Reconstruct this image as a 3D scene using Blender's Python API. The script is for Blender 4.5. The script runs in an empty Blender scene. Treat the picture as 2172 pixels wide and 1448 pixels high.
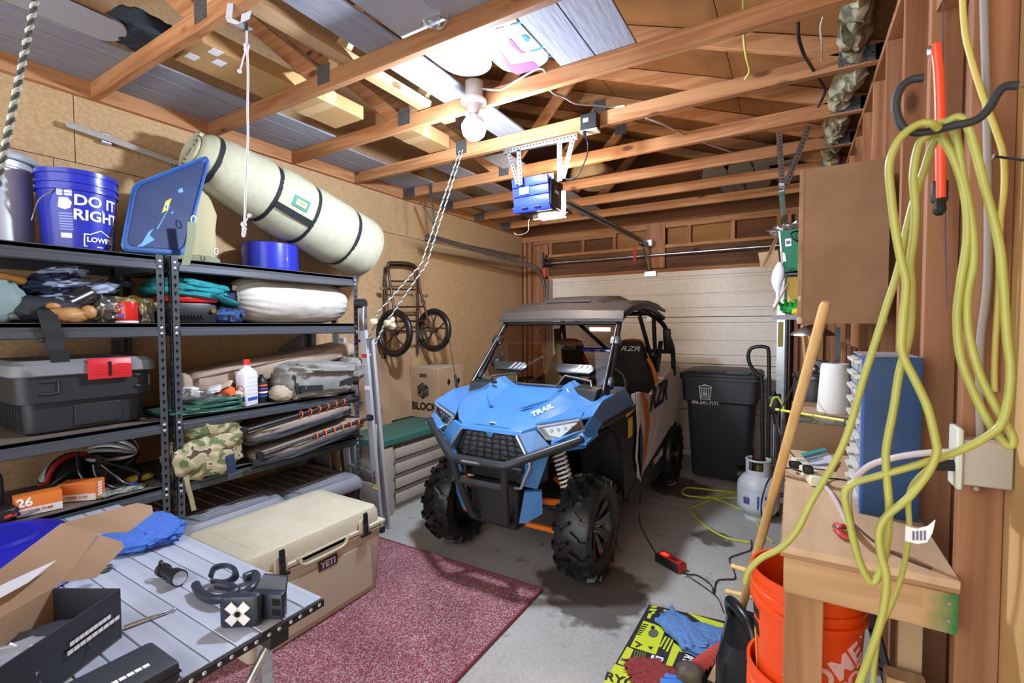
import bpy, bmesh, math, random
from mathutils import Vector, Matrix, noise, Quaternion
random.seed(7)
PI = math.pi
S = bpy.context.scene
COL = S.collection
# ---------------------------------------------------------------- camera, world, exposure
W, H, FPX, CH = 2172, 1448, 995.0, 1.6
YAW, PIT, ROL = .5412, .0354, -.0036
_f = Vector((-math.sin(YAW)*math.cos(PIT), math.cos(YAW)*math.cos(PIT), -math.sin(PIT)))
_r0 = Vector((math.cos(YAW), math.sin(YAW), 0)); _u0 = _r0.cross(_f)
_r = _r0*math.cos(ROL) + _u0*math.sin(ROL); _u = -_r0*math.sin(ROL) + _u0*math.cos(ROL)
CAMP = Vector((0, 0, CH))
cd = bpy.data.cameras.new('camera'); cam = bpy.data.objects.new('camera', cd); COL.objects.link(cam)
cd.sensor_width = 36; cd.lens = 36*FPX/W; cd.clip_start = .02; cd.clip_end = 60
cam.matrix_world = Matrix(((_r.x, _u.x, -_f.x, 0), (_r.y, _u.y, -_f.y, 0), (_r.z, _u.z, -_f.z, CH), (0, 0, 0, 1)))
S.camera = cam
cd.dof.use_dof = True; cd.dof.focus_distance = 3.2; cd.dof.aperture_fstop = 7.0
wd = bpy.data.worlds.new('world'); S.world = wd; wd.use_nodes = True
wd.node_tree.nodes['Background'].inputs[0].default_value = (.93, .96, 1, 1)
wd.node_tree.nodes['Background'].inputs[1].default_value = 3.3
BULB_STRENGTH = 1150
S.view_settings.view_transform = 'Standard'; S.view_settings.look = 'None'
S.view_settings.gamma = 1; S.view_settings.use_curve_mapping = False
S.view_settings.exposure = .36

def P(px, py, **k):
    """the point seen at a photograph pixel on the plane x=, y= or z= (or at view depth d=)"""
    d = _f + _r*((px-W/2)/FPX) - _u*((py-H/2)/FPX)
    (a, v), = k.items()
    if a == 'd': return CAMP + d*v
    i = 'xyz'.index(a)
    return CAMP + d*((v-CAMP[i])/d[i])

# ---------------------------------------------------------------- materials
def lin(h):
    if not isinstance(h, str): return tuple(h)+(1,) if len(h) == 3 else h
    c = [int(h[i:i+2], 16)/255 for i in (0, 2, 4)]
    return tuple((x/12.92 if x <= .04045 else ((x+.055)/1.055)**2.4) for x in c)+(1,)
MATS = {}
def mat(name, col, rough=.6, metal=0, col2=None, scale=8, detail=4, stretch=None, bump=0, bscale=None, thr=(.35, .65), coat=0, spec=.5, emit=None, trans=0, alpha=1, kind='noise', ior=1.45, rvar=0):
    """procedural material: a noise (or wood) mix of two colours with fine bump"""
    if name in MATS: return MATS[name]
    m = bpy.data.materials.new(name); m.use_nodes = True; MATS[name] = m
    nt = m.node_tree; N = nt.nodes; L = nt.links
    b = N['Principled BSDF']; I = b.inputs
    I['Roughness'].default_value = rough; I['Metallic'].default_value = metal
    I['Base Color'].default_value = lin(col); I['Coat Weight'].default_value = coat
    I['Specular IOR Level'].default_value = spec; I['IOR'].default_value = ior
    if trans: I['Transmission Weight'].default_value = trans
    if alpha < 1: I['Alpha'].default_value = alpha
    if emit: I['Emission Color'].default_value = lin(emit[0]); I['Emission Strength'].default_value = emit[1]
    if col2 or bump or rvar:
        tc = N.new('ShaderNodeTexCoord'); mp = N.new('ShaderNodeMapping'); L.new(tc.outputs['Object'], mp.inputs[0])
        if stretch: mp.inputs['Scale'].default_value = stretch
        nz = N.new('ShaderNodeTexNoise'); nz.inputs['Scale'].default_value = scale; nz.inputs['Detail'].default_value = detail
        nz.inputs['Roughness'].default_value = .6
        L.new(mp.outputs[0], nz.inputs['Vector']); fac = nz.outputs['Fac']
        if col2:
            rp = N.new('ShaderNodeValToRGB'); e = rp.color_ramp.elements
            e[0].position, e[1].position = thr; e[0].color = lin(col); e[1].color = lin(col2)
            L.new(fac, rp.inputs[0]); L.new(rp.outputs[0], I['Base Color'])
        if rvar:
            mr = N.new('ShaderNodeMapRange'); mr.inputs[3].default_value = rough-rvar; mr.inputs[4].default_value = rough+rvar
            L.new(fac, mr.inputs[0]); L.new(mr.outputs[0], I['Roughness'])
        if bump:
            bp = N.new('ShaderNodeBump'); bp.inputs['Strength'].default_value = bump; bp.inputs['Distance'].default_value = .01
            n2 = nz
            if bscale:
                n2 = N.new('ShaderNodeTexNoise'); n2.inputs['Scale'].default_value = bscale; n2.inputs['Detail'].default_value = 3
                L.new(mp.outputs[0], n2.inputs['Vector'])
            L.new(n2.outputs['Fac'], bp.inputs['Height']); L.new(bp.outputs[0], I['Normal'])
    return m
def wood(name, col, col2, axis='x', ring=14, knots=True, rough=.7):
    """sawn timber: growth rings drawn out along one axis, with knots"""
    if name in MATS: return MATS[name]
    m = mat(name, col, rough); nt = m.node_tree; N = nt.nodes; L = nt.links; b = N['Principled BSDF']
    tc = N.new('ShaderNodeTexCoord'); mp = N.new('ShaderNodeMapping'); L.new(tc.outputs['Object'], mp.inputs[0])
    oi = N.new('ShaderNodeObjectInfo'); ad = N.new('ShaderNodeVectorMath'); ad.operation = 'ADD'
    sc = N.new('ShaderNodeVectorMath'); sc.operation = 'SCALE'; sc.inputs[0].default_value = (3.1, 7.7, 5.3)
    L.new(oi.outputs['Random'], sc.inputs['Scale']); L.new(mp.outputs[0], ad.inputs[0]); L.new(sc.outputs[0], ad.inputs[1])
    s = [1, 1, 1]; s['xyz'.index(axis)] = .06; mp.inputs['Scale'].default_value = s
    nz = N.new('ShaderNodeTexNoise'); nz.inputs['Scale'].default_value = ring; nz.inputs['Detail'].default_value = 5; nz.inputs['Distortion'].default_value = .6
    L.new(ad.outputs[0], nz.inputs['Vector'])
    mm = N.new('ShaderNodeMath'); mm.operation = 'MULTIPLY'; mm.inputs[1].default_value = 7; L.new(nz.outputs['Fac'], mm.inputs[0])
    fr = N.new('ShaderNodeMath'); fr.operation = 'PINGPONG'; fr.inputs[1].default_value = 1; L.new(mm.outputs[0], fr.inputs[0])
    rp = N.new('ShaderNodeValToRGB'); e = rp.color_ramp.elements; e[0].color = lin(col); e[1].color = lin(col2); e[0].position = .15; e[1].position = .95
    L.new(fr.outputs[0], rp.inputs[0]); out = rp.outputs[0]
    tn = N.new('ShaderNodeMix'); tn.data_type = 'RGBA'; tn.blend_type = 'MULTIPLY'; tn.inputs[0].default_value = 1   # each board its own tone
    mr = N.new('ShaderNodeMapRange'); mr.inputs[3].default_value = .78; mr.inputs[4].default_value = 1.12
    cb = N.new('ShaderNodeCombineColor'); L.new(oi.outputs['Random'], mr.inputs[0])
    for i in range(3): L.new(mr.outputs[0], cb.inputs[i])
    L.new(out, tn.inputs[6]); L.new(cb.outputs[0], tn.inputs[7]); out = tn.outputs[2]
    if knots:
        mk = N.new('ShaderNodeMapping'); L.new(tc.outputs['Object'], mk.inputs[0]); s2 = [1, 1, 1]; s2['xyz'.index(axis)] = .45; mk.inputs['Scale'].default_value = s2
        a2 = N.new('ShaderNodeVectorMath'); a2.operation = 'ADD'; L.new(mk.outputs[0], a2.inputs[0]); L.new(sc.outputs[0], a2.inputs[1])
        vo = N.new('ShaderNodeTexVoronoi'); vo.inputs['Scale'].default_value = 6; L.new(a2.outputs[0], vo.inputs['Vector'])
        r2 = N.new('ShaderNodeValToRGB'); q = r2.color_ramp.elements; q[0].position = .08; q[1].position = .15; q[0].color = (1, 1, 1, 1); q[1].color = (0, 0, 0, 1)
        L.new(vo.outputs['Distance'], r2.inputs[0])
        mx = N.new('ShaderNodeMix'); mx.data_type = 'RGBA'; L.new(r2.outputs[0], mx.inputs[0]); L.new(out, mx.inputs[6])
        c = lin(col2); mx.inputs[7].default_value = (c[0]*.35, c[1]*.3, c[2]*.3, 1); out = mx.outputs[2]
    L.new(out, b.inputs['Base Color'])
    bp = N.new('ShaderNodeBump'); bp.inputs['Strength'].default_value = .12; bp.inputs['Distance'].default_value = .004
    L.new(fr.outputs[0], bp.inputs['Height']); L.new(bp.outputs[0], b.inputs['Normal'])
    return m

# ---------------------------------------------------------------- mesh building
def Rx(a): return Matrix.Rotation(a, 4, 'X')
def Ry(a): return Matrix.Rotation(a, 4, 'Y')
def Rz(a): return Matrix.Rotation(a, 4, 'Z')
def Tr(*a): return Matrix.Translation(Vector(a[0] if len(a) == 1 else a))
def Sc(x, y, z): return Matrix.Diagonal((x, y, z, 1))
def frame(d, up=(0, 0, 1)):
    """rotation whose z axis runs along d"""
    z = Vector(d).normalized(); u = Vector(up)
    if abs(z.dot(u)) > .98: u = Vector((0, 1, 0))
    x = u.cross(z).normalized(); y = z.cross(x)
    return Matrix(((x.x, y.x, z.x, 0), (x.y, y.y, z.y, 0), (x.z, y.z, z.z, 0), (0, 0, 0, 1)))
def axes(x, y, o=(0, 0, 0)):
    """matrix with given x and y directions (made orthogonal) and origin o"""
    x = Vector(x).normalized(); z = x.cross(Vector(y)).normalized(); y = z.cross(x); o = Vector(o)
    return Matrix(((x.x, y.x, z.x, o.x), (x.y, y.y, z.y, o.y), (x.z, y.z, z.z, o.z), (0, 0, 0, 1)))
def smooth(pts, k=6, closed=False):
    """Catmull-Rom curve through points"""
    p = [Vector(q) for q in pts]; n = len(p); out = []
    for i in range(n if closed else n-1):
        a = p[i-1] if (closed or i > 0) else p[0]*2-p[1]
        b = p[i]; c = p[(i+1) % n]
        d = p[(i+2) % n] if (closed or i+2 < n) else p[-1]*2-p[-2]
        for j in range(k):
            t = j/k
            out.append(.5*((2*b)+(c-a)*t+(2*a-5*b+4*c-d)*t*t+(3*b-a-3*c+d)*t**3))
    if not closed: out.append(p[-1])
    return out
class B:
    def __init__(s, M=None): s.bm = bmesh.new(); s.M = M or Matrix()
    def _v(s, pts, M=None):
        A = s.M @ M if M else s.M
        return [s.bm.verts.new(A @ Vector(p)) for p in pts]
    def _f(s, vs):
        try: return s.bm.faces.new(vs)
        except ValueError: return None
    def box(s, c, d, M=None, bev=0, seg=2):
        """box: centre, size, optional extra matrix, bevel"""
        x, y, z = d[0]/2, d[1]/2, d[2]/2; c = Vector(c)
        v = s._v([c+Vector(q) for q in ((-x,-y,-z),(x,-y,-z),(x,y,-z),(-x,y,-z),(-x,-y,z),(x,-y,z),(x,y,z),(-x,y,z))], M)
        fs = [s._f([v[i] for i in q]) for q in ((0,3,2,1),(4,5,6,7),(0,1,5,4),(1,2,6,5),(2,3,7,6),(3,0,4,7))]
        if bev:
            es = list({e for f in fs for e in f.edges})
            bmesh.ops.bevel(s.bm, geom=es, offset=bev, segments=seg, affect='EDGES', profile=.5)
        return s
    def b2(s, lo, hi, **k):
        lo = Vector(lo); hi = Vector(hi)
        return s.box((lo+hi)/2, [abs(q) for q in hi-lo], **k)
    def loft(s, rings, cap0=True, cap1=True, closed=True, M=None):
        vs = [s._v(r, M) for r in rings]; n = len(vs[0])
        for a, b in zip(vs, vs[1:]):
            for i in range(n if closed else n-1):
                j = (i+1) % n; s._f([a[i], a[j], b[j], b[i]])
        if cap0 and n > 2: s._f(vs[0][::-1])
        if cap1 and n > 2: s._f(vs[-1])
        return s
    def cyl(s, p0, p1, r, r1=None, n=16, cap=True):
        p0 = Vector(p0); p1 = Vector(p1); r1 = r if r1 is None else r1
        F = frame(p1-p0); L = (p1-p0).length
        c = [(math.cos(2*PI*i/n), math.sin(2*PI*i/n)) for i in range(n)]
        return s.loft([[(r*x, r*y, 0) for x, y in c], [(r1*x, r1*y, L) for x, y in c]], cap, cap, M=Tr(p0) @ F)
    def tube(s, pts, r, n=8, closed=False, rs=None, flat=1):
        """tube along a path; rs = radius per point, flat = squash of the section"""
        p = [Vector(q) for q in pts]; m = len(p); rings = []
        t0 = (p[1]-p[0]).normalized(); F = frame(t0); x = Vector(F.col[0][:3])
        for i in range(m):
            if closed: t = (p[(i+1) % m]-p[i-1])
            else: t = p[min(i+1, m-1)]-p[max(i-1, 0)]
            if t.length < 1e-9: t = t0
            t = t.normalized(); x = (x-t*x.dot(t))
            if x.length < 1e-6: x = Vector(frame(t).col[0][:3])
            x.normalize(); y = t.cross(x); q = rs[i] if rs else r
            rings.append([p[i]+x*(q*math.cos(2*PI*k/n))+y*(q*flat*math.sin(2*PI*k/n)) for k in range(n)])
        if closed: return s.loft(rings+[rings[0]], False, False)
        return s.loft(rings)
    def lathe(s, prof, M=None, n=24, cap=False):
        """prof: (radius, height) list turned about local z"""
        return s.loft([[(max(r, 1e-4)*math.cos(2*PI*i/n), max(r, 1e-4)*math.sin(2*PI*i/n), z) for i in range(n)] for r, z in prof], cap, cap, M=M)
    def prism(s, poly, d, M=None, bev=0, seg=2):
        """polygon swept by vector d"""
        d = Vector(d); a = [Vector(q) for q in poly]
        nv = len(s.bm.verts)
        s.loft([a, [q+d for q in a]], M=M)
        if bev:
            s.bm.verts.ensure_lookup_table(); vs = set(s.bm.verts[nv:])
            es = [e for e in s.bm.edges if e.verts[0] in vs and e.verts[1] in vs]
            bmesh.ops.bevel(s.bm, geom=es, offset=bev, segments=seg, affect='EDGES', profile=.5)
        return s
    def poly(s, pts, M=None): s._f(s._v(pts, M)); return s
    def sheet(s, pts, t=.004, M=None):
        """thin solid from one polygon"""
        p = [Vector(q) for q in pts]; n = (p[1]-p[0]).cross(p[2]-p[0]).normalized()
        return s.prism(p, n*t, M)
    def faces(s, v, f, M=None):
        q = s._v(v, M)
        for i in f: s._f([q[j] for j in i])
        return s
    def sph(s, c, r, n=12, M=None):
        r = (r, r, r) if not hasattr(r, '__len__') else r
        A = Tr(c) @ Sc(*r); A = M @ A if M else A
        return s.lathe([(math.sin(PI*i/n), -math.cos(PI*i/n)) for i in range(n+1)], A, n=n*2)
    def blob(s, c, d, e=.5, amp=.08, fr=3, seed=0, n=24, M=None, fold=0):
        """soft lump: superellipsoid with wrinkles"""
        A = Tr(c); A = M @ A if M else A
        def sg(v, p): return math.copysign(abs(v)**p, v)
        rings = []; o = Vector((seed*3.7, seed*1.3, seed*5.1)); amp *= 1.4; fold *= 1.5; n = int(n*1.3)//2*2
        for i in range(n//2+1):
            t = -PI/2+PI*i/(n//2); ring = []
            for j in range(n):
                a = 2*PI*j/n
                q = Vector((sg(math.cos(t), e)*sg(math.cos(a), e), sg(math.cos(t), e)*sg(math.sin(a), e), sg(math.sin(t), e)))
                w = noise.noise(q*fr+o)*amp + (abs(noise.noise(q*fr*2.3+o))*fold if fold else 0)
                ring.append(Vector((q.x*d[0]/2, q.y*d[1]/2, q.z*d[2]/2))*(1+w))
            rings.append(ring)
        return s.loft(rings, M=A)
    def grid(s, fn, nu, nv, t=0, closed=False):
        """sheet through fn(u,v); t gives thickness"""
        g = [[Vector(fn(i/nu, j/nv)) for j in range(nv+1)] for i in range(nu+1)]
        if not t: return s.loft(g, False, False, closed=False)
        nb = []
        for i in range(nu+1):
            row = []
            for j in range(nv+1):
                a = g[min(i+1, nu)][j]-g[max(i-1, 0)][j]; b = g[i][min(j+1, nv)]-g[i][max(j-1, 0)]
                q = a.cross(b); q = q.normalized() if q.length > 1e-9 else Vector((0, 0, 1))
                row.append(g[i][j]+q*t)
            nb.append(row)
        return s.loft([r+q[::-1] for r, q in zip(g, nb)])
    def subdiv(s, cuts=1):
        bmesh.ops.subdivide_edges(s.bm, edges=s.bm.edges[:], cuts=cuts, use_grid_fill=True); return s
    def warp(s, fn):
        for v in s.bm.verts: v.co = fn(v.co)
        return s
WL = {}
def O(name, b, m, parent=None, smooth=None, center=True, **kw):
    """link a mesh object; smooth = auto-smooth angle in degrees"""
    bm = b.bm; bmesh.ops.recalc_face_normals(bm, faces=bm.faces[:])
    if smooth:
        a = math.radians(smooth)
        for f in bm.faces: f.smooth = True
        for e in bm.edges:
            if len(e.link_faces) == 2 and e.calc_face_angle(0) > a: e.smooth = False
    vs = bm.verts
    c = Vector((0, 0, 0))
    if len(vs):
        lo = Vector([min(v.co[i] for v in vs) for i in range(3)]); hi = Vector([max(v.co[i] for v in vs) for i in range(3)])
        c = (lo+hi)/2
        if not parent: c.z = lo.z
    bmesh.ops.translate(bm, verts=vs[:], vec=-c)
    me = bpy.data.meshes.new(name); bm.to_mesh(me); bm.free()
    for q in (m if isinstance(m, (list, tuple)) else [m]): me.materials.append(q)
    return link(name, me, c, parent, **kw)
def link(name, me, c, parent=None, label=None, cat=None, group=None, kind=None):
    o = bpy.data.objects.new(name, me); COL.objects.link(o)
    if parent: o.parent = parent; o.location = c-WL[parent.name]
    else: o.location = c
    WL[o.name] = Vector(c)
    tag(o, label, cat, group, kind); return o
def tag(o, label=None, cat=None, group=None, kind=None):
    for k, v in (('label', label), ('category', cat), ('group', group), ('kind', kind)):
        if v: o[k] = v
    return o
def T(name, loc, label=None, cat=None, group=None, kind=None):
    return link(name, None, Vector(loc), None, label, cat, group, kind)
def dup(o, off, parent=None, **k):
    """copy a thing and its parts, moved by off"""
    c = o.copy(); COL.objects.link(c)
    if parent: c.parent = parent
    else: c.location = o.location+Vector(off)
    WL[c.name] = WL[o.name]+Vector(off); tag(c, **k)
    for ch in [q for q in bpy.data.objects if q.parent == o]: dup(ch, off, c)
    return c
def bx(name, lo, hi, m, parent=None, bev=0, seg=1, sm=None, **k):
    return O(name, B().b2(lo, hi, bev=bev, seg=seg), m, parent, smooth=sm or (40 if bev else None), **k)
FONT = bpy.data.fonts.load('<builtin>') if '<builtin>' in bpy.data.fonts else None
def lettering(s, size, M, m, parent, name='lettering', fn=None, ext=.0006, sx=1, bold=0, align='CENTER', label=None, shear=0, sub=0):
    """flat printed text as thin geometry; M: x along the line, y up, z out of the surface"""
    cu = bpy.data.curves.new('txt', 'FONT'); cu.body = s; cu.size = size; cu.align_x = align; cu.align_y = 'CENTER'
    cu.extrude = ext; cu.offset = bold*size; cu.shear = shear; cu.resolution_u = 3
    to = bpy.data.objects.new('txt', cu); me = bpy.data.meshes.new_from_object(to)
    bpy.data.objects.remove(to); bpy.data.curves.remove(cu)
    b = B(); b.bm.from_mesh(me); bpy.data.meshes.remove(me)
    bmesh.ops.triangulate(b.bm, faces=b.bm.faces[:])
    if sub: bmesh.ops.subdivide_edges(b.bm, edges=[e for e in b.bm.edges if e.calc_length() > size*.3], cuts=sub)
    for v in b.bm.verts:
        q = Vector((v.co.x*sx, v.co.y, v.co.z+ext)); v.co = M @ (fn(q) if fn else q)
    return O(name, b, m, parent, label=label)
def wrap(R, k=0):
    """bend x,y,z(out) onto a cylinder of radius R about local y; k = taper (dR/dy)"""
    def f(q):
        r = R+k*q.y+q.z; a = q.x/(R+k*q.y)
        return Vector((r*math.sin(a), q.y, r*math.cos(a)))
    return f

def clearmat(name, tint, refl=.08, rough=.02, bump=0, scale=20):
    """thin see-through sheet: tinted transmission with a faint mirror on top"""
    if name in MATS: return MATS[name]
    m = bpy.data.materials.new(name); m.use_nodes = True; MATS[name] = m; nt = m.node_tree; N = nt.nodes; L = nt.links
    N.remove(N['Principled BSDF']); o = N['Material Output']
    tr = N.new('ShaderNodeBsdfTransparent'); tr.inputs[0].default_value = lin(tint); gl = N.new('ShaderNodeBsdfGlossy'); gl.inputs['Roughness'].default_value = rough
    lw = N.new('ShaderNodeLayerWeight'); lw.inputs[0].default_value = .25; ad = N.new('ShaderNodeMath'); ad.operation = 'MULTIPLY_ADD'; ad.inputs[1].default_value = .3; ad.inputs[2].default_value = refl
    mx = N.new('ShaderNodeMixShader'); L.new(lw.outputs['Facing'], ad.inputs[0]); L.new(ad.outputs[0], mx.inputs[0]); L.new(tr.outputs[0], mx.inputs[1]); L.new(gl.outputs[0], mx.inputs[2]); L.new(mx.outputs[0], o.inputs[0])
    if bump:
        tc = N.new('ShaderNodeTexCoord'); nz = N.new('ShaderNodeTexNoise'); nz.inputs['Scale'].default_value = scale; bp = N.new('ShaderNodeBump'); bp.inputs['Strength'].default_value = bump; bp.inputs['Distance'].default_value = .02
        L.new(tc.outputs['Object'], nz.inputs['Vector']); L.new(nz.outputs['Fac'], bp.inputs['Height']); L.new(bp.outputs[0], gl.inputs['Normal'])
    return m
# shared materials
def fir(a): return wood('fir_'+a, 'AC7A50', '946038', a)
def redfir(a): return wood('stud_fir_'+a, 'A97652', '8F5E3C', a, ring=9)
def pine(a): return wood('pine_'+a, 'C2A077', 'AE8556', a, ring=9)
m_black = mat('black_plastic', '1B1C1E', .45, bump=.05, scale=60)
m_blackmetal = mat('black_painted_steel', '26282B', .38, bump=.03, scale=90)
m_rubber = mat('black_rubber', '131314', .38, col2='1D1D1E', scale=12, bump=.05)
m_steel = mat('galvanised_steel', 'A9ADB2', .34, 1, col2='C6CACE', scale=18)
m_alu = mat('aluminium', 'C8CCD2', .3, 1, col2='AEB3BA', scale=5, stretch=(1, 1, 8))
m_dsteel = mat('dark_steel', '5B5D61', .35, .9)
m_white = mat('white_plastic', 'E6E6E4', .4)
m_chrome = mat('chrome', 'D8DADD', .12, 1)
m_card = mat('corrugated_cardboard', 'AC8E70', .85, col2='9A7D60', scale=3, bump=.05, bscale=80)
m_print = mat('black_print', '15140F', .7)
m_wprint = mat('white_print', 'E8E9EA', .6)
m_orange = mat('orange_paint', 'E0711C', .35, coat=.2)
# ================================================================ ROOM
XL, XR, YB, ZC = -3.417, .33, 5.986, 2.87
YF = -1.6
m_pboard = mat('particle_board', 'BE9E76', .8, col2='AB8B64', scale=55, detail=3, bump=.05, bscale=120, thr=(.3, .62))
def concrete():
    m = mat('concrete', '8F8D88', .7); nt = m.node_tree; N = nt.nodes; L = nt.links; b = N['Principled BSDF']
    tc = N.new('ShaderNodeTexCoord')
    def nz(sc, de, lo, hi, a, c):
        n = N.new('ShaderNodeTexNoise'); n.inputs['Scale'].default_value = sc; n.inputs['Detail'].default_value = de
        L.new(tc.outputs['Object'], n.inputs['Vector'])
        r = N.new('ShaderNodeValToRGB'); e = r.color_ramp.elements; e[0].position, e[1].position = lo, hi; e[0].color = lin(a); e[1].color = lin(c)
        L.new(n.outputs['Fac'], r.inputs[0]); return n, r
    n1, r1 = nz(1.6, 6, .3, .7, 'A09D97', 'B9B6AF')
    n2, r2 = nz(7, 8, .64, .78, 'FFFFFF', '9A948E')
    n3, r3 = nz(90, 2, .3, .7, 'E6E6E6', 'FFFFFF')
    def mul(a, c):
        x = N.new('ShaderNodeMix'); x.data_type = 'RGBA'; x.blend_type = 'MULTIPLY'; x.inputs[0].default_value = 1
        L.new(a, x.inputs[6]); L.new(c, x.inputs[7]); return x.outputs[2]
    col = mul(mul(r1.outputs[0], r2.outputs[0]), r3.outputs[0])
    geo = N.new('ShaderNodeNewGeometry'); n4 = N.new('ShaderNodeTexNoise'); n4.inputs['Scale'].default_value = 7; n4.inputs['Detail'].default_value = 6; L.new(geo.outputs['Position'], n4.inputs['Vector'])
    for (px, py), r in (((-1.02, 2.62), .34), ((-.50, 3.75), .13), ((-.95, 4.75), .30)):    # wet and oily patches in the slab
        d = N.new('ShaderNodeVectorMath'); d.operation = 'DISTANCE'; d.inputs[1].default_value = (px, py, 0); L.new(geo.outputs['Position'], d.inputs[0])
        a = N.new('ShaderNodeMath'); a.operation = 'MULTIPLY_ADD'; a.inputs[1].default_value = .35; L.new(n4.outputs['Fac'], a.inputs[0]); L.new(d.outputs['Value'], a.inputs[2])
        rp = N.new('ShaderNodeValToRGB'); e = rp.color_ramp.elements; e[0].position = r+.14; e[1].position = r+.20; e[0].color = lin('8E8882'); e[1].color = (1, 1, 1, 1)
        L.new(a.outputs[0], rp.inputs[0]); col = mul(col, rp.outputs[0])
    L.new(col, b.inputs['Base Color'])
    bp = N.new('ShaderNodeBump'); bp.inputs['Strength'].default_value = .15; bp.inputs['Distance'].default_value = .005
    L.new(n3.outputs['Fac'], bp.inputs['Height']); L.new(bp.outputs[0], b.inputs['Normal']); return m
m_conc = concrete()
fl = T('floor', (-1.5, 2.2, 0), kind='structure')
bx('slab', (-3.6, YF, -.12), (.5, 4.255, 0), m_conc, fl)
bx('slab', (-3.6, 4.265, -.12), (.5, 6.3, 0), m_conc, fl)
# left wall: particle board panels with open joints
wl = T('wall_left', (XL, 2.2, 0), kind='structure')
zs = 2.505
for y0, y1, z0, z1 in [(-1.6, -.30, .1, zs), (-.30, .92, .1, zs), (.92, 2.14, .1, zs), (2.14, 3.36, .1, zs), (3.36, 4.58, .1, zs), (4.58, 5.99, .1, zs),
                       (-1.6, 1.01, zs, 3.72), (1.01, 3.45, zs, 3.72), (3.45, 5.99, zs, 3.72), (-1.6, 1.55, 3.72, 4.42), (1.55, 3.99, 3.72, 4.42), (3.99, 5.99, 3.72, 4.42)]:
    bx('panel', (XL-.012, y0+.002, z0+.002), (XL, y1-.002, z1-.002), m_pboard, wl)
bx('kerb', (XL-.03, YF, -.02), (XL+.012, YB, .1), m_conc, wl)
bx('backing', (XL-.03, YF, .1), (XL-.0125, YB, 4.45), mat('dark_gap', '3A2A1A', .9), wl)
bx('top_plate', (XL, YF, ZC+.001), (XL+.038, YB-.05, ZC+.092), fir('y'), wl)
# right wall: fir studs on sheathing
wr = T('wall_right', (XR, 2.2, 0), kind='structure')
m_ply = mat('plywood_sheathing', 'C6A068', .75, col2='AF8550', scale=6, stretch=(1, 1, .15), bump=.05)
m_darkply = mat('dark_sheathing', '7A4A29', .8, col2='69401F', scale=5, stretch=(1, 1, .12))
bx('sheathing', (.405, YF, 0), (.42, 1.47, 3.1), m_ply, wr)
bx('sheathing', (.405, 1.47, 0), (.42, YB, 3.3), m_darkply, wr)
for y in (1.02, 1.437, 1.83, 2.23, 2.635, 3.04, 3.45, 3.86, 4.27, 4.68, 5.09, 5.5, 5.9):
    bx('stud', (XR, y, 0), (.404, y+.038, 2.83), redfir('z'), wr, bev=.002)
bx('stud', (XR+.005, 5.12, 0), (.404, 5.158, 2.83), redfir('z'), wr)
bx('top_plate', (XR, 1.0, 2.832), (.404, YB, 2.868), redfir('y'), wr)
bx('fire_block', (XR+.01, 1.48, 2.50), (.404, 1.828, 2.538), redfir('y'), wr)
# nail plates / insulation hang in the eave (ceiling parts below)
# ---- ceiling: roof deck, trusses
ce = T('ceiling', (-1.54, 2.2, ZC), kind='structure')
XM = (XL+XR)/2; SL = .38; ZR = 2.98
def zroof(x): return ZR+SL*(XR-x)      # one slope, rising from the stud wall to the particle board wall
def deckmat(n, c, c2): return mat(n, c, .8, col2=c2, scale=3, detail=6, stretch=(1, .25, 1), bump=.08, thr=(.35, .7))
m_deck = deckmat('roof_plywood', '8A5A2C', '714519')
for i, (y0, y1) in enumerate([(-1.6, .8), (.8, 2.02), (2.02, 3.24), (3.24, 4.46), (4.46, 6.2)]):
    for k in range(4):
        a, c = XL-.02+k*1.02, XL-.02+(k+1)*1.02
        pts = [(a+.002, y0+.003, zroof(a)), (c-.002, y0+.003, zroof(c)), (c-.002, y1-.003, zroof(c)), (a+.002, y1-.003, zroof(a))]
        O('roof_panel', B().prism(pts, (0, 0, .014)), m_deck, ce)
O('roof_light_stop', B().prism([(XL-.03, -1.6, zroof(XL-.03)+.0145), (XR+.36, -1.6, zroof(XR+.36)+.0145), (XR+.36, 6.2, zroof(XR+.36)+.0145), (XL-.03, 6.2, zroof(XL-.03)+.0145)], (0, 0, .02)), m_deck, ce)  # added sheet above the deck, stops light through the panel joints
m_nail = mat('nail_plate_steel', '76787C', .45, .8, col2='55575B', scale=90, bump=.5)
def beam(name, p0, p1, w, h, m, parent, y):
    """a 38 mm board in the truss plane at y, between two points (x,z)"""
    a = Vector((p0[0], y, p0[1])); c = Vector((p1[0], y, p1[1])); d = c-a
    A = axes(d, (0, 1, 0), a)
    return O(name, B(A).box((d.length/2, 0, 0), (d.length, w, h), bev=.002, seg=1), m, parent, center=True)
ty = [1.094+.61*i for i in range(9)]
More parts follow.
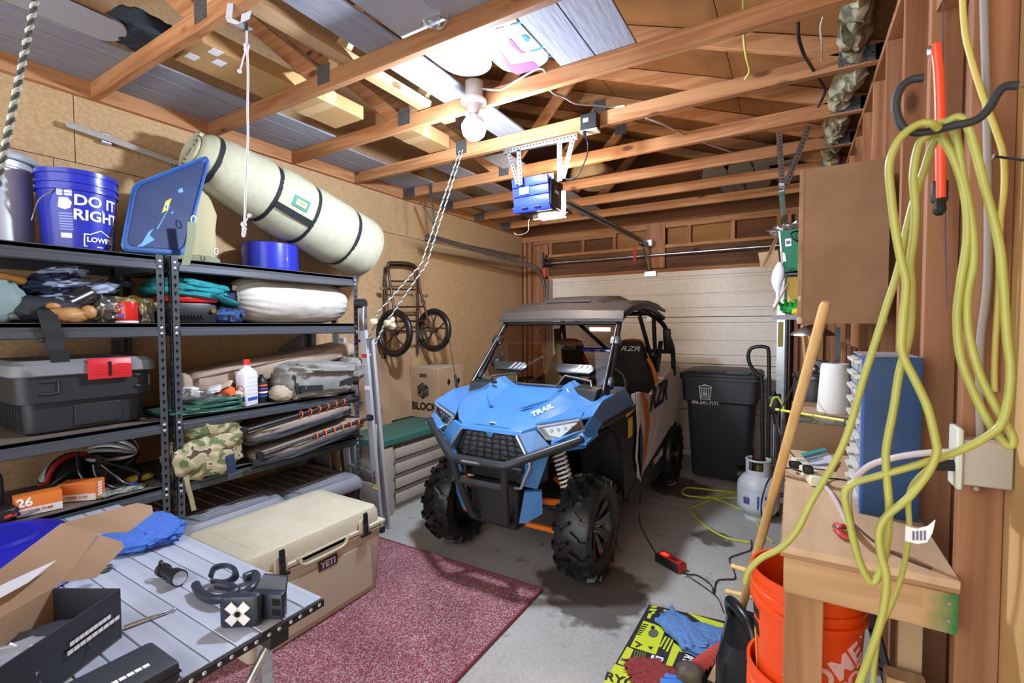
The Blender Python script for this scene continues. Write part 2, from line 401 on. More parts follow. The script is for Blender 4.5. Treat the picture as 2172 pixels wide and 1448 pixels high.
for i, y in enumerate(ty):
    if y > YB-.03: break
    t = T('truss', (XM, y, ZC)); t.parent = ce; t.location = t.location-WL[ce.name]; WL[t.name] = Vector((XM, y, ZC))
    f = fir('x')
    bx('bottom_chord', (XL+.004 if i else XL+.004, y-.019, ZC), (XR+.06, y+.019, ZC+.089), f, t, bev=.002)
    beam('top_chord', (XL+.005, zroof(XL)-.055), (XR+.25, zroof(XR+.25)-.055), .038, .089, f, t, y)
    if True:
        xp = -2.19
        beam('web', (xp-.03, ZC+.05), (-3.39, 3.87), .036, .085, f, t, y)
        beam('web', (xp+.02, ZC+.06), (XM-.02, zroof(XM)-.13), .036, .085, pine('x') if i < 3 else f, t, y)
        bx('nail_plate', (xp-.05, y-.021, ZC+.03), (xp+.05, y-.0192, ZC+.13), m_nail, t)
        bx('nail_plate', (XM-.06, y-.021, zroof(XM)-.16), (XM+.06, y-.0192, zroof(XM)-.06), m_nail, t)
    if i >= 3: bx('nail_plate', (XR-.16, y-.021, ZC+.012), (XR-.01, y-.0192, ZC+.088), m_nail, t)
    if i >= 4: bx('nail_plate', (XL+.03, y-.021, ZC+.002), (XL+.19, y-.0192, ZC+.088), m_nail, t)
# runners lying on the chords (long braces along the roof)
bx('brace', (-2.06, 1.12, 2.965), (-1.97, 2.55, 3.003), pine('y'), ce)
# mineral wool stuffed along the right eave
b = B()
for k in range(26):
    y = 1.9+k*.115
    b.blob((XR-.10+random.uniform(-.03, .03), y, 2.95+random.uniform(-.03, .035)), (.105, .16, .135), 1, .35, 2.5, k, 12, fold=.3)
O('insulation', b, mat('mineral_wool', 'A69E80', .95, col2='55503F', scale=9, thr=(.42, .62), bump=.6, bscale=40), ce, smooth=60, kind='stuff')
# ---- back wall
wb = T('wall_back', (-1.5, YB, 0), kind='structure')
m_sh = mat('back_sheathing', '6E4526', .8, col2='57341A', scale=4, stretch=(.2, 1, 1))
m_shp = mat('pale_back_sheathing', '9A6F40', .8, col2='83582C', scale=4, stretch=(.2, 1, 1))
bx('sheathing', (XL, YB+.09, 2.2), (XR+.1, YB+.105, 4.5), m_sh, wb)
bx('top_plate', (XL, YB, 2.79), (XR+.07, YB+.09, 2.868), fir('x'), wb, bev=.003)
bx('ledger', (XL+.2, YB-.02, 2.74), (-2.0, YB, 2.79), fir('x'), wb)
bx('header_beam', (-3.05, YB+.0, 2.245), (XR, YB+.09, 2.29), fir('x'), wb, bev=.002)
bx('header_beam', (-3.05, YB+.03, 2.29), (XR, YB+.06, 2.545), wood('header_dark', '6A4224', '4E2E16', 'x'), wb)
bx('header_beam', (-3.05, YB, 2.545), (XR, YB+.09, 2.585), fir('x'), wb, bev=.002)
for x in (-2.96, -2.47, -2.03, -1.10, -.62, -.16):
    bx('cripple_stud', (x-.02, YB, 2.585), (x+.02, YB+.088, 2.79), fir('z'), wb)
for x0, x1, mm in ((-2.94, -2.49, m_sh), (-2.45, -2.05, m_sh), (-2.01, -1.63, m_shp), (-1.36, -1.12, m_shp), (-1.08, -.64, m_shp), (-.60, -.18, m_sh), (-.14, .3, m_sh)):
    bx('infill_board', (x0, YB+.06, 2.586), (x1, YB+.075, 2.789), mm, wb)
bx('centre_block', (-1.61, YB-.022, 2.30), (-1.38, YB, 2.86), redfir('z'), wb, bev=.003)
for x in (-3.38, -3.30, -3.02):
    bx('jamb_stud', (x-.02, YB, 0), (x+.02, YB+.09, 2.79), redfir('z'), wb, bev=.002)
bx('jamb_board', (-3.27, YB+.05, 0), (-3.04, YB+.09, 2.79), redfir('z'), wb)
for x in (-.06, .02, .25):
    bx('jamb_stud', (x-.02, YB, 0), (x+.02, YB+.09, 2.79), redfir('z'), wb, bev=.002)
bx('jamb_board', (.04, YB+.06, 0), (.40, YB+.09, 2.79), redfir('z'), wb)
bx('gable_board', (XL, YB+.03, 2.868), (XR, YB+.045, 4.45), m_sh, wb)
# ---- sectional garage door
dr = T('door_1', (-1.6, YB, 0), kind='structure')
m_door = mat('door_paint', 'DAD3CA', .5, col2='D2CAC0', scale=30, bump=.04)
m_groove = mat('door_groove', '7E776C', .6)
dh = 2.25/4
for k in range(4):
    z0 = k*dh+.004; z1 = (k+1)*dh-.004
    b = B()
    prof = [(0, z0), (0, z0+.07), (.012, z0+.08), (.012, z0+.10), (0, z0+.11), (0, z0+.26), (.01, z0+.268), (.01, z0+.276), (0, z0+.284), (0, z1-.1), (.012, z1-.09), (.012, z1-.07), (0, z1-.06), (0, z1)]
    b.loft([[(x, YB-.005+d, z) for d, z in prof]+[(x, YB+.035, z1), (x, YB+.035, z0)] for x in (-2.98, -.10)])
    O('door_section', b, m_door, dr, smooth=None)
for x in (-2.95, -.13):
    bx('end_stile', (x-.03, YB-.012, .01), (x+.03, YB-.004, 2.24), m_steel, dr)
for x in (-2.95, -1.56, -.13):
    for k in (1, 2, 3):
        bx('hinge', (x-.035, YB-.022, k*dh-.05), (x+.035, YB-.011, k*dh+.05), m_steel, dr)
bx('door_light_stop', (-3.04, YB+.036, 0), (-.04, YB+.05, 2.26), mat('dark_gap', '3A2A1A', .9), dr)  # added sheet behind the sections, keeps light from leaking between them
bx('light_stop_board', (XL-.05, YB+.106, -.1), (XR+.2, YB+.12, 4.6), m_sh, wb)  # boards added outside the walls to close gaps that leak light
bx('light_stop_board', (XL-.06, YF, 2.9), (XL-.031, YB+.1, 4.6), m_sh, wl)
bx('light_stop_board', (XL-.06, YB-.06, -.1), (XL-.001, YB+.12, 4.6), m_sh, wl)
bx('light_stop_board', (.421, YF, -.1), (.44, YB+.12, 3.3), m_darkply, wr)
# ================================================================ LIGHT FITTINGS
lamp_at = P(1005, 275, y=2.235)
t = T('ceiling_lamp', (lamp_at.x, 2.28, 2.95), 'bare glowing globe bulb in porcelain holder on the roof truss', 'lamp')
O('mounting_box', B().cyl((lamp_at.x+.005, 2.235, 2.985), (lamp_at.x+.005, 2.235, 2.885), .052, .05, 24), mat('grey_box', 'BDB9B0', .5), t, smooth=40)
O('lamp_holder', B().lathe([(.075, .0), (.075, -.012), (.045, -.03), (.032, -.06), (.025, -.075)], Tr(lamp_at.x, 2.235, 2.885)), m_white, t, smooth=40)
O('bulb_neck_shade', B().lathe([(.018, .095), (.022, .07), (.05, .047), (.066, .022), (.0695, .012), (.067, .010), (.001, .045)], Tr(lamp_at.x, 2.235, 2.735), n=28), mat('bulb_white_shell', 'F2F2F0', .4), t, smooth=60)  # opaque cone, widened to keep the bulb's light off the ceiling
O('bulb', B().lathe([(.067, .0095), (.0705, .008), (.07, -.01), (.06, -.045), (.035, -.068), (.001, -.078)], Tr(lamp_at.x, 2.235, 2.735), n=28), mat('bulb_glass', 'FFFFFF', .3, emit=('DCEAFF', BULB_STRENGTH)), t, smooth=60)
# ================================================================ SIDE-BY-SIDE VEHICLE
VX = -1.61
def V(u, y, z): return Vector((VX+u, y, z))
m_blue = mat('blue_body_plastic', '4276AF', .3, coat=.35, col2='3C70A8', scale=4)
m_bluedk = mat('dark_blue_decal', '23466F', .35)
m_greyw = mat('pale_grey_body_plastic', 'CFC9C5', .4)
m_wdecal = mat('white_decal', 'D9DADD', .4)
m_silver = mat('silver_trim', 'AEB4BC', .3, .6)
m_roofp = mat('brown_black_roof_plastic', '37312F', .5, bump=.05, scale=120)
m_seat = mat('seat_vinyl', '202024', .6, bump=.08, scale=140)
m_yel = mat('yellow_label', 'D9B73A', .6)
veh = T('side_by_side', (VX, 3.7, 0), 'blue two-seat side-by-side off-road vehicle parked facing the camera', 'vehicle')
MIR = (1, -1)
def both(name, fn, m, par=veh, sm=None):
    for s in MIR: O(name, fn(s), m, par, smooth=sm)
def shell(quads, t, s=1):
    """solid facets: each polygon gets thickness t towards the vehicle's middle"""
    b = B()
    for q in quads:
        p = [V(u*s, y, z) for u, y, z in q]; c = sum(p, Vector())/len(p); n = (p[1]-p[0]).cross(p[2]-p[0]).normalized()
        b.prism(p, n*(-t if n.dot(c-V(0, min(max(c.y, 2.9), 4.6), .55)) > 0 else t))
    return b
# --- hood: faceted loft across u, front to back
us = [-.52, -.40, -.29, -.20, 0, .20, .29, .40, .52]
def hood_row(y, zs, sc=1):
    return [V(u*sc, y, z) for u, z in zip(us, zs[::-1]+zs[1:])]
rows = [hood_row(2.425, [.972, .974, .972, .966, .962], .42), hood_row(2.47, [.995, .997, .996, .992, .988], .56), hood_row(2.62, [1.055, 1.052, 1.06, 1.058, 1.05], .80),
        hood_row(2.80, [1.105, 1.10, 1.135, 1.105, 1.08]), hood_row(2.96, [1.145, 1.15, 1.205, 1.135, 1.105], 1.0), hood_row(3.05, [1.15, 1.155, 1.21, 1.14, 1.11])]
b = B(); b.loft([[q for q in r]+[p-Vector((0, 0, .03)) for p in r[::-1]] for r in rows]); hood = O('hood', b, m_blue, veh, smooth=12)
both('hood_scoop_rim', lambda s: B().prism([V(s*.10, 2.60, 1.056), V(s*.22, 2.72, 1.092), V(s*.245, 2.74, 1.10), V(s*.13, 2.60, 1.06)], (0, 0, .012)), m_blue, hood)
b = B().lathe([(.026, 0), (.026, .006), (.018, .008), (.001, .008)], Tr(V(0, 2.45, .978)) @ Rx(-.5), n=20); bd = O('badge', b, m_wdecal, hood, smooth=40)
O('badge_centre', B().lathe([(.013, 0), (.013, .003), (.001, .003)], Tr(V(0, 2.4455, .985)) @ Rx(-.5), n=16), mat('badge_blue', '1C2F9A', .3), hood)
lettering('TRAIL', .052, axes((.55, 1, .33), (-.6, .2, .4), V(.262, 2.60, 1.062)), m_wprint, hood, bold=.02, shear=.35, sx=1.25)
both('hood_latch', lambda s: B().box(V(s*.26, 2.86, 1.185), (.035, .02, .02), bev=.004).cyl(V(s*.26-.02, 2.85, 1.18), V(s*.26+.02, 2.85, 1.18), .006, n=8), m_black, hood)
both('cowl_vent', lambda s: B().prism([V(s*.30, 2.90, 1.10), V(s*.50, 2.86, 1.07), V(s*.51, 2.90, 1.165), V(s*.30, 2.95, 1.175)], (0, .14, .01), bev=.005), m_black, hood)
both('cowl_vent_edge', lambda s: B().tube([V(s*.31, 2.885, 1.17), V(s*.345, 2.872, 1.085)], .008, 6), m_silver, hood)
# --- fenders
fq = [[(.30, 2.45, 1.012), (.545, 2.555, 1.058), (.52, 2.66, 1.072), (.40, 2.62, 1.06)], [(.545, 2.53, 1.05), (.60, 2.60, 1.06), (.585, 2.80, 1.12), (.52, 2.66, 1.06)],
      [(.40, 2.62, 1.05), (.52, 2.66, 1.06), (.585, 2.80, 1.12), (.50, 2.88, 1.10), (.40, 2.80, 1.10)], [(.50, 2.88, 1.10), (.585, 2.80, 1.12), (.57, 3.32, 1.14), (.47, 3.30, 1.15)],
      [(.585, 2.80, 1.12), (.60, 2.60, 1.06), (.615, 2.72, 1.0), (.615, 3.40, 1.015), (.57, 3.32, 1.14)], [(.60, 2.60, 1.06), (.565, 2.55, .985), (.61, 2.66, .955), (.615, 2.72, 1.0)]]
fend = {}
for s in MIR:
    fend[s] = O('front_fender', shell(fq, .012, s), m_blue, veh, smooth=20)
    O('fender_edge_trim', B().prism([V(s*.605, 2.72, .975), V(s*.618, 2.72, 1.0), V(s*.618, 3.42, 1.012), V(s*.605, 3.42, .985)], (0, 0, -.022)), m_dsteel, fend[s])
    O('fender_lip', shell([[(.565, 2.55, .985), (.61, 2.66, .955), (.60, 2.50, .92), (.42, 2.42, .915), (.41, 2.46, .93)], [(.60, 2.50, .92), (.61, 2.66, .955), (.605, 2.68, .93), (.58, 2.55, .89)],
                           [(.42, 2.42, .915), (.60, 2.50, .92), (.58, 2.55, .89), (.38, 2.46, .85)]], .01, s), m_blue, fend[s])
# --- headlights
for s in MIR:
    hp = [(.315, 2.445, .992), (.545, 2.545, 1.042), (.565, 2.56, .982), (.43, 2.47, .925), (.37, 2.455, .928)]
    pts = [V(u*s, y, z) for u, y, z in hp]; c = sum(pts, Vector())/5
    hl = O('headlight', B().tube(pts+[pts[0]], .009, 6), m_silver, veh, smooth=50)
    back = [p+(c-p)*.06 for p in pts]
    O('reflector', B().prism([p+Vector((0, .035, 0)) for p in back], (0, .01, 0)), mat('headlight_reflector', '8D9290', .15, .8), hl)
    O('lens', B().prism([p+Vector((0, .004, 0)) for p in back], (0, .004, 0)), mat('x', 'FFFFFF') if False else clearmat('clear_lens', 'F2F4F6', .05, .02), hl)
    for k in range(4):
        q = back[0].lerp(back[1], .28+k*.17)+Vector((0, .02, -.035)); O('led', B().sph(q, .011, 6), m_chrome, hl, smooth=60)
# --- front fascia
fa = O('fascia', shell([[(.21, 2.40, .945), (.31, 2.43, .975), (.405, 2.45, .88), (.29, 2.385, .80)], [(.29, 2.385, .80), (.405, 2.45, .88), (.375, 2.47, .83), (.30, 2.47, .61), (.24, 2.40, .64)],
       [(.24, 2.42, .60), (.33, 2.47, .60), (.325, 2.49, .46), (.24, 2.44, .40), (.20, 2.42, .40)]], .03), m_blue, veh)
O('fascia', shell([[(.21, 2.40, .945), (.31, 2.43, .975), (.405, 2.45, .88), (.29, 2.385, .80)], [(.29, 2.385, .80), (.405, 2.45, .88), (.375, 2.47, .83), (.30, 2.47, .61), (.24, 2.40, .64)],
       [(.24, 2.42, .60), (.33, 2.47, .60), (.325, 2.49, .46), (.24, 2.44, .40), (.20, 2.42, .40)]], .03, -1), m_blue, veh)
O('fascia_brow', B().prism([V(-.225, 2.395, .935), V(-.225, 2.42, .965), V(.225, 2.42, .965), V(.225, 2.395, .935)], (0, .03, .006), bev=.006), m_blue, veh, smooth=40)
both('trim_strip', lambda s: B().tube([V(s*.205, 2.385, .94), V(s*.30, 2.37, .80), V(s*.30, 2.375, .77), V(s*.235, 2.385, .63), V(s*.19, 2.385, .625)], .009, 6), m_silver, veh, 50)
both('lower_duct', lambda s: B().prism([V(s*.20, 2.42, .74), V(s*.29, 2.42, .76), V(s*.235, 2.42, .64), V(s*.19, 2.42, .64)], (0, .02, 0)), m_blackmetal, veh)
gr = O('grille', B().prism([V(-.20, 2.44, .94), V(.20, 2.44, .94), V(.285, 2.44, .80), V(.25, 2.44, .74), V(-.25, 2.44, .74), V(-.285, 2.44, .80)], (0, .03, 0)), mat('radiator_grey', '4A4D52', .5), veh)
b = B()
for i in range(6):
    z = .765+i*.032; w = .262-.016*abs(i-1)
    for k in range(8):
        u0 = -w+2*w*k/8; u1 = -w+2*w*(k+1)/8; d = .008*(1 if (i+k) % 2 else -1)
        b.tube([V(u0, 2.425, z-d), V((u0*2+u1)/3, 2.425, z+d*.4), V((u0+2*u1)/3, 2.425, z+d*.4), V(u1, 2.425, z-d)], .0035, 4)
for k in range(9):
    w = .25-.06*0; u = -w+2*w*k/8; b.tube([V(u, 2.425, .755), V(u*.80, 2.425, .935)], .0035, 4)
O('grille_mesh', b, m_blackmetal, gr, kind='stuff')
O('grille_frame', B().tube([V(-.205, 2.42, .935), V(.205, 2.42, .935), V(.275, 2.42, .80), V(.25, 2.42, .755), V(-.25, 2.42, .755), V(-.275, 2.42, .80)], .009, 6, closed=True), m_blackmetal, gr, smooth=50)
bx('grille_sill', (VX-.25, 2.36, .715), (VX+.25, 2.46, .75), m_black, veh, bev=.008)
O('grille_badge', B().prism([V(-.035, 2.405, .945), V(.035, 2.405, .945), V(.012, 2.405, .905), V(-.012, 2.405, .905)], (0, .012, 0)), m_blue, gr)
# --- bumper
bu = O('bumper', B().tube([V(-.56, 2.50, .935)]+smooth([V(-.54, 2.485, .925), V(-.30, 2.33, .83), V(-.215, 2.28, .795), V(-.15, 2.265, .785), V(.15, 2.265, .785), V(.215, 2.28, .795), V(.30, 2.33, .83), V(.54, 2.485, .925)], 5)+[V(.56, 2.50, .935)], .026, 14), m_blackmetal, veh, smooth=50)
for s in MIR:
    O('upright_tube', B().tube(smooth([V(s*.19, 2.275, .775), V(s*.168, 2.31, .63), V(s*.135, 2.385, .42), V(s*.115, 2.42, .385), V(s*.10, 2.52, .37)], 6), .023, 12), m_blackmetal, bu, smooth=50)
    O('end_cap', B().sph(V(s*.562, 2.502, .936), .025, 6), m_blackmetal, bu, smooth=60)
O('cross_tube', B().cyl(V(-.165, 2.312, .635), V(.165, 2.312, .635), .022, n=14), m_blackmetal, bu, smooth=50)
bp = O('bumper_plate', B().box(V(-.03, 2.239, .787), (.15, .004, .026)), m_dsteel, bu)
bx('plate_line', (VX-.09, 2.2355, .783), (VX+.03, 2.2375, .791), m_silver, bu)
# --- chassis, tub, skid
bx('chassis', (VX-.17, 2.50, .34), (VX+.17, 4.9, .62), m_black, veh, bev=.02)
bx('radiator_housing', (VX-.30, 2.47, .62), (VX+.30, 2.62, .93), m_black, veh, bev=.01)
bx('skid_plate', (VX-.18, 2.44, .33), (VX+.18, 2.56, .62), m_black, veh, bev=.02)
bx('floor_pan', (VX-.58, 3.15, .33), (VX+.58, 4.75, .42), m_black, veh, bev=.02)
bx('dashboard', (VX-.50, 3.1, .95), (VX+.50, 3.38, 1.13), m_blackmetal, veh, bev=.04, seg=2)
bx('cargo_bed', (VX-.55, 4.5, .75), (VX+.55, 5.15, 1.05), m_black, veh, bev=.03)
both('wheel_arch', lambda s: B().prism([V(s*.30, 2.55, .93), V(s*.58, 2.60, .93), V(s*.60, 3.0, .93), V(s*.30, 3.0, .93)], (0, 0, -.015)).prism(
    [V(s*.585, 3.02, .93), V(s*.60, 3.10, .90), V(s*.595, 3.19, .70), V(s*.59, 3.25, .34), V(s*.30, 3.25, .34), V(s*.30, 3.02, .93)], (0, .02, 0)), m_black, veh)
both('front_side_panel', lambda s: shell([[(.605, 2.80, .985), (.605, 3.05, .86), (.60, 3.17, .70), (.595, 3.24, .36), (.595, 3.52, .34), (.605, 3.50, .985)]], .03, s), m_black, veh)
# --- doors
for s in MIR:
    d = O('door', shell([[(.605, 3.43, 1.08), (.615, 3.56, .70), (.60, 3.56, .40), (.60, 4.62, .60), (.61, 4.70, .66), (.615, 5.05, 1.0), (.61, 4.95, 1.19), (.61, 4.3, 1.11), (.61, 3.9, 1.02), (.605, 3.62, 1.075)]], .03, s), m_greyw, veh)
    def dec(nm, pts, m): O(nm, shell([[(u, y, z) for y, z, u in [(p[0], p[1], .617) for p in pts]]], -.003, s) if False else B().prism([V(s*.6175, y, z) for y, z in pts], (s*.002, 0, 0)), m, d)
    dec('white_stripe', [(3.43, 1.08), (3.52, 1.08), (3.53, .80), (3.53, .62), (3.58, .44), (3.56, .39), (3.42, .60), (3.46, .80)], m_wdecal)
    dec('blue_stripe', [(3.54, .86), (3.62, .72), (3.60, .48), (3.55, .42), (3.47, .60), (3.50, .80)], m_bluedk)
    dec('orange_stripe', [(3.56, 1.075), (3.64, 1.07), (3.76, .98), (3.82, .80), (3.74, .62), (3.60, .46), (3.67, .70), (3.69, .84), (3.62, 1.0)], mat('orange_decal', 'C4681F', .4))
    dec('white_flash', [(4.22, .84), (4.08, .80), (3.92, .64), (3.72, .49), (3.90, .60)], m_wdecal)
    A = axes((0, s, .045), (0, 0, 1), V(s*.621, 4.10 if s > 0 else 4.10, .985))
    lettering('RZR', .26, A, m_print, d, bold=.03, shear=.35, sx=1.25)
    sill = O('rocker_panel', shell([[(.60, 3.45, .40), (.60, 4.66, .62), (.60, 4.75, .50), (.60, 4.60, .24), (.60, 3.34, .30), (.60, 3.34, .38)]], .05, s), m_black, veh)
    lettering('POLARIS', .085, axes((0, s, .10), (0, 0, 1), V(s*.603, 4.16, .43)), m_wprint, sill, shear=.3)
    O('warning_label', B().prism([V(s*.608, 3.22, .945), V(s*.608, 3.42, .97), V(s*.608, 3.42, 1.0), V(s*.608, 3.22, .975)], (s*.002, 0, 0)).prism([V(s*.608, 3.27, .79), V(s*.608, 3.37, .79), V(s*.608, 3.37, .93), V(s*.608, 3.27, .93)], (s*.002, 0, 0)), m_yel, veh)
    O('rear_quarter_panel', shell([[(.61, 4.95, 1.19), (.615, 5.05, 1.0), (.60, 5.10, .98), (.59, 5.13, 1.12), (.58, 5.06, 1.22)], [(.61, 4.66, .62), (.615, 5.05, 1.0), (.605, 5.0, .72), (.60, 4.90, .55)],
                                 [(.61, 4.95, 1.19), (.58, 5.06, 1.22), (.50, 5.0, 1.22), (.50, 4.3, 1.14), (.61, 4.3, 1.12)]], .03, s), m_greyw, veh)
# --- windscreen with rubber edge and vents
def wsp(u, z): return V(u, 3.02+(z-1.15)*.82, z)
edge = [(-.535, 1.15), (-.46, 1.20), (-.235, 1.235), (-.19, 1.158), (.15, 1.165), (.205, 1.225), (.41, 1.205), (.455, 1.10), (.51, 1.11), (.535, 1.16)]
edge = [(-.515, 1.15), (-.50, 1.11), (-.455, 1.10), (-.41, 1.205), (-.205, 1.232), (-.165, 1.16), (.165, 1.16), (.205, 1.232), (.41, 1.205), (.455, 1.10), (.50, 1.11), (.515, 1.15)]
ol = [wsp(u, z) for u, z in edge]+[wsp(.475, 1.60), wsp(-.475, 1.60)]
ws = O('windscreen', B().prism(ol, (0, -.004, .003)), clearmat('tinted_polycarbonate', 'CFC4BA', .035, .03), veh)
O('windscreen_edge', B().tube([wsp(u, z)-Vector((0, .004, 0)) for u, z in edge], .011, 8), m_dsteel, ws, smooth=50)
O('windscreen_top_rail', B().box(wsp(0, 1.61), (.96, .02, .03), bev=.004), m_black, ws)
for u0 in (-.27, .27):
    A = axes((1, 0, 0), (0, .82, 1), wsp(u0, 1.275)-Vector((0, .012, 0)))
    vt = O('windscreen_vent', B().prism([(-.145, -.012, 0), (-.12, -.038, 0), (.12, -.038, 0), (.145, -.012, 0), (.145, .012, 0), (.12, .038, 0), (-.12, .038, 0), (-.145, .012, 0)], (0, 0, .02), M=A, bev=.004), m_dsteel, veh, smooth=30)
    O('vent_slats', B(A).prism([(.0, -.03, .021), (.02, -.03, .021), (.06, .03, .021), (.04, .03, .021)], (0, 0, .003)).prism([(.04, -.03, .021), (.06, -.03, .021), (.10, .03, .021), (.08, .03, .021)], (0, 0, .003)).prism([(.08, -.03, .021), (.10, -.03, .021), (.125, .01, .021), (.12, .03, .021)], (0, 0, .003)), m_silver, vt)
# --- cage
cage = O('roll_cage', B().tube(smooth([V(.54, 2.98, 1.10), V(.52, 3.2, 1.36), V(.495, 3.40, 1.605), V(.47, 3.50, 1.68), V(.46, 3.8, 1.74), V(.46, 4.35, 1.70), V(.53, 4.62, 1.60), V(.605, 4.62, 1.42), V(.615, 4.66, 1.32), V(.605, 4.75, 1.10)], 6), .022, 10), m_black, veh, smooth=50)
O('cage_tube', B().tube(smooth([V(-u, y, z) for u, y, z in ((.54, 2.98, 1.10), (.52, 3.2, 1.36), (.495, 3.40, 1.605), (.47, 3.50, 1.68), (.46, 3.8, 1.74), (.46, 4.35, 1.70), (.53, 4.62, 1.60), (.605, 4.62, 1.42), (.615, 4.66, 1.32), (.605, 4.75, 1.10))], 6), .022, 10), m_black, cage, smooth=50)
for a, c in ((V(-.60, 4.63, 1.34), V(.60, 4.63, 1.34)), (V(-.46, 4.35, 1.70), V(.46, 4.35, 1.70)), (V(-.47, 3.46, 1.66), V(.47, 3.46, 1.66)), (V(-.35, 4.45, 1.68), V(.0, 4.62, 1.32)), (V(.35, 4.45, 1.68), V(.50, 4.62, 1.0)), (V(.47, 4.5, 1.66), V(.47, 4.62, 1.05)), (V(-.47, 4.5, 1.66), V(-.47, 4.62, 1.05))):
    O('cage_tube', B().cyl(a, c, .02, n=10), m_black, cage, smooth=50)
for s in MIR:
    for t in (.2, .74):
        p = V(s*.54, 2.98, 1.10).lerp(V(s*.495, 3.40, 1.605), t); q = V(s*.495, 3.40, 1.605)-V(s*.54, 2.98, 1.10)
        O('windscreen_clamp', B(Tr(p) @ frame(q)).box((0, 0, 0), (.075, .065, .075), bev=.014), m_dsteel, cage, smooth=40)
    O('pillar_cover', B().tube([V(s*.532, 2.965, 1.16), V(s*.49, 3.375, 1.60)], .012, 8), m_dsteel, cage, smooth=50)
# --- roof
ru = [-.54, -.50, -.30, -.24, 0, .24, .30, .50, .54]
def rrow(y, lo, w, ctr, sc=1): return [V(u*sc, y, z) for u, z in zip(ru, [lo, w, w+.003, ctr, ctr+.004, ctr, w+.003, w, lo])]
rr = [rrow(3.355, 1.643, 1.645, 1.647, 1.0), rrow(3.40, 1.70, 1.705, 1.712, .985), rrow(3.60, 1.75, 1.765, 1.79), rrow(3.85, 1.775, 1.80, 1.845), rrow(4.2, 1.77, 1.81, 1.862), rrow(4.5, 1.74, 1.79, 1.83, 1.02), rrow(4.60, 1.735, 1.76, 1.79, 1.03)]
b = B(); b.loft([r+[p-Vector((0, 0, .022)) for p in r[::-1]] for r in rr]); rf = O('roof', b, m_roofp, veh, smooth=14)
O('roof_step', B().prism([V(-.17, 3.62, 1.80), V(.17, 3.62, 1.80), V(.20, 3.56, 1.786), V(-.20, 3.56, 1.786)], (0, 0, .012)), m_roofp, rf)
both('roof_side_arch', lambda s: B().tube(smooth([V(s*.51, 3.38, 1.64), V(s*.52, 3.55, 1.70), V(s*.525, 3.9, 1.745), V(s*.525, 4.3, 1.72), V(s*.54, 4.58, 1.66)], 5), .022, 8), m_black, rf, 50)
# --- seats
for s in MIR:
    c = s*.315
    st = O('seat', B().blob(V(c, 3.95, .66), (.46, .5, .16), .45, .03, 2, 3), m_seat, veh, smooth=60)
    prof = [(.17, .70), (.21, .88), (.235, 1.05), (.20, 1.20), (.14, 1.31), (.125, 1.40), (.09, 1.445)]
    ring = lambda dy, k: [V(c+u*k, 4.27+dy+(z-.7)*.10, z) for u, z in prof]+[V(c-u*k, 4.27+dy+(z-.7)*.10, z) for u, z in prof[::-1]]
    O('seat_back', B().loft([ring(-.045, .82), ring(-.06, .93), ring(.0, 1), ring(.07, .9)]), m_seat, st, smooth=50)
    for e in (1, -1):
        O('orange_bolster', B().tube(smooth([V(c+e*.20, 4.265, .82), V(c+e*.236, 4.29, 1.05), V(c+e*.205, 4.30, 1.19), V(c+e*.155, 4.305, 1.29)], 5), .02, 8), mat('orange_vinyl', 'D0711F', .55), st, smooth=50)
    O('orange_trim', B().tube(smooth([V(c-.125, 4.33, 1.39), V(c-.09, 4.335, 1.44), V(c, 4.34, 1.452), V(c+.09, 4.335, 1.44), V(c+.125, 4.33, 1.39)], 5), .012, 8), mat('orange_vinyl', 'D0711F', .55), st, smooth=50)
    lettering('RZR', .062, axes((1, 0, 0), (0, .1, 1), V(c, 4.268, 1.375)), m_silver, st, shear=.3, sx=1.6, bold=.01)
    O('shoulder_belt', B().tube([V(s*.52, 4.58, 1.44), V(s*.52, 4.5, 1.28), V(s*.50, 4.4, .9)], .022, 6, flat=.15), m_black, veh)
    O('belt_reel', B(Tr(V(s*.575, 4.60, 1.45)) @ Rx(.25)).box((0, 0, 0), (.07, .06, .22), bev=.015), m_black, veh, smooth=40)
sw = O('steering_wheel', B().tube([V(.315, 3.6, 1.10)+Vector((.17*math.cos(a), .075*math.sin(a), .15*math.sin(a))) for a in [2*PI*i/28 for i in range(28)]], .014, 8, closed=True), m_black, veh, smooth=50)
O('steering_hub', B().cyl(V(.315, 3.6, 1.10), V(.315, 3.40, 1.0), .035, n=12).tube([V(.15, 3.6, 1.10), V(.48, 3.6, 1.10)], .012, 6), m_black, sw, smooth=40)
# --- mirror, aerial
aer = O('aerial', B().tube([V(-.60, 2.86, 1.10), V(-.615, 2.85, 1.22)], .011, 8).tube([V(-.615, 2.85, 1.22), V(-.66, 2.83, 1.53)], .003, 6), m_black, veh, smooth=40)
O('aerial_foot', B().box(V(-.595, 2.865, 1.085), (.06, .05, .03), bev=.006), m_black, aer)
O('aerial_tip', B().sph(V(-.66, 2.83, 1.532), .006, 6), m_black, aer)
O('dash_camera_mount', B().blob(V(-.44, 3.16, 1.30), (.09, .06, .07), .7, .2, 4, 2, 14).tube(smooth([V(-.42, 3.16, 1.33), V(-.40, 3.16, 1.38), V(-.375, 3.16, 1.37), V(-.385, 3.16, 1.34)], 5), .003, 6), m_black, veh, smooth=50)
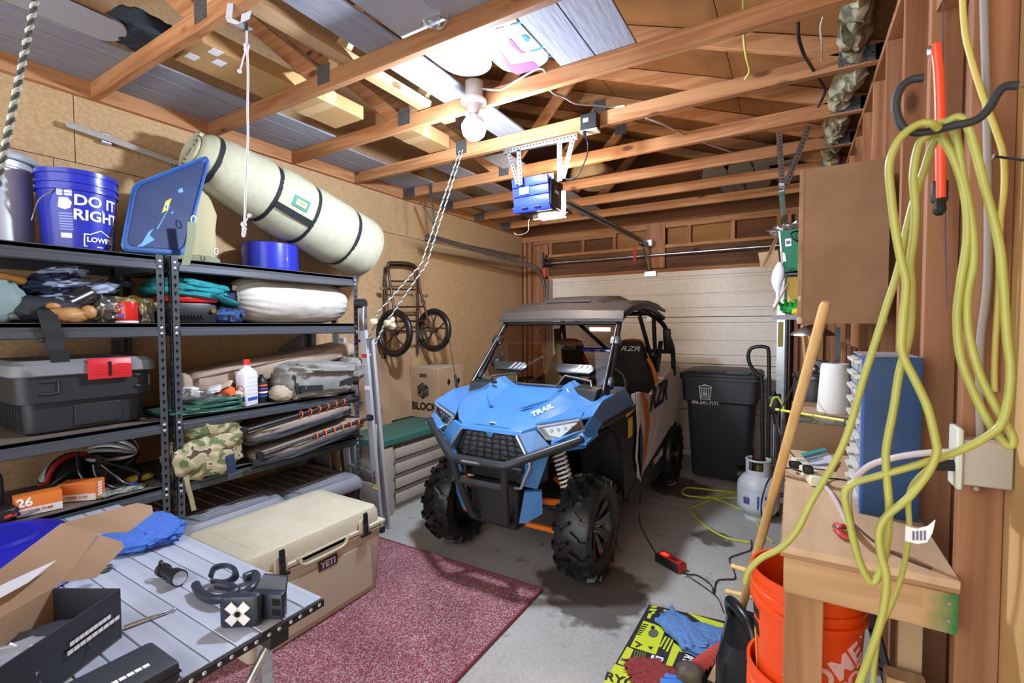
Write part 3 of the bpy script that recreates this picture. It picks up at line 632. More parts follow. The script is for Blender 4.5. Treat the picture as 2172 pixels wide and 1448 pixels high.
# --- suspension
for s in MIR:
    for a, c, r in ((V(s*.17, 2.55, .345), V(s*.46, 2.72, .26), .019), (V(s*.20, 3.0, .35), V(s*.46, 2.78, .26), .019), (V(s*.19, 2.55, .50), V(s*.44, 2.72, .465), .021), (V(s*.19, 2.95, .52), V(s*.44, 2.78, .465), .019)):
        O('suspension_arm', B().cyl(a, c, r, n=10), m_orange, veh, smooth=50)
    O('arm_bracket', B().cyl(V(s*.40, 2.66, .50), V(s*.40, 2.80, .50), .03, n=14), m_orange, veh, smooth=50)
    a = V(s*.27, 2.76, .88); c = V(s*.40, 2.73, .50); d = c-a; F = frame(d)
    sh = O('shock_absorber', B().cyl(a, c, .017, n=10).cyl(a, a+d*.25, .03, n=12), m_blackmetal, veh, smooth=50)
    O('coil_spring', B().tube([a+d*(.30+.62*i/108)+(F @ Vector((.042*math.cos(2*PI*i/12), .042*math.sin(2*PI*i/12), 0))) for i in range(109)], .008, 6), m_white, sh, smooth=60)
    O('drive_shaft', B().cyl(V(s*.2, 2.76, .42), V(s*.5, 2.76, .34), .018, n=10).cyl(V(s*.24, 2.76, .41), V(s*.31, 2.76, .39), .035, .025, n=12), m_black, veh, smooth=50)
# --- wheels
def tread(R, w, seed):
    b = B(Ry(PI/2))
    prof = [(R*.60, -w*.42), (R*.68, -w*.49), (R*.80, -w*.52), (R*.87, -w*.48), (R*.90, -w*.38), (R*.91, 0), (R*.90, w*.38), (R*.87, w*.48), (R*.80, w*.52), (R*.68, w*.49), (R*.60, w*.42)]
    b.lathe(prof, n=40)
    n = 17
    for i in range(n):
        for side in (1, -1):
            a = 2*PI*(i+(.5 if side < 0 else 0))/n
            A = Rz(a)
            def q(x, t, r): return Vector((r*math.cos(t), r*math.sin(t), x*side))
            for x0, x1, t0, t1, wd in ((w*.03, w*.27, -.11, .0, .085), (w*.25, w*.50, .03, .05, .10)):
                r0, r1 = R*.89, R*(1.0 if x0 < w*.1 else .985); dr = .03 if x0 < w*.1 else .05
                lo = [q(x0, t0, r0), q(x1, t1, r0-dr*.6), q(x1, t1+wd, r0-dr*.6), q(x0, t0+wd, r0)]
                hi = [q(x0, t0+.01, r1), q(x1, t1+.01, r1-dr*.35), q(x1, t1+wd-.01, r1-dr*.35), q(x0, t0+wd-.01, r1)]
                b.loft([lo, hi], M=A)
            b.loft([[q(w*.49, -.02, R*.80), q(w*.49, .07, R*.80), q(w*.49, .07, R*.93), q(w*.49, -.02, R*.93)], [q(w*.545, -.01, R*.82), q(w*.545, .06, R*.82), q(w*.535, .06, R*.91), q(w*.535, -.01, R*.91)]], M=A)
    return b
def rim(R, w, s):
    b = B(Ry(PI/2*s))
    b.lathe([(R*.60, -w*.40), (R*.61, w*.42), (R*.575, w*.44), (R*.555, w*.40), (R*.53, w*.1), (R*.50, -w*.1), (R*.2, -w*.12), (.001, -w*.12)], n=36)
    return b
def spokes(R, w, s):
    b = B(Ry(PI/2*s))
    b.lathe([(.001, w*.25), (R*.14, w*.25), (R*.17, w*.20), (R*.17, 0)], n=20)
    for k in range(8):
        a = 2*PI*k/8
        for e in (-.11, .11):
            b.loft([[(R*.14, -.012, w*.15), (R*.14, .012, w*.15), (R*.14, .012, w*.22), (R*.14, -.012, w*.22)],
                    [(R*.55, -.016, w*.28), (R*.55, .016, w*.28), (R*.55, .016, w*.38), (R*.55, -.016, w*.38)]], M=Rz(a+e))
    return b
proto = None
for s, wy, W_ in ((1, 2.76, .22), (-1, 2.76, .22), (1, 4.78, .25), (-1, 4.78, .25)):
    c = V(s*.51, wy, .325); R = .325
    Mw = Tr(c) @ Rx(random.uniform(0, .3)) 
    b = tread(R, W_, 0); b.warp(lambda v: Mw @ v); ty_ = O('wheel', b, m_rubber, veh, smooth=35)
    b = rim(R, W_, s); b.warp(lambda v: Mw @ v); O('rim', b, m_blackmetal, ty_, smooth=40)
    b = spokes(R, W_, s); b.warp(lambda v: Mw @ v); O('spokes', b, mat('gloss_black_alloy', '1B1C1E', .2, .3, coat=.5), ty_, smooth=30)
    b = B(); 
    for k in range(5):
        a = 2*PI*k/5; b.cyl(c+Vector((s*W_*.20, .09*R*math.cos(a)*1, .09*R*math.sin(a))), c+Vector((s*W_*.29, .09*R*math.cos(a), .09*R*math.sin(a))), .007, n=6)
    O('wheel_nuts', b, m_chrome, ty_)
    O('brake_hub', B().cyl(c-Vector((s*.10, 0, 0)), c-Vector((s*.02, 0, 0)), .11, .12, n=18), m_blackmetal, veh, smooth=40)
# ================================================================ DOOR OPENER, TRACKS, SPRING ROD
op = T('garage_door_opener', (-1.6, 3.0, 2.41), 'blue and black garage door opener with glowing lamp hanging from the trusses', 'opener')
m_oblue = mat('opener_blue', '2C3AB0', .35, col2='3244C2')
m_lampw = mat('opener_lamp_lens', 'FFE2B8', .3, emit=('FFE6C8', 120))
x0, x1, ya, yb_, z0, z1 = -1.765, -1.475, 2.93, 3.20, 2.42, 2.63
O('housing', B().prism([(x0, ya+.05, z0), (x0, ya+.05, z1), (x0, yb_, z1+.01), (x0, yb_+.02, z0-.01)], (x1-x0, 0, 0), bev=.012), m_black, op, smooth=40)
for i in range(3):
    zz = z0+.035+i*.065
    O('front_panel', B().prism([(x0, ya+.04-.012*i, zz), (x1, ya+.04-.012*i, zz), (x1, ya+.028-.012*i, zz+.06), (x0, ya+.028-.012*i, zz+.06)], (0, .03, 0), bev=.004), m_oblue, op, smooth=30)
O('front_lip', B().prism([(x0-.005, ya+.02, z0+.03), (x1+.005, ya+.02, z0+.03), (x1+.005, ya+.05, z0-.008), (x0-.005, ya+.05, z0-.008)], (0, .03, 0), bev=.004), m_oblue, op, smooth=30)
for k in (.25, .6): bx('lip_slot', (x0+(x1-x0)*k, ya+.018, z0+.012), (x0+(x1-x0)*k+.05, ya+.034, z0+.02), m_black, op)
O('paper_label', B().box(((x0+x1)/2-.045, ya+.014, z0+.135), (.075, .004, .05)), m_wprint, op)
bx('lamp_lens', (x0+.02, yb_+.012, z0-.01), (x1-.012, yb_+.045, z1-.03), m_lampw, op, bev=.012, seg=2)
bx('lamp_lens', (x0+.10, yb_-.035, z0-.024), (x1+.01, yb_+.03, z0-.014), m_lampw, op, bev=.004)
O('lamp_lens', B().box((x1+.004, yb_+.012, z0+.085), (.012, .03, .17), bev=.007), m_lampw, op, smooth=50)
bx('side_cover', (x1, ya+.05, z0+.01), (x1+.008, yb_-.05, z1-.01), m_black, op, bev=.003)
O('badge', B().box((x1+.009, ya+.14, z0+.125), (.003, .06, .02)), m_wprint, op); O('badge', B().box((x1+.009, ya+.12, z0+.155), (.003, .03, .012)), mat('red_print', 'B02A2A', .5), op)
hole = m_print
def perf(name, p0, p1, w, parent, up=(0, 1, 0), n=None):
    """slotted angle iron with real punched marks on its face"""
    p0 = Vector(p0); p1 = Vector(p1); d = p1-p0; L = d.length; A = axes(d, Vector(up).cross(d), p0)
    o = O(name, B(A).box((L/2, 0, 0), (L, w, .003)).box((L/2, w/2-.0015, .012), (L, .003, .024)), m_steel, parent)
    n = n or int(L/.025); b = B(A)
    for i in range(n): b.cyl((L*(i+.5)/n, -.004, -.0022), (L*(i+.5)/n, -.004, .0022), .0055, n=8)
    O('punched_holes', b, hole, o, kind='stuff'); return o
yt = ty[3]-.022
q = lambda px, py, y=yt: P(px, py, y=y)
perf('bracket_angle', q(1068, 322), q(1224, 288), .034, op)
perf('bracket_angle', q(1100, 318), q(1104, 392), .034, op)
perf('bracket_angle', q(1078, 322), q(1098, 390), .030, op)
perf('bracket_angle', q(1187, 302), q(1187, 384), .036, op)
perf('bracket_angle', q(1216, 292), q(1194, 378), .034, op)
bx('mount_ear', (x1-.05, ya+.06, z1-.01), (x1+.02, ya+.12, z1+.03), m_steel, op)
bx('mount_ear', (x0, ya+.06, z1-.01), (x0+.02, ya+.12, z1+.03), m_steel, op)
rail = O('rail', B().prism([(-1.605, yb_, 2.56), (-1.57, yb_, 2.56), (-1.57, yb_, 2.60), (-1.605, yb_, 2.60)], (.02, 2.62, .02)), m_dsteel, op)
O('chain', B().tube([(-1.56, yb_, 2.585), (-1.545, 5.8, 2.60)], .005, 6), m_steel, op)
bx('header_bracket', (-1.59, 5.80, 2.56), (-1.50, 5.965, 2.63), m_steel, op)
O('trolley', B().box((-1.565, 5.62, 2.56), (.05, .16, .04), bev=.005), m_blackmetal, op)
O('door_arm', B().tube([(-1.565, 5.66, 2.55), (-1.555, 5.88, 2.27)], .014, 6), m_steel, op)
bx('door_arm_bracket', (-1.62, 5.93, 2.20), (-1.48, 5.975, 2.26), m_steel, op)
O('release_cord', B().tube([(-1.63, 5.55, 2.55), (-1.632, 5.55, 2.30)], .004, 6), mat('red_cord', 'A5231C', .6), op)
O('release_handle', B().box((-1.632, 5.55, 2.42), (.03, .012, .13), bev=.005).box((-1.632, 5.55, 2.27), (.03, .012, .03), bev=.004), mat('red_cord', 'A5231C', .6), op) if False else O('release_handle', B().box((-1.632, 5.55, 2.42), (.034, .012, .15), bev=.005), mat('red_cord', 'A5231C', .6), op)
# power cord and socket
sb = T('ceiling_socket', (-1.2, ty[3], 2.9), 'black electrical box with pale socket plate screwed to a truss', 'socket')
c = q(1252, 262, ty[3]-.05)
bx('box', (c.x-.055, ty[3]-.085, c.z-.045), (c.x+.055, ty[3]-.021, c.z+.055), m_black, sb, bev=.005)
bx('face_plate', (c.x-.06, ty[3]-.09, c.z-.06), (c.x+.06, ty[3]-.018, c.z-.047), mat('ivory_plastic', 'D8D0B4', .5), sb, bev=.003)
bx('box_sticker', (c.x-.035, ty[3]-.087, c.z+.0), (c.x+.0, ty[3]-.0855, c.z+.025), m_wprint, sb)
pc = O('opener_power_cord', B().tube(smooth([c+Vector((-.02, -.05, -.06)), q(1246, 300), q(1246, 325), q(1236, 352), q(1222, 375), q(1206, 380), q(1190, 376, 2.98)], 8), .005, 8).cyl(c+Vector((-.02, -.05, -.06)), c+Vector((-.02, -.05, -.09)), .012, n=10), m_blackmetal, op, smooth=60)
# tracks
tk = T('door_track', (-3.0, 4.6, 0), 'steel roller track curving up by the left wall beside the garage door', 'track')
a = P(928, 487, x=-3.06)
path = [(-3.05, 5.955, .05), (-3.05, 5.955, 2.05)]+[(-3.05, 5.955-.38*(1-math.cos(t)), 2.05+.34*math.sin(t)) for t in [PI/2*i/10 for i in range(1, 11)]]+[(-3.05, 3.45, 2.45)]
def track(path, sx):
    b = B(); rings = []
    for i, p in enumerate(path):
        p = Vector(p); t = (Vector(path[min(i+1, len(path)-1)])-Vector(path[max(i-1, 0)])).normalized(); n = Vector((1, 0, 0)).cross(t).normalized()
        prof = [(0, -.025), (0, .025), (sx*.03, .03), (sx*.032, .02), (sx*.004, .018), (sx*.004, -.018), (sx*.032, -.02), (sx*.03, -.03)]
        rings.append([p+Vector((u, 0, 0))+n*v for u, v in prof])
    return b.loft(rings)
O('rail', track(path, 1), m_steel, tk, smooth=30)
perf('angle_iron', (-3.09, 3.5, 2.44), (-3.09, 5.5, 2.49), .04, tk, up=(1, 0, 0), n=20)
perf('hanger', P(905, 330, y=3.5), P(925, 500, y=3.5), .034, tk)
perf('hanger', P(890, 425, y=3.5), P(922, 480, y=3.5), .03, tk)
bx('orange_tag', (-3.07, 5.93, 2.27), (-3.01, 5.945, 2.40), mat('orange_tag', 'E2502A', .6), tk)
bx('flag_bracket', (-3.09, 5.93, 2.3), (-3.06, 5.985, 2.62), m_steel, tk)
tk2 = T('door_track', (-.08, 5.4, 0), 'steel roller track standing at the right jamb behind the garbage bin', 'track')
O('rail', track([(-.065, 5.955, .05), (-.065, 5.955, 2.05)]+[(-.065, 5.955-.38*(1-math.cos(t)), 2.05+.34*math.sin(t)) for t in [PI/2*i/10 for i in range(1, 11)]]+[(-.065, 3.4, 2.45)], -1), m_steel, tk2, smooth=30)
O('track_rail_edge', B().tube([(-.04, 5.93, .1), (-.04, 5.93, 2.1)], .016, 8), m_dsteel, tk2, smooth=50)
h = P(1660, 395, y=3.4)
perf('hanger', P(1652, 280, y=3.52), P(1660, 400, y=3.42), .034, tk2)
perf('hanger', P(1716, 268, y=3.52), P(1666, 395, y=3.42), .034, tk2)
rd = T('torsion_rod', (-1.6, 5.9, 2.45), 'long grey steel torsion rod above the garage door', 'rod')
O('rod', B().cyl((-3.0, 5.90, 2.455), (-.10, 5.90, 2.455), .016, n=12), m_steel, rd, smooth=50)
O('rod_sleeve', B().cyl((-2.38, 5.90, 2.455), (-2.17, 5.90, 2.455), .02, n=12), m_alu, rd, smooth=50)
O('rod_end', B().cyl((-2.99, 5.90, 2.455), (-2.90, 5.90, 2.455), .03, n=12), m_dsteel, rd, smooth=50)
bx('end_bearing', (-3.01, 5.86, 2.41), (-2.995, 5.985, 2.53), m_dsteel, rd)
# ================================================================ STEEL SHELVING
SX, WX = -2.80, -3.385
m_shelf = mat('grey_enamel_steel', '4C5056', .35, .3, bump=.02)
m_board = mat('shelf_hardboard', '6B5E50', .75, col2='5C5045', scale=20)
SZ = [1.955, 1.612, 1.108, .768]
m_hole = mat('keyhole_black', '08080A', .9)
m_rivet = mat('rivet_grey', 'C9CBCE', .3, .6)
def shelving(y0, y1, label):
    t = T('shelving_unit', ((SX+WX)/2, (y0+y1)/2, 0), label, 'shelf', 'shelving units by the left wall')
    for x, sx in ((SX, -1), (WX, 1)):
        for y, sy in ((y0, 1), (y1, -1)):
            top = SZ[0]+.012
            p = O('post', B().b2((x, y, 0), (x+sx*.003, y+sy*.036, top)).b2((x, y, 0), (x+sx*.036, y+sy*.003, top)), m_shelf, t)
            b = B(); n = 44
            for k in range(n):
                z = .04+k*(top-.06)/n
                b.cyl((x-.001*sx*-1, y+sy*.019, z), (x+sx*-.0008, y+sy*.019, z), .0072, n=8).b2((x+.0008, y+sy*.019-.003, z-.014), (x-.0008, y+sy*.019+.003, z))
                b.b2((x+sx*.019-.003, y-.0008, z-.014), (x+sx*.019+.003, y+.0008, z)).cyl((x+sx*.019, y-.0008, z), (x+sx*.019, y+.0008, z), .0072, n=8)
            O('keyholes', b, m_hole, p, kind='stuff')
            b = B()
            for z in SZ:
                for dz in (-.02, -.05):
                    b.sph((x+.001 if sx < 0 else x-.001, y+sy*.019, z+dz), (.004, .008, .008), 5)
            O('rivets', b, m_rivet, p, kind='stuff')
    for z in SZ:
        bx('shelf_board', (WX+.004, y0+.004, z-.016), (SX-.004, y1-.004, z), m_board, t)
        for x, s in ((SX, -1), (WX, 1)):
            O('shelf_beam', B().loft([[(x+s*.004, y, z+.004), (x+s*.004, y, z-.03), (x+s*-.004, y, z-.034), (x+s*-.006, y, z-.062), (x+s*.006, y, z-.068), (x+s*.03, y, z-.066), (x+s*.03, y, z-.018), (x+s*.02, y, z-.017), (x+s*.012, y, z+.002)] for y in (y0+.037, y1-.037)]), m_shelf, t, smooth=25)
        for y, s in ((y0, 1), (y1, -1)):
            bx('side_beam', (WX+.036, y+s*.003, z-.066), (SX-.036, y+s*.02, z+.004), m_shelf, t)
    return t
shelving(-.06, 1.165, 'left dark grey steel shelving unit holding the black tote and helmets')
shelving(1.195, 2.42, 'right dark grey steel shelving unit next to the aluminium ladder')
# ================================================================ ON THE LEFT SHELVES
Z1, Z2, Z3, Z4 = [z+.0045 for z in SZ]
m_loweblue = mat('blue_pail_plastic', '1F2B9E', .3, coat=.2, col2='2331AA', scale=6)
m_canvas = mat('khaki_canvas', 'B5AC88', .85, bump=.1, scale=40)
m_black_web = mat('black_webbing', '1E1F22', .8, bump=.2, scale=200)
def bucket(name, c, r, h, m, label, group=None, z0=0, handle=True, extra=True):
    """pail with rim bands, open inside"""
    c = Vector(c); t = T(name, c, label, 'bucket', group)
    k = .86
    b = B(Tr(c)).lathe([(.001, .004), (r*k*.97, .004), (r*k, .0), (r*(k+.10), h*.74), (r*1.02, h*.745), (r*1.02, h*.775), (r*.97, h*.78), (r*.975, h*.83), (r*1.015, h*.835), (r*1.015, h*.86), (r*.98, h*.865), (r*.985, h*.94), (r*1.02, h*.945), (r*1.02, h), (r*.96, h), (r*.95, h*.9), (r*k*.95, .012), (.001, .012)], n=48)
    O('body', b, m, t, smooth=30); return t
# galvanised can
c = Vector((-3.19, .635, Z1)); t = T('metal_can', c, 'tall shiny galvanised steel can with lid on the top left shelf', 'can')
O('body', B(Tr(c)).lathe([(.001, 0), (.145, 0), (.147, .012), (.142, .02), (.142, .355), (.147, .36), (.147, .366), (.142, .372), (.142, .40), (.001, .40)], n=48), mat('shiny_galvanised', 'BCC0C4', .42, .3, col2='969BA2', scale=4, stretch=(1, 1, .2), rvar=.1), t, smooth=30)
O('lid', B(Tr(c)).lathe([(.148, .40), (.163, .402), (.168, .418), (.163, .43), (.14, .445), (.06, .455), (.001, .456)], n=48), mat('shiny_galvanised', 'B9BEC4'), t, smooth=30)
# blue pail
c = Vector((-3.03, .90, Z1)); t = bucket('pail', c, .152, .375, m_loweblue, 'blue plastic pail with white lettering beside the metal can')
def RZ(z): return .1312+.0545*z+.0012
def onpail(cc, ang, z): return Tr(cc+Vector((0, 0, z))) @ Rz(ang) @ Matrix(((0, 0, 1, 0), (1, 0, 0, 0), (0, 1, 0, 0), (0, 0, 0, 1)))
an = math.atan2(-c.y, -c.x)   # towards the middle of the floor in front
A0 = an
lettering('DO IT', .068, onpail(c, A0+.52, .232), m_wprint, t, fn=wrap(RZ(.232), .055), bold=.025, sub=1)
lettering('RIGHT', .068, onpail(c, A0+.56, .165), m_wprint, t, fn=wrap(RZ(.165), .055), bold=.025, sub=1)
lettering("LOWE'S", .032, onpail(c, A0+.60, .055), m_wprint, t, fn=wrap(RZ(.055), .055), bold=.03, sub=1)
def curved(poly, M, R, k=.055, th=.0008, name='print', m=None, par=None):
    b = B().prism([(x, y, 0) for x, y in poly], (0, 0, th)); 
    bmesh.ops.triangulate(b.bm, faces=b.bm.faces[:])
    f = wrap(R, k); b.warp(lambda v: M @ f(v)); return O(name, b, m, par)
M1 = onpail(c, A0+.60, .055)
for pts in ([(-.066, -.03), (-.066, .022), (-.061, .022), (-.061, -.03)], [(.061, -.03), (.061, .022), (.066, .022), (.066, -.03)], [(-.066, -.034), (-.066, -.029), (0, -.029), (0, -.034)], [(0, -.034), (0, -.029), (.066, -.029), (.066, -.034)],
            [(-.066, .022), (-.04, .022), (-.04, .027), (-.066, .027)], [(.04, .022), (.066, .022), (.066, .027), (.04, .027)], [(-.04, .024), (0, .046), (0, .051), (-.04, .029)], [(0, .046), (.04, .024), (.04, .029), (0, .051)]):
    curved(pts, M1, RZ(.055), m=m_wprint, par=t, name='house_outline')
M2 = onpail(c, A0-.33, .19)
for k in range(3): curved([(-.028, .06+k*.013), (.028, .06+k*.013), (.028, .070+k*.013), (-.028, .070+k*.013)], M2, RZ(.19), m=m_wprint, par=t, name='warning_label')
curved([(-.026, .005), (-.02, .05), (.012, .05), (.026, .03), (.02, .005), (0, -.005)], M2, RZ(.19), m=m_wprint, par=t, name='warning_label')
for k in range(7): curved([(-.024, -.02-k*.012), (.026, -.02-k*.012), (.026, -.026-k*.012), (-.024, -.026-k*.012)], M2, RZ(.19), m=mat('faint_print', '8E9AD6', .5), par=t, name='warning_text')
curved([(-.02, -.135), (.02, -.135), (.02, -.112), (-.02, -.112)], M2, RZ(.19), m=m_wprint, par=t, name='barcode')
O('handle', B().tube(smooth([c+Vector((.147*math.cos(A0-.55), .147*math.sin(A0-.55), .275)), c+Vector((.168*math.cos(A0-.9), .168*math.sin(A0-.9), .22)), c+Vector((.172*math.cos(A0-1.2), .172*math.sin(A0-1.2), .13))], 6), .003, 6), m_steel, t, smooth=60)
# blue tote lid leaning
p0 = P(258, 532, x=-2.86); p1 = P(402, 538, x=-2.86); p3 = P(290, 395, x=-2.93)
p0 = Vector((-2.845, .985, Z1+.012)); ex = Vector((.02, 1, .05)).normalized(); A = axes((p1-p0).normalized()*1 if False else Vector((.0, .33, .03)), P(288, 396, x=-2.96)-p0, p0)
t = T('tub_cover', p0+Vector((0, .15, 0)), 'scuffed dark blue plastic tote lid leaning against the lettered pail', 'lid')
TL = P(285, 392, x=-2.94); BL = P(258, 530, x=-2.855); BR = P(390, 540, x=-2.855); TR = P(436, 338, x=-2.99)
n0 = (BR-BL).cross(TL-BL); dr_ = P(444, 330, d=1)-CAMP; TR = CAMP+dr_*((BL-CAMP).dot(n0)/dr_.dot(n0))
cx = [BL, BR, TR, TL]; cen = sum(cx, Vector())/4; nrm = (BR-BL).cross(TL-BL).normalized()
if nrm.dot(CAMP-cen) < 0: nrm = -nrm
def rounded(c4, r, n=5):
    out = []
    for i in range(4):
        p = c4[i]; a = (c4[i-1]-p).normalized(); b_ = (c4[(i+1) % 4]-p).normalized()
        for k in range(n+1):
            t_ = k/n; out.append(p+a*r*(1-t_)**2+b_*r*t_**2)
    return out
def inset(c4, f): return [cen+(p-cen)*f for p in c4]
O('lid_body', B().loft([[q for q in rounded(cx, .035)], [q+nrm*.012 for q in rounded(cx, .035)], [q+nrm*.012 for q in rounded(inset(cx, .93), .045)], [q+nrm*.002 for q in rounded(inset(cx, .90), .045)]], cap0=False).loft([rounded(cx, .035), [q-nrm*.02 for q in rounded(inset(cx, .99), .05)]], cap0=False),
  mat('dark_blue_lid', '1B4A8C', .5, col2='173C78', scale=5), t, smooth=40)
O('lid_panel', B().prism(rounded(inset(cx, .90), .045), nrm*.004), mat('scuffed_navy_panel', '1C2C54', .6, col2='22345E', scale=7), t)
O('lid_rim', B().tube(rounded(cx, .035), .008, 6, closed=True), mat('mid_blue_plastic', '3D78C8', .35), t, smooth=60)
def on4(u, v): return (cx[0]*(1-u)+cx[1]*u)*(1-v)+(cx[3]*(1-u)+cx[2]*u)*v+nrm*.0045
for k, pts in enumerate(([(.27, .10), (.33, .24), (.40, .28), (.36, .20), (.45, .14), (.30, .06), (.20, .05)], [(.44, .27), (.56, .52), (.57, .52), (.46, .26)], [(.62, .70), (.68, .72), (.72, .66), (.66, .66)], [(.60, .44), (.63, .46), (.64, .42)])):
    O('paint_scuff', B().prism([on4(u, v) for u, v in pts], nrm*.0008), mat('pale_blue_scuff', '5E97D2', .6), t)
O('yellow_sticker', B().prism([on4(u, v) for u, v in ((.46, .46), (.54, .48), (.56, .62), (.48, .60))], nrm*.001), m_yel, t)
O('sticker_mark', B().prism([on4(u, v) for u, v in ((.48, .50), (.53, .51), (.535, .56), (.49, .55))], nrm*.0016), mat('white_sticker', 'E8DADF', .5), t)
O('sticker_figure', B().prism([on4(u, v) for u, v in ((.495, .505), (.515, .51), (.515, .55), (.50, .545))], nrm*.002), m_print, t)
# khaki bag behind lid
c = Vector((-3.19, 1.42, Z1)); t = T('canvas_bag', c, 'khaki canvas bag standing behind the blue tote lid', 'bag')
O('body', B().blob(c+Vector((0, .02, .235)), (.26, .30, .47), .55, .05, 3, 4, 28, fold=.03), m_canvas, t, smooth=60)
O('base_band', B().blob(c+Vector((0, .02, .035)), (.275, .32, .07), .4, .01, 3, 4, 24), mat('green_webbing', '7E8667', .8), t, smooth=60)
O('strap', B().grid(lambda u, v: P(398+18*u+ (v*v*-14), 470+v*96-v*v*3, x=-2.80+.01*math.sin(v*3)), 1, 10, .004), mat('green_webbing', '8E9878', .8), t)
O('buckle', B().tube([P(410+5*math.cos(a), 466+9*math.sin(a), x=-2.83) for a in [2*PI*i/12 for i in range(12)]], .003, 5, closed=True), m_steel, t)
O('side_buckle', B().tube([P(458+4*math.cos(a), 533+7*math.sin(a), x=-2.98) for a in [2*PI*i/12 for i in range(12)]], .003, 5, closed=True), m_steel, t)
# second blue pail, lying under the mat
t = T('pail', (-3.2, 1.985, Z1), 'plain blue pail upside down under the rolled mat', 'bucket')
O('body', B(Tr(-3.19, 1.985, Z1)).lathe([(.190, 0), (.190, .03), (.184, .035), (.178, .205), (.17, .21), (.001, .21)], n=40), mat('blue_pail_plastic', '1F2B9E'), t, smooth=30)
O('rim', B(Tr(-3.19, 1.985, Z1)).lathe([(.190, .002), (.1945, .004), (.1945, .016), (.190, .018)], n=40), mat('blue_pail_plastic', '1F2B9E'), t, smooth=30)
# rolled mat
a = P(408, 322, x=-3.12); e = P(772, 530, x=-3.09)
d = (e-a); L = d.length; F = Tr(a) @ frame(d, (1, 0, 0))
t = T('rolled_mat', (a+e)/2-Vector((0, 0, .2)), 'thick rolled sage green sleeping mat strapped up and leaning on the top shelf', 'mat')
m_mat = mat('sage_mat_fabric', 'A9A88E', .75, bump=.06, scale=30, col2='B2B199')
straps = [.07, .34, .55, .82]
def mr(v):
    r = .165+.058*min(1, v*2.2)+.03*v
    for q in straps: r -= .018*math.exp(-((v-q)/.022)**2)
    if v < .06: r *= .72+4.6*v
    return r*(1.0 if v < .96 else 1-(v-.96)*1.6)
def msurf(a_, v):
    r = mr(v)*(1+.02*noise.noise(Vector((math.cos(a_)*2, math.sin(a_)*2, v*9)))); return F @ Vector((r*math.cos(a_), r*math.sin(a_)*.97, L*v))
O('mat', B().loft([[msurf(2*PI*k/40, i/60) for k in range(40)] for i in range(61)]), m_mat, t, smooth=60)
for q in (0.0, 1.0):
    O('roll_end', B().tube([F @ Vector(((.03+.15*(k/60)*(1 if q else .6))*math.cos(k*.33), (.03+.15*(k/60)*(1 if q else .6))*math.sin(k*.33), L*q+(.008 if q else -.008))) for k in range(60)], .012, 6), m_mat, t, smooth=60)
O('inner_flap', B().blob(F @ Vector((0, 0, L*1.0)), (.2, .2, .2), .8, .05, 3, 2, 20), m_mat, t, smooth=60)
for q in straps:
    O('strap', B().loft([[F @ (Vector((math.cos(2*PI*k/32)*rr, math.sin(2*PI*k/32)*rr*.97, L*q+dz))) for k in range(33)] for rr, dz in ((mr(q)-.002, -.014), (mr(q)+.006, -.014), (mr(q)+.006, .014), (mr(q)-.002, .014))], False, False, closed=False), m_black_web, t, smooth=50)
def facing(v): # angle on the roll that looks to the camera
    p = F @ Vector((0, 0, L*v)); w = F.inverted().to_3x3() @ (CAMP-p); return math.atan2(w.y, w.x)
fa_ = facing(.45)
def strip(name, a0, v0, a1, v1, w, m, off=.004):
    b = B(); n = 8; rows = []
    for i in range(n+1):
        s_ = i/n; aa = a0+(a1-a0)*s_; v = v0+(v1-v0)*s_
        rows.append([F @ Vector(((mr(v)+o)*math.cos(aa+da), (mr(v)+o)*math.sin(aa+da)*.97, L*v)) for o, da in ((off, -w), (off+.004, -w), (off+.004, w), (off, w))])
    return O(name, b.loft(rows), m, t, smooth=40)
# find the sign that turns the carry handle downwards on the near face
dn = 1 if (F @ Vector((math.cos(fa_+.3), math.sin(fa_+.3), L*.6))).z < (F @ Vector((math.cos(fa_-.3), math.sin(fa_-.3), L*.6))).z else -1
strip('carry_handle', fa_+dn*.10, .345, fa_+dn*.10, .55, .10, m_black_web, .006)
strip('mat_label', fa_-dn*.28, .405, fa_-dn*.28, .49, .16, mat('teal_label', '2F7C66', .6), .001)
strip('mat_label_oval', fa_-dn*.27, .42, fa_-dn*.27, .475, .085, mat('cream_label', 'E4DFC4', .6), .0055)
strip('mat_label_script', fa_-dn*.29, .425, fa_-dn*.29, .47, .022, mat('gold_label', 'C79B31', .6), .0105)
# white bracket bar on wall
p, q = P(142, 262, x=XL+.05), P(395, 352, x=XL+.05)
t = T('wall_bar', (p+q)/2, 'white aluminium bar fixed along the wall above the blue pail', 'bar')
O('bar', B().cyl(p, q, .017, n=4), mat('white_aluminium', 'C9C5C1', .4, .3), t)
for v in (.3, .93): O('clip', B().box(p.lerp(q, v)-Vector((.03, 0, 0)), (.04, .05, .06), bev=.004), m_steel, t)
# ---------------------------------------------------------------- second shelf, left
def blobthing(name, c, d, m, label, cat, seed=1, e=.6, amp=.08, fold=.03, rot=0, group=None, fr=3, n=28, parts=()):
    t = O(name, B(Tr(c) @ Rz(rot)).blob((0, 0, d[2]/2*.98), d, e, amp, fr, seed, n, fold=fold), m, smooth=60, label=label, cat=cat, group=group); return t
m_navy = mat('navy_cloth', '24314F', .85, bump=.1, scale=60)
m_bluegrey = mat('blue_grey_cloth', 'A3B1C8', .85, bump=.1, scale=40, col2='8C9CB8')
p, q = P(-30, 583, x=-3.0), P(56, 597, x=-2.98)
O('wooden_stick', B().tube([p, p.lerp(q, .4), p.lerp(q, .9), q], .02, 12, rs=[.023, .024, .021, .013]), mat('varnished_handle', 'D5A25B', .4, col2='C8934C', scale=6), smooth=50, label='varnished wooden tool handle lying on the pile on the second shelf', cat='handle')
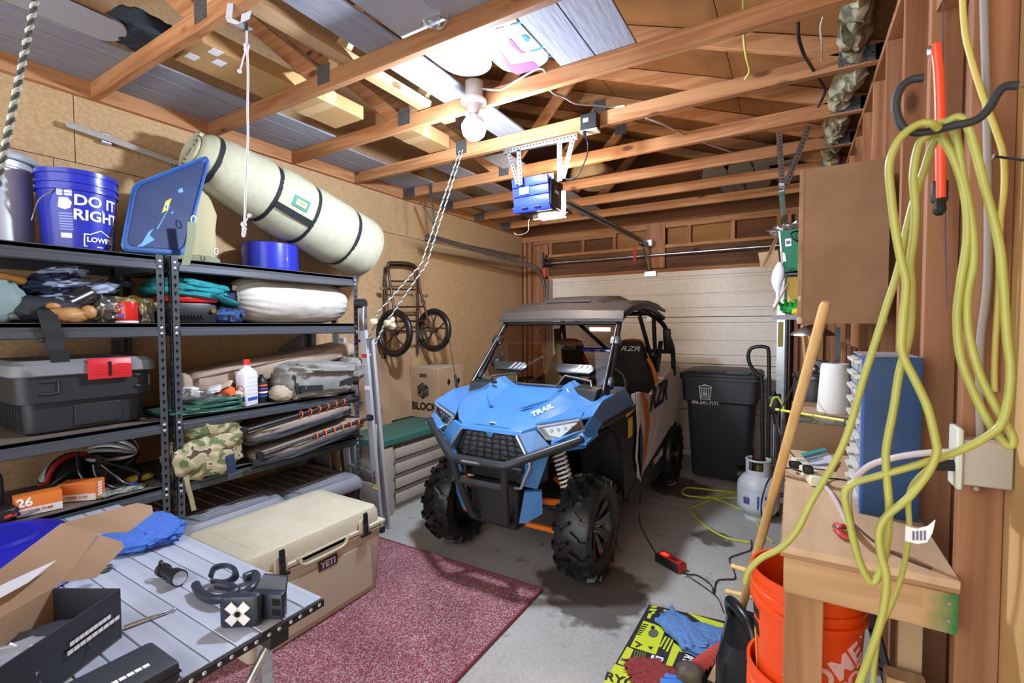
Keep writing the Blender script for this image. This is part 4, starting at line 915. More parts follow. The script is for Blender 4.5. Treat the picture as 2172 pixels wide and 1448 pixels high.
blobthing('bag', (-3.0, .60, Z2), (.22, .16, .19), mat('grey_green_cloth', '7E9292', .85, bump=.15, scale=30), 'grey green fabric bag at the left edge of the second shelf', 'bag', 5, .7, .15, .08)
c = Vector((-3.0, .735, Z2)); t = T('black_pack', c, 'black nylon pack with a strap hanging over the second shelf edge', 'bag')
O('body', B().blob(c+Vector((0, 0, .06)), (.26, .24, .12), .6, .1, 3, 7, 28, fold=.08), mat('black_nylon', '23262E', .7, bump=.15, scale=30), t, smooth=60)
def strapgrid(pts, w): 
    s_ = smooth([Vector(q) for q in pts], 6); b = B()
    rows = [[p+Vector((0, -w, 0)), p+Vector((.004, -w, 0)), p+Vector((.004, w, 0)), p+Vector((0, w, 0))] for p in s_]
    return b.loft(rows)
O('hanging_strap', strapgrid([P(96, 655, x=-2.86), P(108, 690, x=-2.785), P(118, 720, x=-2.78), P(112, 738, x=-2.77), P(124, 744, x=-2.77), P(128, 768, x=-2.78)], .032), m_black_web, t, smooth=60)
O('strap_buckle', B().box(P(98, 722, x=-2.79), (.02, .05, .02), bev=.006), m_black, t)
gx = T('cloth_pile', (-3.08, .86, Z2+.10), 'heap of blue grey and navy garments on the second shelf', 'clothes')
for i, (px, py, w_, h_, mm, sd) in enumerate(((110, 607, .24, .07, m_navy, 3), (150, 602, .26, .05, m_bluegrey, 4), (200, 612, .22, .06, m_bluegrey, 5), (120, 633, .20, .05, m_bluegrey, 6), (225, 605, .20, .04, m_navy, 8), (115, 590, .15, .05, m_navy, 9), (135, 578, .13, .05, m_bluegrey, 10))):
    O('garment', B(Tr(P(px, py, x=-3.03)) @ Rx(.15) @ Rz(i*.7)).blob((0, 0, 0), (.17, w_, h_), .8, .22, 3.2, sd, 28, fold=.22), mm, gx, smooth=60)
p, q = P(92, 668, x=-2.93), P(192, 620, x=-2.96)
t = T('bottle', (p+q)/2-Vector((0, 0, .05)), 'dark glossy bottle lying aslant under the garments', 'bottle')
O('body', B().tube([p, p.lerp(q, .05), p.lerp(q, .38), p.lerp(q, .42), p.lerp(q, .9), q], .05, 20, rs=[.044, .052, .052, .048, .052, .045]), mat('dark_glossy_plastic', '2A2426', .2, coat=.3), t, smooth=40)
O('bottle_ring', B().cyl(p.lerp(q, .36), p.lerp(q, .40), .0535, n=20), mat('grey_print', '8A8A90', .5), t, smooth=40)
O('bottle_cap', B().cyl(p+(p-q)*.02, p, .04, .045, n=20), mat('brown_plastic', '4A3228', .4), t, smooth=40)
c = P(142, 684, x=-2.87); c.z = Z2
t = T('carved_animal', c, 'small brown carved animal figure below the dark bottle', 'figurine')
O('body', B().blob(c+Vector((0, 0, .035)), (.08, .15, .07), .8, .12, 3, 3, 24), mat('carved_wood', 'B88A52', .5, col2='8E6234', scale=14), t, smooth=60)
O('head', B().blob(c+Vector((.01, .075, .05)), (.06, .06, .065), .9, .12, 3, 5, 18), mat('carved_wood', 'B88A52'), t, smooth=60)
O('ear', B().blob(c+Vector((.02, -.05, .075)), (.03, .05, .03), .9, .1, 3, 6, 12), mat('carved_wood', 'B88A52'), t, smooth=60)
m_film = clearmat('clear_plastic_film', 'F6F8FA', .30, .38, .9, 25)
blobthing('plastic_bag', (-2.97, .985, Z2), (.2, .15, .13), m_film, 'crumpled clear plastic bag left of the red can', 'bag', 11, .8, .25, .2, fr=4)
c = Vector((-2.895, 1.035, Z2)); t = T('food_can', c, 'bright red can with white base on the second shelf', 'can')
O('can', B(Tr(c)).lathe([(.001, 0), (.045, 0), (.047, .004), (.047, .10), (.045, .105), (.001, .105)], n=28), mat('red_gloss', 'C2231F', .25, coat=.4), t, smooth=30)
O('base_ring', B(Tr(c)).lathe([(.0475, .001), (.048, .002), (.048, .010), (.0475, .011)], n=28), m_wprint, t, smooth=30)
O('round_logo', B().cyl(c+Vector((.033, -.036, .035))*1.0, c+Vector((.036, -.039, .035)), .010, n=14), mat('blue_print', '2F4FB0', .4), t)
blobthing('snack_bag', (-2.93, 1.08, Z2+.055), (.12, .17, .075), mat('yellow_film', 'D6C879', .2, trans=.5, ior=1.2, bump=.6, scale=20), 'yellow printed snack bag slumped over the red can', 'bag', 12, .8, .25, .2, fr=4)
blobthing('plastic_bag', (-2.885, 1.11, Z2), (.06, .06, .12), m_film, 'small clear plastic bag right of the red can', 'bag', 13, .8, .25, .2, fr=4)
# ---------------------------------------------------------------- second shelf, right
y0, y1 = 1.205, 1.46
t = T('heater', (-2.98, 1.33, Z2), 'black heater box with red top band under the teal towel', 'heater')
bx('body', (-3.15, y0, Z2), (-2.87, y1, Z2+.115), m_black, t, bev=.015, seg=2)
bx('red_band', (-3.14, y0+.004, Z2+.115), (-2.868, y1+.004, Z2+.15), mat('red_gloss', 'C2231F'), t, bev=.012, seg=2)
for k in range(8): O('vent_slot', B(Tr(-2.867, y0+.05+k*.017, Z2+.03) @ Rx(.4)).box((0, 0, 0), (.006, .006, .03)), m_hole, t)
O('knob', B().cyl((-2.87, y1-.03, Z2+.07), (-2.855, y1-.03, Z2+.07), .013, n=14), mat('brass_knob', 'A88B3F', .3, .8), t, smooth=40)
t = T('towel', (-3.0, 1.34, Z2+.15), 'folded teal knitted towel on top of the heater', 'towel')
m_teal = mat('teal_terry', '1E7C84', .95, bump=.6, scale=90, col2='2C929A')
for k in range(3):
    O('fold', B(Tr(-3.0, 1.34+.02*k, Z2+.165+k*.027) @ Rx(-.10) @ Rz(.1*k)).blob((0, 0, 0), (.30, .36-.03*k, .045), .45, .08, 4, 20+k, 32, fold=.08), m_teal, t, smooth=60)
O('loose_corner', B(Tr(-2.88, 1.50, Z2+.135) @ Rx(-.35)).blob((0, 0, 0), (.12, .16, .022), .6, .1, 4, 25, 24, fold=.1), m_teal, t, smooth=60)
O('white_tag', B(Tr(-2.868, 1.27, Z2+.185) @ Rx(-.1)).box((0, 0, 0), (.012, .12, .02), bev=.005), mat('pale_blue_cloth', 'C6CEDF', .8), t)
c = Vector((-3.02, 1.565, Z2)); t = T('stuff_sack', c, 'navy blue drawstring sack between the heater and the white bag', 'bag')
O('body', B().blob(c+Vector((-.03, 0, .125)), (.24, .20, .25), .7, .08, 3, 31, 28, fold=.06), m_navy, t, smooth=60)
O('gathered_neck', B(Tr(c+Vector((.10, -.03, .05)))).blob((0, 0, 0), (.14, .17, .09), .8, .2, 5, 33, 26, fold=.2), mat('bright_navy_cloth', '334B7C', .8, bump=.2, scale=30), t, smooth=60)
O('drawcord', B().tube(smooth([c+Vector((.17, -.05, .01)), c+Vector((.16, -.03, .08)), c+Vector((.165, .0, .09)), c+Vector((.17, .03, .03))], 5), .008, 6), m_black, t, smooth=60)
O('white_tag', B().box(c+Vector((.085, .03, .215)), (.004, .03, .03)), m_wprint, t)
c = Vector((-3.02, 2.02, Z2)); m_cream = mat('cream_cotton', 'BDB7AE', .85, bump=.35, scale=14, col2='C6C0B8')
t = T('bedroll', c, 'large cream coloured stuffed bedroll on the second shelf', 'bedroll')
def br(a_, v):
    r = .158*min(1, (1-abs(2*v-1)**5)**.42+.02)*(1+.035*noise.noise(Vector((math.cos(a_)*2, math.sin(a_)*2, v*6)))+.015*noise.noise(Vector((math.cos(a_)*7, math.sin(a_)*7, v*9))))
    r *= 1-.07*abs(math.sin(a_*11+v*3))*(abs(2*v-1)**3)
    return c+Vector((r*math.cos(a_)*1.15, (v-.5)*.87, .1515+r*math.sin(a_)*.955))
O('bag', B().loft([[br(2*PI*k/96, i/60) for k in range(96)] for i in range(61)]), m_cream, t, smooth=70)
O('end_seam', B().tube([c+Vector((.115*math.cos(k*.26), -.42, .15+.095*math.sin(k*.26))) for k in range(24)], .004, 5, closed=True), mat('tan_stitching', 'A89A78', .8), t, smooth=60)
# ---------------------------------------------------------------- third shelf, left: black tote
t = T('tote', (-3.10, .93, Z3), 'large black storage tote with grey lid and red latch on the third shelf', 'tote')
m_tlid = mat('grey_lid_plastic', '77787C', .5, bump=.04, scale=60)
m_tote = mat('black_tote_plastic', '25272B', .5, bump=.06, scale=80)
x0, x1, y0, y1, z = -3.34, -2.87, .62, 1.135, Z3
def rrect(x0, x1, y0, y1, r, z, n=5):
    out = []
    for cx_, cy_, a0 in ((x1-r, y1-r, 0), (x0+r, y1-r, PI/2), (x0+r, y0+r, PI), (x1-r, y0+r, 1.5*PI)):
        for k in range(n+1):
            a = a0+PI/2*k/n; out.append(Vector((cx_+r*math.cos(a), cy_+r*math.sin(a), z)))
    return out
def rbox(b, x0, x1, y0, y1, r, levels):
    """rounded box from (z, inset) levels"""
    return b.loft([rrect(x0+i, x1-i, y0+i, y1-i, max(r-i*.3, .004), zz) for zz, i in levels])
O('body', rbox(B(), x0, x1, y0, y1, .05, [(z, .045), (z+.01, .035), (z+.14, .03), (z+.145, .004), (z+.265, 0)]), m_tote, t, smooth=35)
O('lid', rbox(B(), x0-.01, x1+.012, y0-.01, y1+.012, .05, [(z+.265, 0), (z+.27, -.004), (z+.315, 0), (z+.335, .02), (z+.335, .08), (z+.325, .09)]), m_tlid, t, smooth=35)
O('latch', B().prism([(x1+.018, .86, z+.335), (x1+.03, .86, z+.30), (x1+.026, .86, z+.235), (x1+.010, .86, z+.235), (x1+.006, .86, z+.335)], (0, .17, 0), bev=.004), mat('red_latch', 'C3262F', .4, bump=.03), t, smooth=35)
for k in range(4):
    for ya in (.875, .965): bx('latch_rib', (x1+.027, ya, z+.262+k*.013), (x1+.0305, ya+.05, z+.267+k*.013), mat('red_latch', 'C3262F'), t)
bx('latch_lock', (x1+.029, .936, z+.25), (x1+.033, .946, z+.318), m_hole, t)
O('recess', B().b2((x1-.034, .82, z+.02), (x1-.026, 1.00, z+.12), bev=.003), m_tote, t)
for ya in (.70, 1.05): O('corner_grip', B().tube([(x1+.002, ya, z+.24), (x1+.002, ya+.06, z+.24), (x1+.002, ya+.06, z+.185), (x1+.002, ya, z+.185)], .006, 6), m_tote, t, smooth=50)
for k in range(9): bx('side_rib', (x0+.07+k*.04, y0+.02, z+.02), (x0+.078+k*.04, y0+.032, z+.135), m_tote, t)
lettering('ACTIONPACK', .036, axes((1, 0, 0), (0, 0, 1), Vector((-3.10, y0-.001, z+.20))), mat('grey_print', '8A8A90'), t, shear=.2) if False else None
# ---------------------------------------------------------------- third shelf, right
m_tan = mat('tan_bag_fabric', '9C8876', .75, bump=.1, scale=20, col2='A4917F')
m_gbag = mat('grey_bag_fabric', '87857F', .8, bump=.12, scale=25, col2='7B7974')
t = T('long_bag', (-3.16, 1.9, Z3+.12), 'long tan fabric bag lying over the grey duffel on the third shelf', 'bag')
pa, pb = P(378, 820, x=-3.12), P(735, 738, x=-3.12)
def lb(i, n=26):
    v = i/n; p = pa.lerp(pb, v); w = .15*(1 if .03 < v < .97 else .55); h = .088*(1.0-.35*v)*(1 if .03 < v < .97 else .5); out = []
    for k in range(28):
        a = 2*PI*k/28; ca, sa = math.cos(a), math.sin(a)
        q = Vector((math.copysign(abs(ca)**.5, ca)*w, 0, math.copysign(abs(sa)**.5, sa)*h))
        f = 1+.10*noise.noise(Vector((ca*2, v*7, sa*2+4)))
        out.append(p+q*f)
    return out
O('body', B().loft([lb(i) for i in range(27)]), m_tan, t, smooth=55)
O('seam', B().tube(smooth([pa+Vector((.145, 0, .05)), pa.lerp(pb, .3)+Vector((.148, 0, .047)), pa.lerp(pb, .7)+Vector((.148, 0, .04)), pb+Vector((.12, 0, .035))], 6), .004, 6), mat('tan_seam', '7A6858', .8), t, smooth=60)
O('end_flap', B(Tr(pa+Vector((.05, -.02, -.01)))).blob((0, 0, 0), (.24, .06, .19), .5, .08, 4, 8, 24, fold=.06), m_tan, t, smooth=60)
c = P(668, 800, x=-2.90)
t = T('duffel', Vector((c.x, c.y, Z3)), 'grey duffel bag with black straps bulging at the right end of the third shelf', 'bag')
O('body', B(Tr(Vector((-2.95, 2.13, Z3+.105))) @ Rx(-.04)).blob((0, 0, 0), (.40, .58, .24), .55, .10, 2.6, 42, 44, fold=.10), m_gbag, t, smooth=60)
O('bunched_end', B(Tr(Vector((-2.86, 2.40, Z3+.16)))).blob((0, 0, 0), (.22, .11, .17), .8, .16, 4, 44, 30, fold=.2), m_gbag, t, smooth=60)
O('flap', B(Tr(Vector((-2.90, 2.14, Z3+.195))) @ Rx(-.06)).blob((0, 0, 0), (.36, .46, .07), .5, .1, 3, 45, 34, fold=.1), m_gbag, t, smooth=60)
O('strap', strapgrid([(-2.755, 1.90, Z3+.07), (-2.738, 1.98, Z3+.055), (-2.735, 2.05, Z3+.05)], .001), m_black_web, t) if False else O('strap', B().prism([(-2.748, 1.90, Z3+.055), (-2.738, 2.06, Z3+.045), (-2.738, 2.06, Z3+.085), (-2.748, 1.90, Z3+.095)], (-.02, 0, 0)), m_black_web, t)
O('strap', B().prism([(-2.738, 2.20, Z3+.06), (-2.745, 2.34, Z3+.085), (-2.745, 2.34, Z3+.115), (-2.738, 2.20, Z3+.10)], (-.02, 0, 0)), m_black_web, t)
O('strap', B().prism([(-2.76, 1.885, Z3+.04), (-2.76, 1.91, Z3+.04), (-2.80, 1.90, Z3+.18), (-2.80, 1.875, Z3+.18)], (-.02, 0, 0)), m_black_web, t)
O('loose_strap', strapgrid([(-2.765, 2.36, Z3+.05), (-2.755, 2.36, Z3-.0), (-2.76, 2.365, Z3-.05), (-2.755, 2.375, Z3-.08)], .012), mat('grey_webbing', '4A4C50', .8), t, smooth=60)
# white oil bottle with red cap
pb0 = P(515, 858, z=Z3); c = Vector((-2.885, pb0.y+.01, Z3)); bt = T('oil_bottle', c, 'white plastic bottle with red cap and white ribbed side on the third shelf', 'bottle')
A = Tr(c) @ Rz(math.atan2(-c.x, c.y)*-1+.9)
A = Tr(c) @ Rz(.45)
def brect(w, d, z, r=.012): return rrect(-w/2, w/2, -d/2, d/2, min(r, w*.45, d*.45), z, 3)
O('body', B(A).loft([brect(.070, .112, .0), brect(.074, .116, .006), brect(.074, .116, .185), brect(.070, .108, .20), brect(.04, .05, .232, .018), brect(.03, .034, .24, .015), brect(.03, .034, .25, .015)]), mat('white_hdpe', 'D9DCE6', .4), bt, smooth=35)
for k in range(6): O('grip_rib', B(A).b2((.035, -.05, .05+k*.024), (.0385, .05, .053+k*.024)).b2((-.03, .0568, .05+k*.024), (.03, .0595, .053+k*.024)), mat('white_hdpe', 'D9DCE6'), bt)
O('cap', B(A).cyl((0, 0, .25), (0, 0, .282), .0215, .019, 20), mat('red_cap', 'D2322A', .4), bt, smooth=40)
O('front_label', B(A).b2((-.025, -.0592, .03), (.025, -.0584, .06)).b2((.0371, -.045, .03), (.0378, .045, .05)), mat('blue_print', '2F4FB0'), bt)
O('label_ring', B(A).tube([Vector((.022*math.cos(a), -.0592, .105+.018*math.sin(a))) for a in [2*PI*i/16 for i in range(16)]], .0022, 5, closed=True), mat('red_print', 'B02A2A'), bt)
# clutter
t = T('clutter_pile', (-2.95, 1.45, Z3+.02), 'heap of small packages and bright orange cord in front of the long tan bag', 'packages')
for i, (px, py, d, mm) in enumerate(((420, 835, (.10, .14, .05), m_film), (455, 825, (.07, .12, .02), mat('white_packet', 'D5D7DA', .5)), (478, 832, (.06, .10, .05), mat('orange_cord', 'DA5E2B', .6)), (440, 845, (.10, .16, .03), m_film), (480, 815, (.06, .09, .015), mat('tan_label', 'C2AF95', .6)), (405, 832, (.06, .07, .06), mat('white_packet', 'D5D7DA')), (500, 838, (.06, .07, .05), mat('tan_label', 'C2AF95')))):
    O('package', B(Tr(P(px, py, x=-2.88)) @ Rx(random.uniform(-.3, .5)) @ Rz(i)).blob((0, 0, 0), d, .5, .15, 4, 60+i, 22, fold=.12), mm, t, smooth=50)
t = T('tarp', (-2.93, 1.38, Z3), 'folded dark green tarpaulin at the left end of the right third shelf', 'tarpaulin')
for k in range(3): O('fold', B(Tr(-2.93, 1.37+.03*k, Z3+.014+.024*k) @ Rx(.04*(k-1))).blob((0, 0, 0), (.26, .42-.08*k, .028), .4, .06, 3, 70+k, 30, fold=.08), mat('green_tarp', '2A5044', .35, bump=.25, scale=14, col2='335F50'), t, smooth=60)
c = P(548, 848, z=Z3); t = T('spray_bottle', Vector((-2.93, 1.745, Z3)), 'black labelled spray bottle behind the white bottle', 'bottle')
O('body', B(Tr(-2.93, 1.745, Z3)).lathe([(.001, 0), (.032, 0), (.034, .01), (.034, .13), (.018, .155), (.012, .16), (.012, .175), (.001, .175)], n=20), m_black, t, smooth=40)
for k, mm in enumerate((mat('blue_print', '2F4FB0'), m_wprint, mat('purple_print', '7A4AA8', .5), mat('orange_cord', 'DA5E2B'))): O('label_band', B(Tr(-2.93, 1.745, Z3)).lathe([(.0343, .035+k*.022), (.0347, .036+k*.022), (.0347, .045+k*.022), (.0343, .046+k*.022)], n=20), mm, t)
t = T('drawstring_pouch', (-2.86, 1.86, Z3), 'beige drawstring pouch tied with black cord left of the grey duffel', 'bag')
O('body', B(Tr(-2.86, 1.835, Z3+.045) @ Rx(-.3)).blob((0, 0, 0), (.13, .13, .10), .8, .12, 4, 81, 26, fold=.1), mat('beige_cloth', 'A99B87', .85, bump=.1, scale=30), t, smooth=60)
O('gathered_neck', B(Tr(-2.84, 1.915, Z3+.025) @ Rx(-.3)).blob((0, 0, 0), (.08, .06, .06), .9, .2, 6, 82, 22, fold=.25), mat('beige_cloth', 'A99B87'), t, smooth=60)
O('cord', B().tube([Vector((-2.85+.032*math.cos(a), 1.892, Z3+.035+.028*math.sin(a))) for a in [2*PI*i/14 for i in range(14)]], .003, 5, closed=True), m_black, t, smooth=60)
# ---------------------------------------------------------------- fourth shelf, left: helmets, cables, boxes
def helmet(c, rz, label, accent, ry=0, s=1):
    t = T('bicycle_helmet', c, label, 'helmet', 'bicycle helmets on the fourth shelf')
    A = Tr(c+Vector((0, 0, .095*s))) @ Rz(rz) @ Ry(ry) @ Sc(s, s, s)
    O('inner_shell', B(A).lathe([(.001, .085), (.05, .07), (.078, .03), (.085, -.02), (.08, -.06), (.07, -.07)], Sc(1, 1.3, 1), n=24), m_hole, t, smooth=60)
    for k in range(7):
        a = -1.2+k*.4
        pts = [Vector((math.sin(a)*.104*math.sin(q)**.8*.98+0, .14*math.cos(q), .10*math.sin(q)*math.cos(a*.75)-.015)) for q in [PI*i/10 for i in range(11)]]
        m = accent if k in (0, 6) else (mat('silver_shell', 'AEB0B4', .3, .2) if k in (2, 3, 4) else m_black)
        O('shell_rib', B(A).tube(pts, .017, 8, flat=.7), m, t, smooth=50)
    O('brim', B(A).tube([Vector((.09*math.cos(q), .135*math.sin(q), -.05)) for q in [2*PI*i/28 for i in range(28)]], .013, 8, closed=True), m_black, t, smooth=50)
    O('chin_strap', B(A).tube(smooth([(.07, .06, -.05), (.05, .03, -.10), (0, .0, -.11), (-.05, .03, -.10), (-.07, .06, -.05)], 5), .004, 6), m_black, t, smooth=50)
    return t
helmet(Vector((-3.17, .87, Z4)), .5, 'silver and black bicycle helmet with red edge standing on the fourth shelf', mat('red_shell', 'A8232C', .35), -.9, .86)
helmet(Vector((-3.16, 1.04, Z4+.07)), -.9, 'white and black bicycle helmet tipped behind the coiled cable lock', mat('white_shell', 'C9C9CC', .35), .7, .80)
t = T('shoe_box_board', (-3.05, .97, Z4), 'dark brown board with round gold sticker beside the silver helmet', 'board')
bx('board', (-3.11, .955, Z4), (-2.99, .962, Z4+.16), mat('dark_brown_card', '2E2420', .7), t)
O('sticker', B().cyl((-3.02, .9545, Z4+.05), (-3.02, .9535, Z4+.05), .010, n=14), mat('gold_sticker', 'C79A4A', .5), t)
t = T('cable_lock', (-3.0, 1.05, Z4), 'coiled black cable lock with blue tip on the fourth shelf', 'lock')
m_cab = mat('black_vinyl_cable', '1F2124', .25, coat=.3)
def lp(pts, r=.0085, name='cable'): O(name, B().tube(smooth(pts, 6), r, 8), m_cab, t, smooth=60)
lp([P(x, y, x=-3.0+dx) for x, y, dx in ((165, 960, -.05), (168, 1000, 0), (190, 1030, .04), (215, 1045, .07), (245, 1045, .07), (262, 1030, .05), (235, 1000, 0), (205, 985, -.03))], .009)
lp([P(x, y, x=-2.98+dx) for x, y, dx in ((198, 985, -.02), (205, 1010, 0), (230, 1030, .05), (262, 1038, .06), (290, 1025, .04), (295, 1005, 0), (265, 990, -.02), (230, 985, -.03), (215, 990, -.02))])
lp([P(x, y, x=-2.97+dx) for x, y, dx in ((215, 985, -.02), (240, 1005, .02), (260, 1022, .05), (278, 1028, .06))], .0075)
lp([P(x, y, x=-3.0) for x, y in ((205, 975), (240, 985), (285, 1000), (330, 1012))], .0075)
q0, q1 = P(276, 1027, x=-2.91), P(290, 1026, x=-2.91); O('blue_tip', B().cyl(q0, q1, .010, n=12), mat('blue_tip', '2451C8', .4), t, smooth=50)
blobthing('yellow_cloth', (-3.0, 1.10, Z4), (.07, .12, .03), mat('yellow_cloth', 'B9A53A', .7, bump=.1, scale=30), 'yellow and black cloth inside the coiled cable lock', 'cloth', 91, .7, .1, .1)
t = T('paper_stack', (-2.92, .965, Z4), 'stack of printed papers under the coiled cable lock', 'papers')
for k in range(3): O('sheet', B(Tr(-2.92, .97, Z4+.002+k*.003) @ Rz(.2*k-.1)).box((0, 0, 0), (.15, .20, .002)), mat('grey_paper', 'A9ADA0', .7, col2='5E6A60', scale=30, thr=(.45, .55)), t)
m_obox = mat('orange_carton', 'D8742C', .6)
def tube_box(c, rz, label, num):
    t = T('tube_box', c, label, 'box', 'orange inner tube boxes')
    A = Tr(c) @ Rz(rz)
    O('carton', B(A).b2((-.04, -.075, 0), (.04, .075, .085), bev=.002), m_obox, t)
    O('white_band', B(A).b2((.0401, -.0745, .0), (.0408, .0745, .032)), mat('white_card', 'D9D4D2', .6), t)
    O('white_end', B(A).b2((-.035, .0751, .01), (.035, .0757, .075)), m_obox, t) if False else None
    if num: lettering('26', .05, A @ axes((0, 1, 0), (0, 0, 1), Vector((.0409, -.045, .058))), m_wprint, t, bold=.03)
    lettering('INNER TUBE', .016, A @ axes((0, 1, 0), (0, 0, 1), Vector((.0412, .0, .018))), mat('orange_print', 'B5541C', .6), t)
    for k in range(5): O('tread_mark', B(A).b2((-.012, .0752, .012+k*.014), (.02, .0758, .021+k*.014)), m_wprint, t)
    return t
c = P(80, 1082, z=Z4); tube_box(Vector((-2.90, .685, Z4)), -.12, 'orange and white inner tube box numbered 26 at the front of the fourth shelf', True)
tube_box(Vector((-2.93, .845, Z4)), -.75, 'orange and white inner tube box turned sideways behind the numbered one', False)
t = T('bike_light', (-2.88, .58, Z4), 'black bicycle light with red lens at the left of the fourth shelf', 'light')
O('body', B().blob((-2.88, .57, Z4+.03), (.08, .09, .06), .7, .15, 4, 95, 22, fold=.1), m_black, t, smooth=50)
O('lens', B().box((-2.845, .585, Z4+.025), (.012, .04, .014), bev=.003), mat('red_lens', 'C23A22', .3), t)
O('clip', B().box((-2.85, .64, Z4+.02), (.03, .05, .012), bev=.003), m_steel, t)
blobthing('dark_bottle', (-3.15, .60, Z4), (.06, .06, .16), mat('violet_plastic', '4A4358', .4), 'dull violet bottle at the far left of the fourth shelf', 'bottle', 96, .6, .02, 0)
# ---------------------------------------------------------------- fourth shelf, right: camp chairs, camo bag
m_taup = mat('taupe_chair_fabric', '93857A', .75, bump=.1, scale=24, col2='887B70')
m_ocord = mat('orange_bungee', 'D8582A', .5)
def camp_chair(z, label, y0, y1, x, tilt, rail):
    t = T('camp_chair', (x, (y0+y1)/2, z), label, 'chair', 'folded camp chairs on the fourth shelf')
    A = Tr(x, (y0+y1)/2, z) @ Rx(tilt); L = y1-y0
    O('seat_fabric', B(A).blob((0, 0, .045), (.44, L, .085), .42, .05, 2.4, int(z*100), 40, fold=.07), m_taup, t, smooth=60)
    O('fabric_edge', B(A).blob((.03, -.02, .02), (.42, L*.96, .05), .4, .06, 3, int(z*100)+3, 36, fold=.05), mat('charcoal_fabric', '33343A', .8, bump=.1, scale=30), t, smooth=60)
    O('frame_tube', B(A).cyl((.215, -L*.52, rail), (.215, L*.52, rail), .013, n=10), m_blackmetal, t, smooth=50)
    O('frame_tube', B(A).cyl((-.16, -L*.5, .06), (-.16, L*.5, .06), .011, n=10), m_blackmetal, t, smooth=50)
    for k in range(6):
        a = -L*.06+k*L*.085
        O('bungee_loop', B(A).tube(smooth([(.20, a, rail-.03), (.235, a+.004, rail-.005), (.222, a+.01, rail+.018), (.195, a+.012, rail+.01), (.17, a+.02, rail-.02)], 4), .0045, 6), m_ocord, t, smooth=50)
    for e in (-1, 1): O('joint', B(A).box((.215, e*L*.52, rail), (.045, .035, .045), bev=.008), m_black, t, smooth=40)
    return t
camp_chair(Z4+.02, 'lower folded taupe camp chair with orange bungee loops on the fourth shelf', 1.62, 2.44, -2.93, .10, .075)
camp_chair(Z4+.145, 'upper folded taupe camp chair with orange bungee loops under the duffel shelf', 1.56, 2.36, -2.98, .10, .105)
m_camo = mat('camouflage_cloth', '94896A', .85, bump=.1, scale=5)
nt = m_camo.node_tree; vo = nt.nodes.new('ShaderNodeTexNoise'); vo.inputs['Scale'].default_value = 13; vo.inputs['Detail'].default_value = 1.5; vo.inputs['Distortion'].default_value = .8
rp = nt.nodes.new('ShaderNodeValToRGB'); e_ = rp.color_ramp; e_.interpolation = 'CONSTANT'; e_.elements[0].color = lin('5E6B47'); e_.elements[1].position = .43; e_.elements[1].color = lin('A29776')
for p_, c_ in ((.56, 'B9AF96'), (.64, '4F4636')): q = e_.elements.new(p_); q.color = lin(c_)
tc = nt.nodes.new('ShaderNodeTexCoord'); nt.links.new(tc.outputs['Object'], vo.inputs['Vector']); nt.links.new(vo.outputs['Fac'], rp.inputs[0]); nt.links.new(rp.outputs[0], nt.nodes['Principled BSDF'].inputs['Base Color'])
t = T('camouflage_bag', (-2.85, 1.37, Z4), 'camouflage patterned bag and roll hanging over the fourth shelf edge', 'bag')
O('roll', B(Tr(-2.88, 1.40, Z4+.245) @ Rx(-.12)).blob((0, 0, 0), (.16, .30, .11), .6, .12, 4, 101, 32, fold=.15), m_camo, t, smooth=60)
O('body', B(Tr(-2.87, 1.36, Z4+.10) @ Rx(.12)).blob((0, 0, 0), (.20, .36, .21), .6, .12, 3, 102, 36, fold=.15), m_camo, t, smooth=60)
O('pouch', B(Tr(-2.78, 1.40, Z4+.06)).blob((0, 0, 0), (.07, .15, .13), .55, .12, 3, 103, 28, fold=.1), m_camo, t, smooth=60)
O('flap', B(Tr(-2.80, 1.48, Z4+.17) @ Rx(.6)).blob((0, 0, 0), (.10, .17, .05), .7, .15, 3, 104, 26, fold=.15), m_camo, t, smooth=60)
O('navy_patch', B(Tr(-2.755, 1.445, Z4+.04) @ Rx(.1)).box((0, 0, 0), (.04, .05, .11), bev=.01), m_navy, t, smooth=40)
O('hanging_strap', strapgrid([P(395, 1010, x=-2.765), P(398, 1030, x=-2.745), P(405, 1055, x=-2.74), P(411, 1082, x=-2.73)], .011), mat('tan_webbing', '8F8263', .8), t, smooth=60)
# ================================================================ FLOOR, LEFT SIDE
def PL(px, py, p0, n):
    """the point seen at a photograph pixel on any plane through p0"""
    d = P(px, py, d=1)-CAMP; return CAMP+d*((Vector(p0)-CAMP).dot(n)/d.dot(n))
